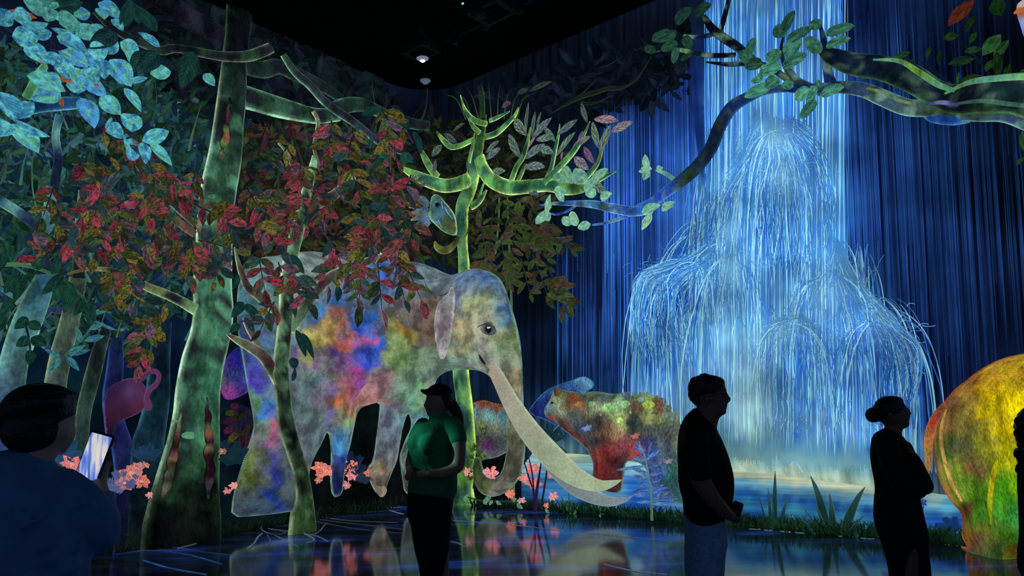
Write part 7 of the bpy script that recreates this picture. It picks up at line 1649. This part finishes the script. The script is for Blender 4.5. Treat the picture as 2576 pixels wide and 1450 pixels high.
# --- man in black shirt, facing right
f = Fig(1775, 3.75)
G = f.fy(1775)
S = f.scale()
man_body = [f.ball(1783, 990, 0, 88, 86, .84), f.ball(1801, 1008, 0, 50, 76, 1.15), f.ball(1806, 1034, 0, 42, 26, 1.1), f.ball(1818, 1036, 0, 20, 19, 1.3), f.tube([(1822, 984, 0, 8), (1830, 998, 0, 10), (1835, 1005, 0, 12, 1.0), (1829, 1009, 0, 10)], 10), f.ball(1823, 984, 0, 12, 8, 3.2), f.ball(1826, 1018, 0, 10, 6, 2.4), f.ball(1824, 1025, 0, 11, 6, 2.2), f.ball(1778, 1006, -.086, 13, 24, .6), f.ball(1778, 1006, .086, 13, 24, .6),
            f.ball(1818, 993, -.035, 9, 8, 1), f.ball(1818, 993, .035, 9, 8, 1),
            f.tube([(1788, 1026, 0, 60), (1774, 1054, 0, 64), (1768, 1085, 0, 70)]), f.tube([(1766, 1100, 0, 62, 1.5), (1770, 1200, 0, 84, 1.2), (1770, 1290, 0, 70, 1.2)])]
arm_n = [(1752, 1105, -.2, 56, 1), (1756, 1150, -.23, 50, 1), (1764, 1196, -.22, 46, 1), (1790, 1240, -.2, 40, 1), (1816, 1272, -.14, 33, 1), (1836, 1294, -.06, 26, 1)]
arm_f = [(1772, 1105, .2, 56, 1), (1785, 1160, .23, 48, 1), (1796, 1205, .22, 44, 1), (1816, 1250, .17, 36, 1), (1834, 1280, .08, 28, 1)]
man_body += [f.tube(arm_n), f.tube(arm_f)]
man_body += hand_chunks(f, 1834, 1290, -.05, 10, 8, 46, .1, .9, -1, .05) + hand_chunks(f, 1834, 1280, .07, 10, 16, 44, .1, .9, 1, -.05)
for off in (-.1, .1):
    man_body.append(f.tube([(1772, 1350, off, 40), (1774, 1450, off, 40), (1774, 1600, off, 46), (1772, G - 60, off, 38), (1772, G - 20, off, 34)]))
shirt = [f.tube([(1766, 1050, 0, 66, 1.0), (1760, 1068, 0, 84, 1.5), (1758, 1096, 0, 102, 2.0), (1763, 1130, 0, 118, 1.7), (1771, 1170, 0, 130, 1.4), (1776, 1210, 0, 137, 1.25), (1778, 1250, 0, 128, 1.3), (1772, 1285, 0, 108, 1.5), (1768, 1304, 0, 98, 1.65)]),
         f.tube([(1750, 1092, -.17, 60, 1), (1752, 1120, -.22, 62, 1), (1757, 1155, -.23, 58, 1), (1763, 1184, -.225, 56, 1)]), f.tube([(1768, 1092, .17, 60, 1), (1776, 1120, .22, 60, 1), (1788, 1185, .225, 56, 1)])]
jeans = [f.tube([(1768, 1290, 0, 100, 1.5), (1774, 1330, 0, 104, 1.45), (1776, 1372, 0, 106, 1.35)])]
for off, dx in ((-.1, 4), (.1, -8)):
    jeans.append(f.tube([(1776 + dx, 1350, off, 92, .9), (1772 + dx, 1430, off, 88, .85), (1774 + dx, 1560, off, 74, .9), (1772 + dx, G - 40, off, 60, .95), (1772 + dx, G - 14, off, 60, .95)]))
shoes = [f.tube([(1758, G - 14, off, 38, 1), (1790, G - 12, off, 36, 1.1), (1836, G - 8, off, 24, 1.3)]) for off in (-.1, .1)]
rr = random.Random(3)
hair = [f.ball(1777, 978, 0, 94, 72, .88), f.ball(1760, 996, 0, 46, 58, 1.3), f.ball(1788, 964, 0, 70, 38, 1.0)] + [f.ball(1744 + k * 7.5, 964 - 15 * math.sin((k + 1) / 11 * math.pi) + rr.uniform(-3, 3), rr.uniform(-.05, .05), 18, 17, 2.0) for k in range(10)] + [f.ball(1738 + rr.uniform(-2, 4), 976 + k * 9, rr.uniform(-.03, .03), 16, 16, 2) for k in range(4)]
man = person(f, 'man in a black t-shirt and jeans in profile facing right, hands clasped in front', (man_body, m_skin, .0095),
       [('t_shirt', shirt, m_tee, .011, 'black short-sleeved t-shirt'), ('jeans', jeans, m_jean, .012, 'blue jeans'), ('shoes', shoes, m_shoe, .012, None), ('hair', hair, m_hair, .008, 'short dark curly hair')])
gl = [f.tube([(1820, 988, o, 2.2), (1824, 993, o, 2.2), (1821, 1000, o, 2.2), (1817, 994, o, 2.2), (1820, 988, o, 2.2)], 6) for o in (-.035, .035)] + [f.tube([(1821, 990, -.06, 2.2), (1800, 994, -.08, 2.2), (1780, 998, -.09, 2.2)], 6), f.tube([(1821, 990, -.06, 2.2), (1824, 991, 0, 2.2), (1821, 990, .06, 2.2)], 6)]
blob_mesh('eyes', [f.ball(1819, 993, o, 6, 6) for o in (-.036, .036)], m_eyeball, man, .0035, 0)
blob_mesh('spectacles', gl, m_glass, man, .0022, 0)
ph = root('phone', 'dark phone held in the clasped hands of the man in black', 'phone', f.P(1856, 1296, 0))
c0 = f.P(1852, 1290, .02)
V, Fc = boxbm(np.zeros(3), 0, (.05, .014, .1), .005)
ang = math.radians(20)
V2 = np.array([c0 + f.r * (v[0] * math.cos(ang) + v[2] * math.sin(ang)) + f.h * v[1] + np.array([0, 0, -v[0] * math.sin(ang) + v[2] * math.cos(ang)]) for v in V])
mesh_obj('case', V2, Fc, m_cap, ph, smooth=False)
V, Fc = boxbm(np.zeros(3), 0, (.044, .016, .09), .0008)
V2 = np.array([c0 + f.r * (v[0] * math.cos(ang) + v[2] * math.sin(ang)) + f.h * v[1] + np.array([0, 0, -v[0] * math.sin(ang) + v[2] * math.cos(ang)]) for v in V])
mesh_obj('screen', V2, Fc, m_glass, ph, smooth=False)

# --- woman in green top and black cap, turned left
f = Fig(1095, 4.6)
G = f.fy(1095)
wb_ = [f.ball(1104, 1006, 0, 66, 72, 1.0), f.ball(1090, 1020, 0, 42, 58, 1.2), f.ball(1087, 1040, 0, 26, 22, 1.2), f.tube([(1076, 1004, 0, 6), (1071, 1016, 0, 9), (1070, 1022, -.002, 10), (1075, 1025, 0, 8)], 8), f.ball(1075, 1033, 0, 9, 5, 2), f.ball(1077, 1038, 0, 9, 5, 2), f.ball(1080, 1012, -.03, 8, 6), f.ball(1110, 1016, -.075, 9, 18, .6), f.ball(1110, 1016, .075, 9, 18, .6),
       f.tube([(1100, 1034, 0, 38), (1102, 1056, 0, 40), (1104, 1076, 0, 50)]), f.tube([(1102, 1090, 0, 66, .7), (1095, 1160, 0, 84, .7), (1090, 1230, 0, 84, .7)]),
       f.tube([(1146, 1076, -.1, 36), (1152, 1110, -.14, 36), (1152, 1150, -.16, 33), (1146, 1172, -.17, 30), (1112, 1184, -.2, 25), (1080, 1184, -.22, 19)]),
       f.tube([(1056, 1084, .1, 32), (1044, 1120, .14, 30), (1034, 1152, .1, 26), (1030, 1170, 0, 22), (1032, 1182, -.12, 18)])]
wb_ += hand_chunks(f, 1082, 1184, -.22, -10, 1, 44, .15, .6, 1, .02) + hand_chunks(f, 1034, 1174, -.1, -2, 8, 40, .15, .6, -1, -.08)
for off, x0, x1 in ((-.06, 1110, 1112), (.06, 1066, 1078)):
    wb_.append(f.tube([(x0, 1290, off, 40), (x0 * .4 + x1 * .6, 1450, off, 36), (x1, 1560, off, 34), (x1, G - 40, off, 30), (x1, G - 16, off, 28)]))
top = [f.tube([(1105, 1052, 0, 54, .9), (1106, 1066, 0, 88, .9), (1100, 1086, 0, 112, .78), (1088, 1112, -.02, 124, .82), (1090, 1134, -.02, 118, .8), (1092, 1165, 0, 114, .78), (1090, 1200, 0, 122, .8), (1088, 1236, 0, 126, .8)]), f.ball(1050, 1112, -.06, 50, 48, 1), f.ball(1078, 1116, -.14, 48, 46, .8),
       f.tube([(1136, 1068, -.06, 46), (1148, 1086, -.11, 44), (1152, 1108, -.14, 42)]), f.tube([(1066, 1070, .07, 42), (1054, 1086, .12, 40), (1048, 1104, .14, 38)])]
pants = [f.tube([(1086, 1222, 0, 112, .8), (1082, 1260, 0, 118, .85), (1080, 1300, 0, 112, .85)])]
for off, x0, x1 in ((-.06, 1102, 1094), (.06, 1062, 1082)):
    pants.append(f.tube([(x0, 1270, off, 72, 1), (x0 + (x1 - x0) * .5, 1370, off, 66, .95), (x1, 1450, off, 52, 1), (x1, 1560, off, 46, 1), (x1, G - 30, off, 36, 1), (x1, G - 10, off, 36, 1)]))
shoes = [f.tube([(x + 8, G - 10, off, 26), (x - 14, G - 8, off, 26, 1), (x - 44, G - 6, off, 18, 1.2)]) for off, x in ((-.06, 1094), (.06, 1082))]
hairw = [f.ball(1112, 1004, 0, 58, 66, 1.1), f.tube([(1128, 1006, 0, 30), (1144, 1030, 0, 28), (1154, 1052, 0, 26), (1160, 1080, 0, 16)])]
cap = [f.ball(1106, 990, 0, 66, 50, 1.0)]
brim = [f.tube([(1084, 988, 0, 26, 2.0), (1068, 986, 0, 12, 4.0), (1060, 982, 0, 7, 4.5)])]
woman = person(f, 'woman in a green top and black cap looking left, hands folded before her', (wb_, m_skin2, .009),
       [('green_top', top, m_green, .011, 'green short-sleeved top'), ('trousers', pants, m_pants, .012, 'black trousers'), ('shoes', shoes, m_shoe, .012, None), ('hair', hairw, m_hair, .008, 'dark hair tied in a ponytail'), ('cap', cap, m_cap, .007, 'black baseball cap'), ('eyes', [f.ball(1079, 1012, -.032, 6, 5), f.ball(1079, 1012, .03, 6, 5)], m_eyeball, .004, None)])
blob_mesh('brim', brim, m_cap, [c for c in woman.children if c.name.startswith('cap')][0], .006, 3)
# aim the added spot at her chest
src = CORNER - DL * 11.0 - DR * 1.6 + np.array([0, 0, 4.6]); tgt = f.P(1054, 1104, -.15)
lo.location = tuple(src)
lo.rotation_euler = Vector(tgt - src).to_track_quat('-Z', 'Y').to_euler()

# --- woman with a bun, facing right
f = Fig(2260, 4.1)
G = f.fy(2260)
bb_ = [f.ball(2242, 1036, 0, 72, 76, .9), f.ball(2262, 1048, 0, 46, 62, 1.1), f.ball(2273, 1068, 0, 28, 20, 1.2), f.tube([(2280, 1026, 0, 7), (2286, 1036, 0, 9), (2290, 1041, 0, 9), (2284, 1046, 0, 8)], 8), f.ball(2284, 1054, 0, 9, 5, 2), f.ball(2282, 1060, 0, 10, 6, 2), f.ball(2280, 1030, -.03, 8, 6), f.ball(2238, 1044, -.08, 9, 20, .6), f.ball(2238, 1044, .08, 9, 20, .6),
       f.tube([(2248, 1066, 0, 40), (2246, 1090, 0, 42), (2242, 1108, 0, 54)]), f.tube([(2244, 1120, 0, 60, 1.3), (2252, 1180, 0, 76, 1.0), (2258, 1270, 0, 76, 1.0)]),
       f.tube([(2232, 1120, -.19, 46), (2246, 1160, -.24, 42), (2268, 1200, -.26, 38), (2292, 1222, -.25, 34), (2312, 1210, -.22, 32), (2300, 1170, -.16, 28), (2286, 1138, -.1, 22)]),
       f.tube([(2252, 1120, .17, 42), (2284, 1170, .2, 38), (2322, 1226, .14, 36), (2324, 1216, .0, 30), (2300, 1160, -.06, 24), (2284, 1130, -.06, 20)])]
bb_ += hand_chunks(f, 2286, 1138, -.1, -3, -8, 40, .15, .5, 1, .03) + hand_chunks(f, 2288, 1132, -.02, -5, -8, 40, .15, .5, -1, .02)
for off, x0 in ((-.08, 2290), (.08, 2284)):
    bb_.append(f.tube([(x0, 1350, off, 40), (x0, 1450, off, 40), (x0, 1600, off, 40), (x0, G - 40, off, 30), (x0, G - 16, off, 28)]))
dress = [f.tube([(2242, 1094, 0, 52, 1.1), (2238, 1108, 0, 82, 1.75), (2242, 1130, 0, 98, 1.5), (2248, 1160, 0, 106, 1.3), (2254, 1200, 0, 104, 1.2), (2256, 1235, 0, 100, 1.2), (2258, 1275, 0, 110, 1.25), (2262, 1310, 0, 116, 1.3), (2272, 1345, 0, 114, 1.25), (2278, 1380, 0, 104, 1.2), (2288, 1440, 0, 96, 1.2), (2292, 1520, 0, 96, 1.2), (2294, 1600, 0, 100, 1.2)]),
         f.tube([(2232, 1112, -.17, 52), (2240, 1140, -.22, 50), (2254, 1172, -.25, 46)]), f.tube([(2252, 1114, .15, 48), (2268, 1146, .19, 46), (2286, 1172, .2, 44)]), f.tube([(2236, 1124, -.2, 54), (2246, 1160, -.24, 52), (2268, 1200, -.26, 48), (2292, 1222, -.25, 44), (2312, 1210, -.22, 42), (2300, 1172, -.16, 38), (2290, 1148, -.12, 32)]), f.tube([(2252, 1120, .17, 50), (2284, 1170, .2, 48), (2322, 1226, .14, 46), (2324, 1216, .0, 40), (2302, 1164, -.06, 34), (2292, 1146, -.06, 30)])]
shoes = [f.tube([(2278, G - 12, off, 26), (2300, G - 10, off, 28), (2336, G - 6, off, 20, 1.2)]) for off in (-.08, .08)]
hairb = [f.ball(2238, 1029, 0, 74, 66, .98), f.ball(2230, 1042, 0, 46, 52, 1.3), f.ball(2250, 1011, 0, 42, 28, 1.2), f.ball(2196, 1045, 0, 37, 38, 1.0), f.tube([(2196, 1045, 0, 20), (2216, 1046, 0, 18)], 10)]
person(f, 'woman in dark clothes with a hair bun facing right, arms raised to her chest', (bb_, m_skin, .009),
       [('dress', dress, m_dress, .011, 'dark long dress'), ('shoes', shoes, m_shoe, .012, None), ('hair', hairb, m_hair, .008, 'black hair in a round bun'), ('eyes', [f.ball(2281, 1030, o, 6, 5) for o in (-.032, .032)], m_eyeball, .004, None)])

# --- photographer in the lower left, seen from behind
f = Fig(110, 2.3)
G = f.fy(110)
pb = [f.ball(104, 1058, 0, 150, 176, .95), f.ball(140, 1090, .03, 92, 110, 1.1), f.ball(182, 1094, .06, 16, 24, 1.2), f.ball(148, 1132, .05, 50, 34, 1.0), f.ball(166, 1088, -.05, 18, 40, .6), f.tube([(96, 1130, 0, 92), (84, 1170, 0, 84), (70, 1210, 0, 90)]), f.tube([(60, 1250, 0, 140, .8), (60, 1500, 0, 180, .7)]),
      f.tube([(190, 1260, 0, 80), (240, 1320, .03, 76), (280, 1350, .08, 66), (272, 1290, .22, 52), (270, 1236, .32, 40)]), f.tube([(-40, 1260, .1, 80), (20, 1330, .3, 70), (120, 1300, .36, 56), (200, 1250, .34, 44), (216, 1226, .35, 36)])]
pb += hand_chunks(f, 274, 1246, .33, 1, -10, 100, .6, .1, -1, .02) + hand_chunks(f, 216, 1236, .36, 1, -10, 86, .3, .2, 1, .0)
for off, x0 in ((-.05, 120), (.05, 10)):
    pb.append(f.tube([(x0, 1500, off, 120), (x0, 1800, off, 90), (x0, G - 80, off, 66), (x0, G - 40, off, 60)]))
jk = [f.tube([(78, 1160, 0, 112, .9), (66, 1178, 0, 190, .75), (56, 1210, 0, 260, .72), (52, 1260, 0, 300, .7), (50, 1330, 0, 310, .72), (56, 1400, 0, 300, .75), (60, 1500, 0, 296, .75), (62, 1600, 0, 300, .75)]),
      f.tube([(146, 1222, 0, 104), (196, 1270, 0, 120), (238, 1322, .02, 118), (252, 1350, .06, 104), (266, 1330, .14, 92), (268, 1300, .22, 80), (270, 1278, .29, 70)]), f.tube([(-40, 1240, .05, 110), (10, 1320, .25, 100), (110, 1310, .34, 90), (180, 1270, .34, 74)]),
      f.tube([(96, 1168, 0, 96), (84, 1180, 0, 110)])]
rr = random.Random(5)
for k in range(9):  # creases of the padded sleeve and back
    x, y = rr.uniform(20, 210), rr.uniform(1240, 1430)
    jk.append(f.tube([(x - 40, y + 18, -.16 + abs(x - 60) * .0006, 10), (x, y, -.175 + abs(x - 60) * .0006, 18), (x + 44, y - 14, -.15 + abs(x - 60) * .0006, 8)], 10))
trs = [f.tube([(62, 1560, 0, 280, .75), (64, 1640, 0, 270, .75)])] + [f.tube([(x0, 1620, off, 150), (x0, 1850, off, 120), (x0, G - 60, off, 90), (x0, G - 26, off, 90)]) for off, x0 in ((-.05, 124), (.05, 6))]
shoes = [f.tube([(x, G - 26, off, 66), (x + 10, G - 20, off + .12, 60), (x + 14, G - 16, off + .18, 44)]) for off, x in ((-.05, 124), (.05, 6))]
hat = [f.ball(96, 1034, 0, 168, 142, 1.0), f.ball(80, 1082, -.02, 136, 116, 1.05), f.ball(150, 1040, 0, 60, 70, 1.4), f.ball(62, 1072, 0, 110, 120, 1.1), f.ball(114, 1000, 0, 118, 70, 1.1), f.tube([(8, 1046, 0, 40, 2), (60, 1024, -.08, 46, 1.2), (130, 1012, -.07, 40, 1.4), (172, 1000, 0, 30, 2)]), f.ball(60, 1120, 0, 60, 80, 1.2)]
person(f, 'person in a navy padded jacket seen from behind, raising a lit phone', (pb, m_skin3, .011),
       [('jacket', jk, m_jacket, .014, 'navy padded jacket'), ('trousers', trs, m_pants, .02, 'black trousers'), ('shoes', shoes, m_shoe, .02, None), ('hair', hat, m_hair, .011, 'black swept-up hair')])
ph = root('phone', 'lit smartphone held up in both hands by the photographer at lower left', 'phone', f.P(252, 1200, .33))
c0 = f.P(256, 1160, .32)
ang = math.radians(17); tl = math.radians(-28)
xv = f.r * math.cos(tl) + f.h * math.sin(tl); yv = f.h * math.cos(tl) - f.r * math.sin(tl)
def place(V, o=0.0):
    return np.array([c0 + xv * (v[0] * math.cos(ang) + v[2] * math.sin(ang)) + yv * (v[1] + o) + np.array([0, 0, -v[0] * math.sin(ang) + v[2] * math.cos(ang)]) for v in V])
V, Fc = boxbm(np.zeros(3), 0, (.074, .009, .15), .003)
mesh_obj('case', place(V), Fc, m_cap, ph, smooth=False)
V, Fc = boxbm(np.zeros(3), 0, (.066, .002, .138), .0008)
m_screen, nt, out = new_mat('phone_screen')
tc = N(nt, 'ShaderNodeTexCoord'); mp = N(nt, 'ShaderNodeMapping'); mp.inputs['Scale'].default_value = (70, 70, 9)
no = N(nt, 'ShaderNodeTexNoise'); no.inputs['Scale'].default_value = 1.0
nt.links.new(tc.outputs['Object'], mp.inputs[0]); nt.links.new(mp.outputs[0], no.inputs[0])
rp = ramp(nt, [(.3, (40, 70, 150)), (.48, (110, 140, 220)), (.58, (200, 200, 210)), (.7, (225, 215, 190))])
nt.links.new(no.outputs['Fac'], rp.inputs[0])
em = N(nt, 'ShaderNodeEmission'); em.inputs[1].default_value = 1.0
nt.links.new(rp.outputs[0], em.inputs[0]); nt.links.new(em.outputs[0], out.inputs[0])
mesh_obj('screen', place(V, -.006), Fc, m_screen, ph, smooth=False)

# --- curly-haired visitor cut by the right edge
f = Fig(2610, 3.6)
G = f.fy(2610)
cb = [f.ball(2612, 1076, 0, 84, 96, 1), f.ball(2632, 1092, 0, 50, 76, 1.1), f.tube([(2656, 1080, 0, 9), (2664, 1092, 0, 12), (2658, 1097, 0, 9)], 8), f.ball(2640, 1122, 0, 34, 22, 1.1), f.tube([(2616, 1120, 0, 50), (2614, 1150, 0, 54)]), f.tube([(2620, 1180, 0, 76, 1.2), (2624, 1380, 0, 76, 1.1)])]
for off in (-.2, .2):
    cb.append(f.tube([(2616, 1180, off, 54), (2620, 1260, off * 1.2, 46), (2640, 1340, off * 1.1, 38), (2650, 1390, off, 30)]))
    cb += hand_chunks(f, 2650, 1390, off, 1, 10, 50, .1, .5, -1)
    cb.append(f.tube([(2624, 1370, off / 2, 70), (2624, 1500, off / 2, 56), (2624, 1650, off / 2, 48), (2624, G - 20, off / 2, 40)]))
ct = [f.tube([(2616, 1150, 0, 66, 1), (2620, 1176, 0, 100, 1.8), (2624, 1230, 0, 108, 1.6), (2626, 1330, 0, 104, 1.5), (2626, 1400, 0, 110, 1.5)])] + [f.tube([(2618, 1178, o, 62), (2620, 1240, o * 1.2, 58)]) for o in (-.19, .19)]
cp = [f.tube([(2624, 1390, 0, 110, 1.5), (2624, 1440, 0, 108, 1.4)])] + [f.tube([(2624, 1430, o, 84), (2624, 1600, o, 70), (2624, G - 24, o, 56)]) for o in (-.1, .1)]
cs = [f.tube([(2612, G - 12, o, 38), (2650, G - 10, o, 36), (2690, G - 6, o, 26)]) for o in (-.1, .1)]
rr = random.Random(8)
chh = [f.ball(2604, 1070, 0, 86, 86, 1.05)] + [f.ball(2604 + 42 * math.cos(a), 1078 + 46 * math.sin(a), rr.uniform(-.06, .06), 26, 26, 1.4) for a in np.linspace(1.2, 5.2, 13)] + [f.ball(2588 + rr.uniform(-26, 22), 1150 + rr.uniform(-32, 40), rr.uniform(-.08, .08), 24, 24, 1.2) for k in range(22)]
person(f, 'curly-haired visitor cut off by the right edge in front of the golden beast', (cb, m_skin, .012), [('shirt', ct, m_tee, .014, 'dark shirt'), ('trousers', cp, m_pants, .016, 'dark trousers'), ('shoes', cs, m_shoe, .016, None), ('hair', chh, m_hair, .009, 'long dark curly hair')])
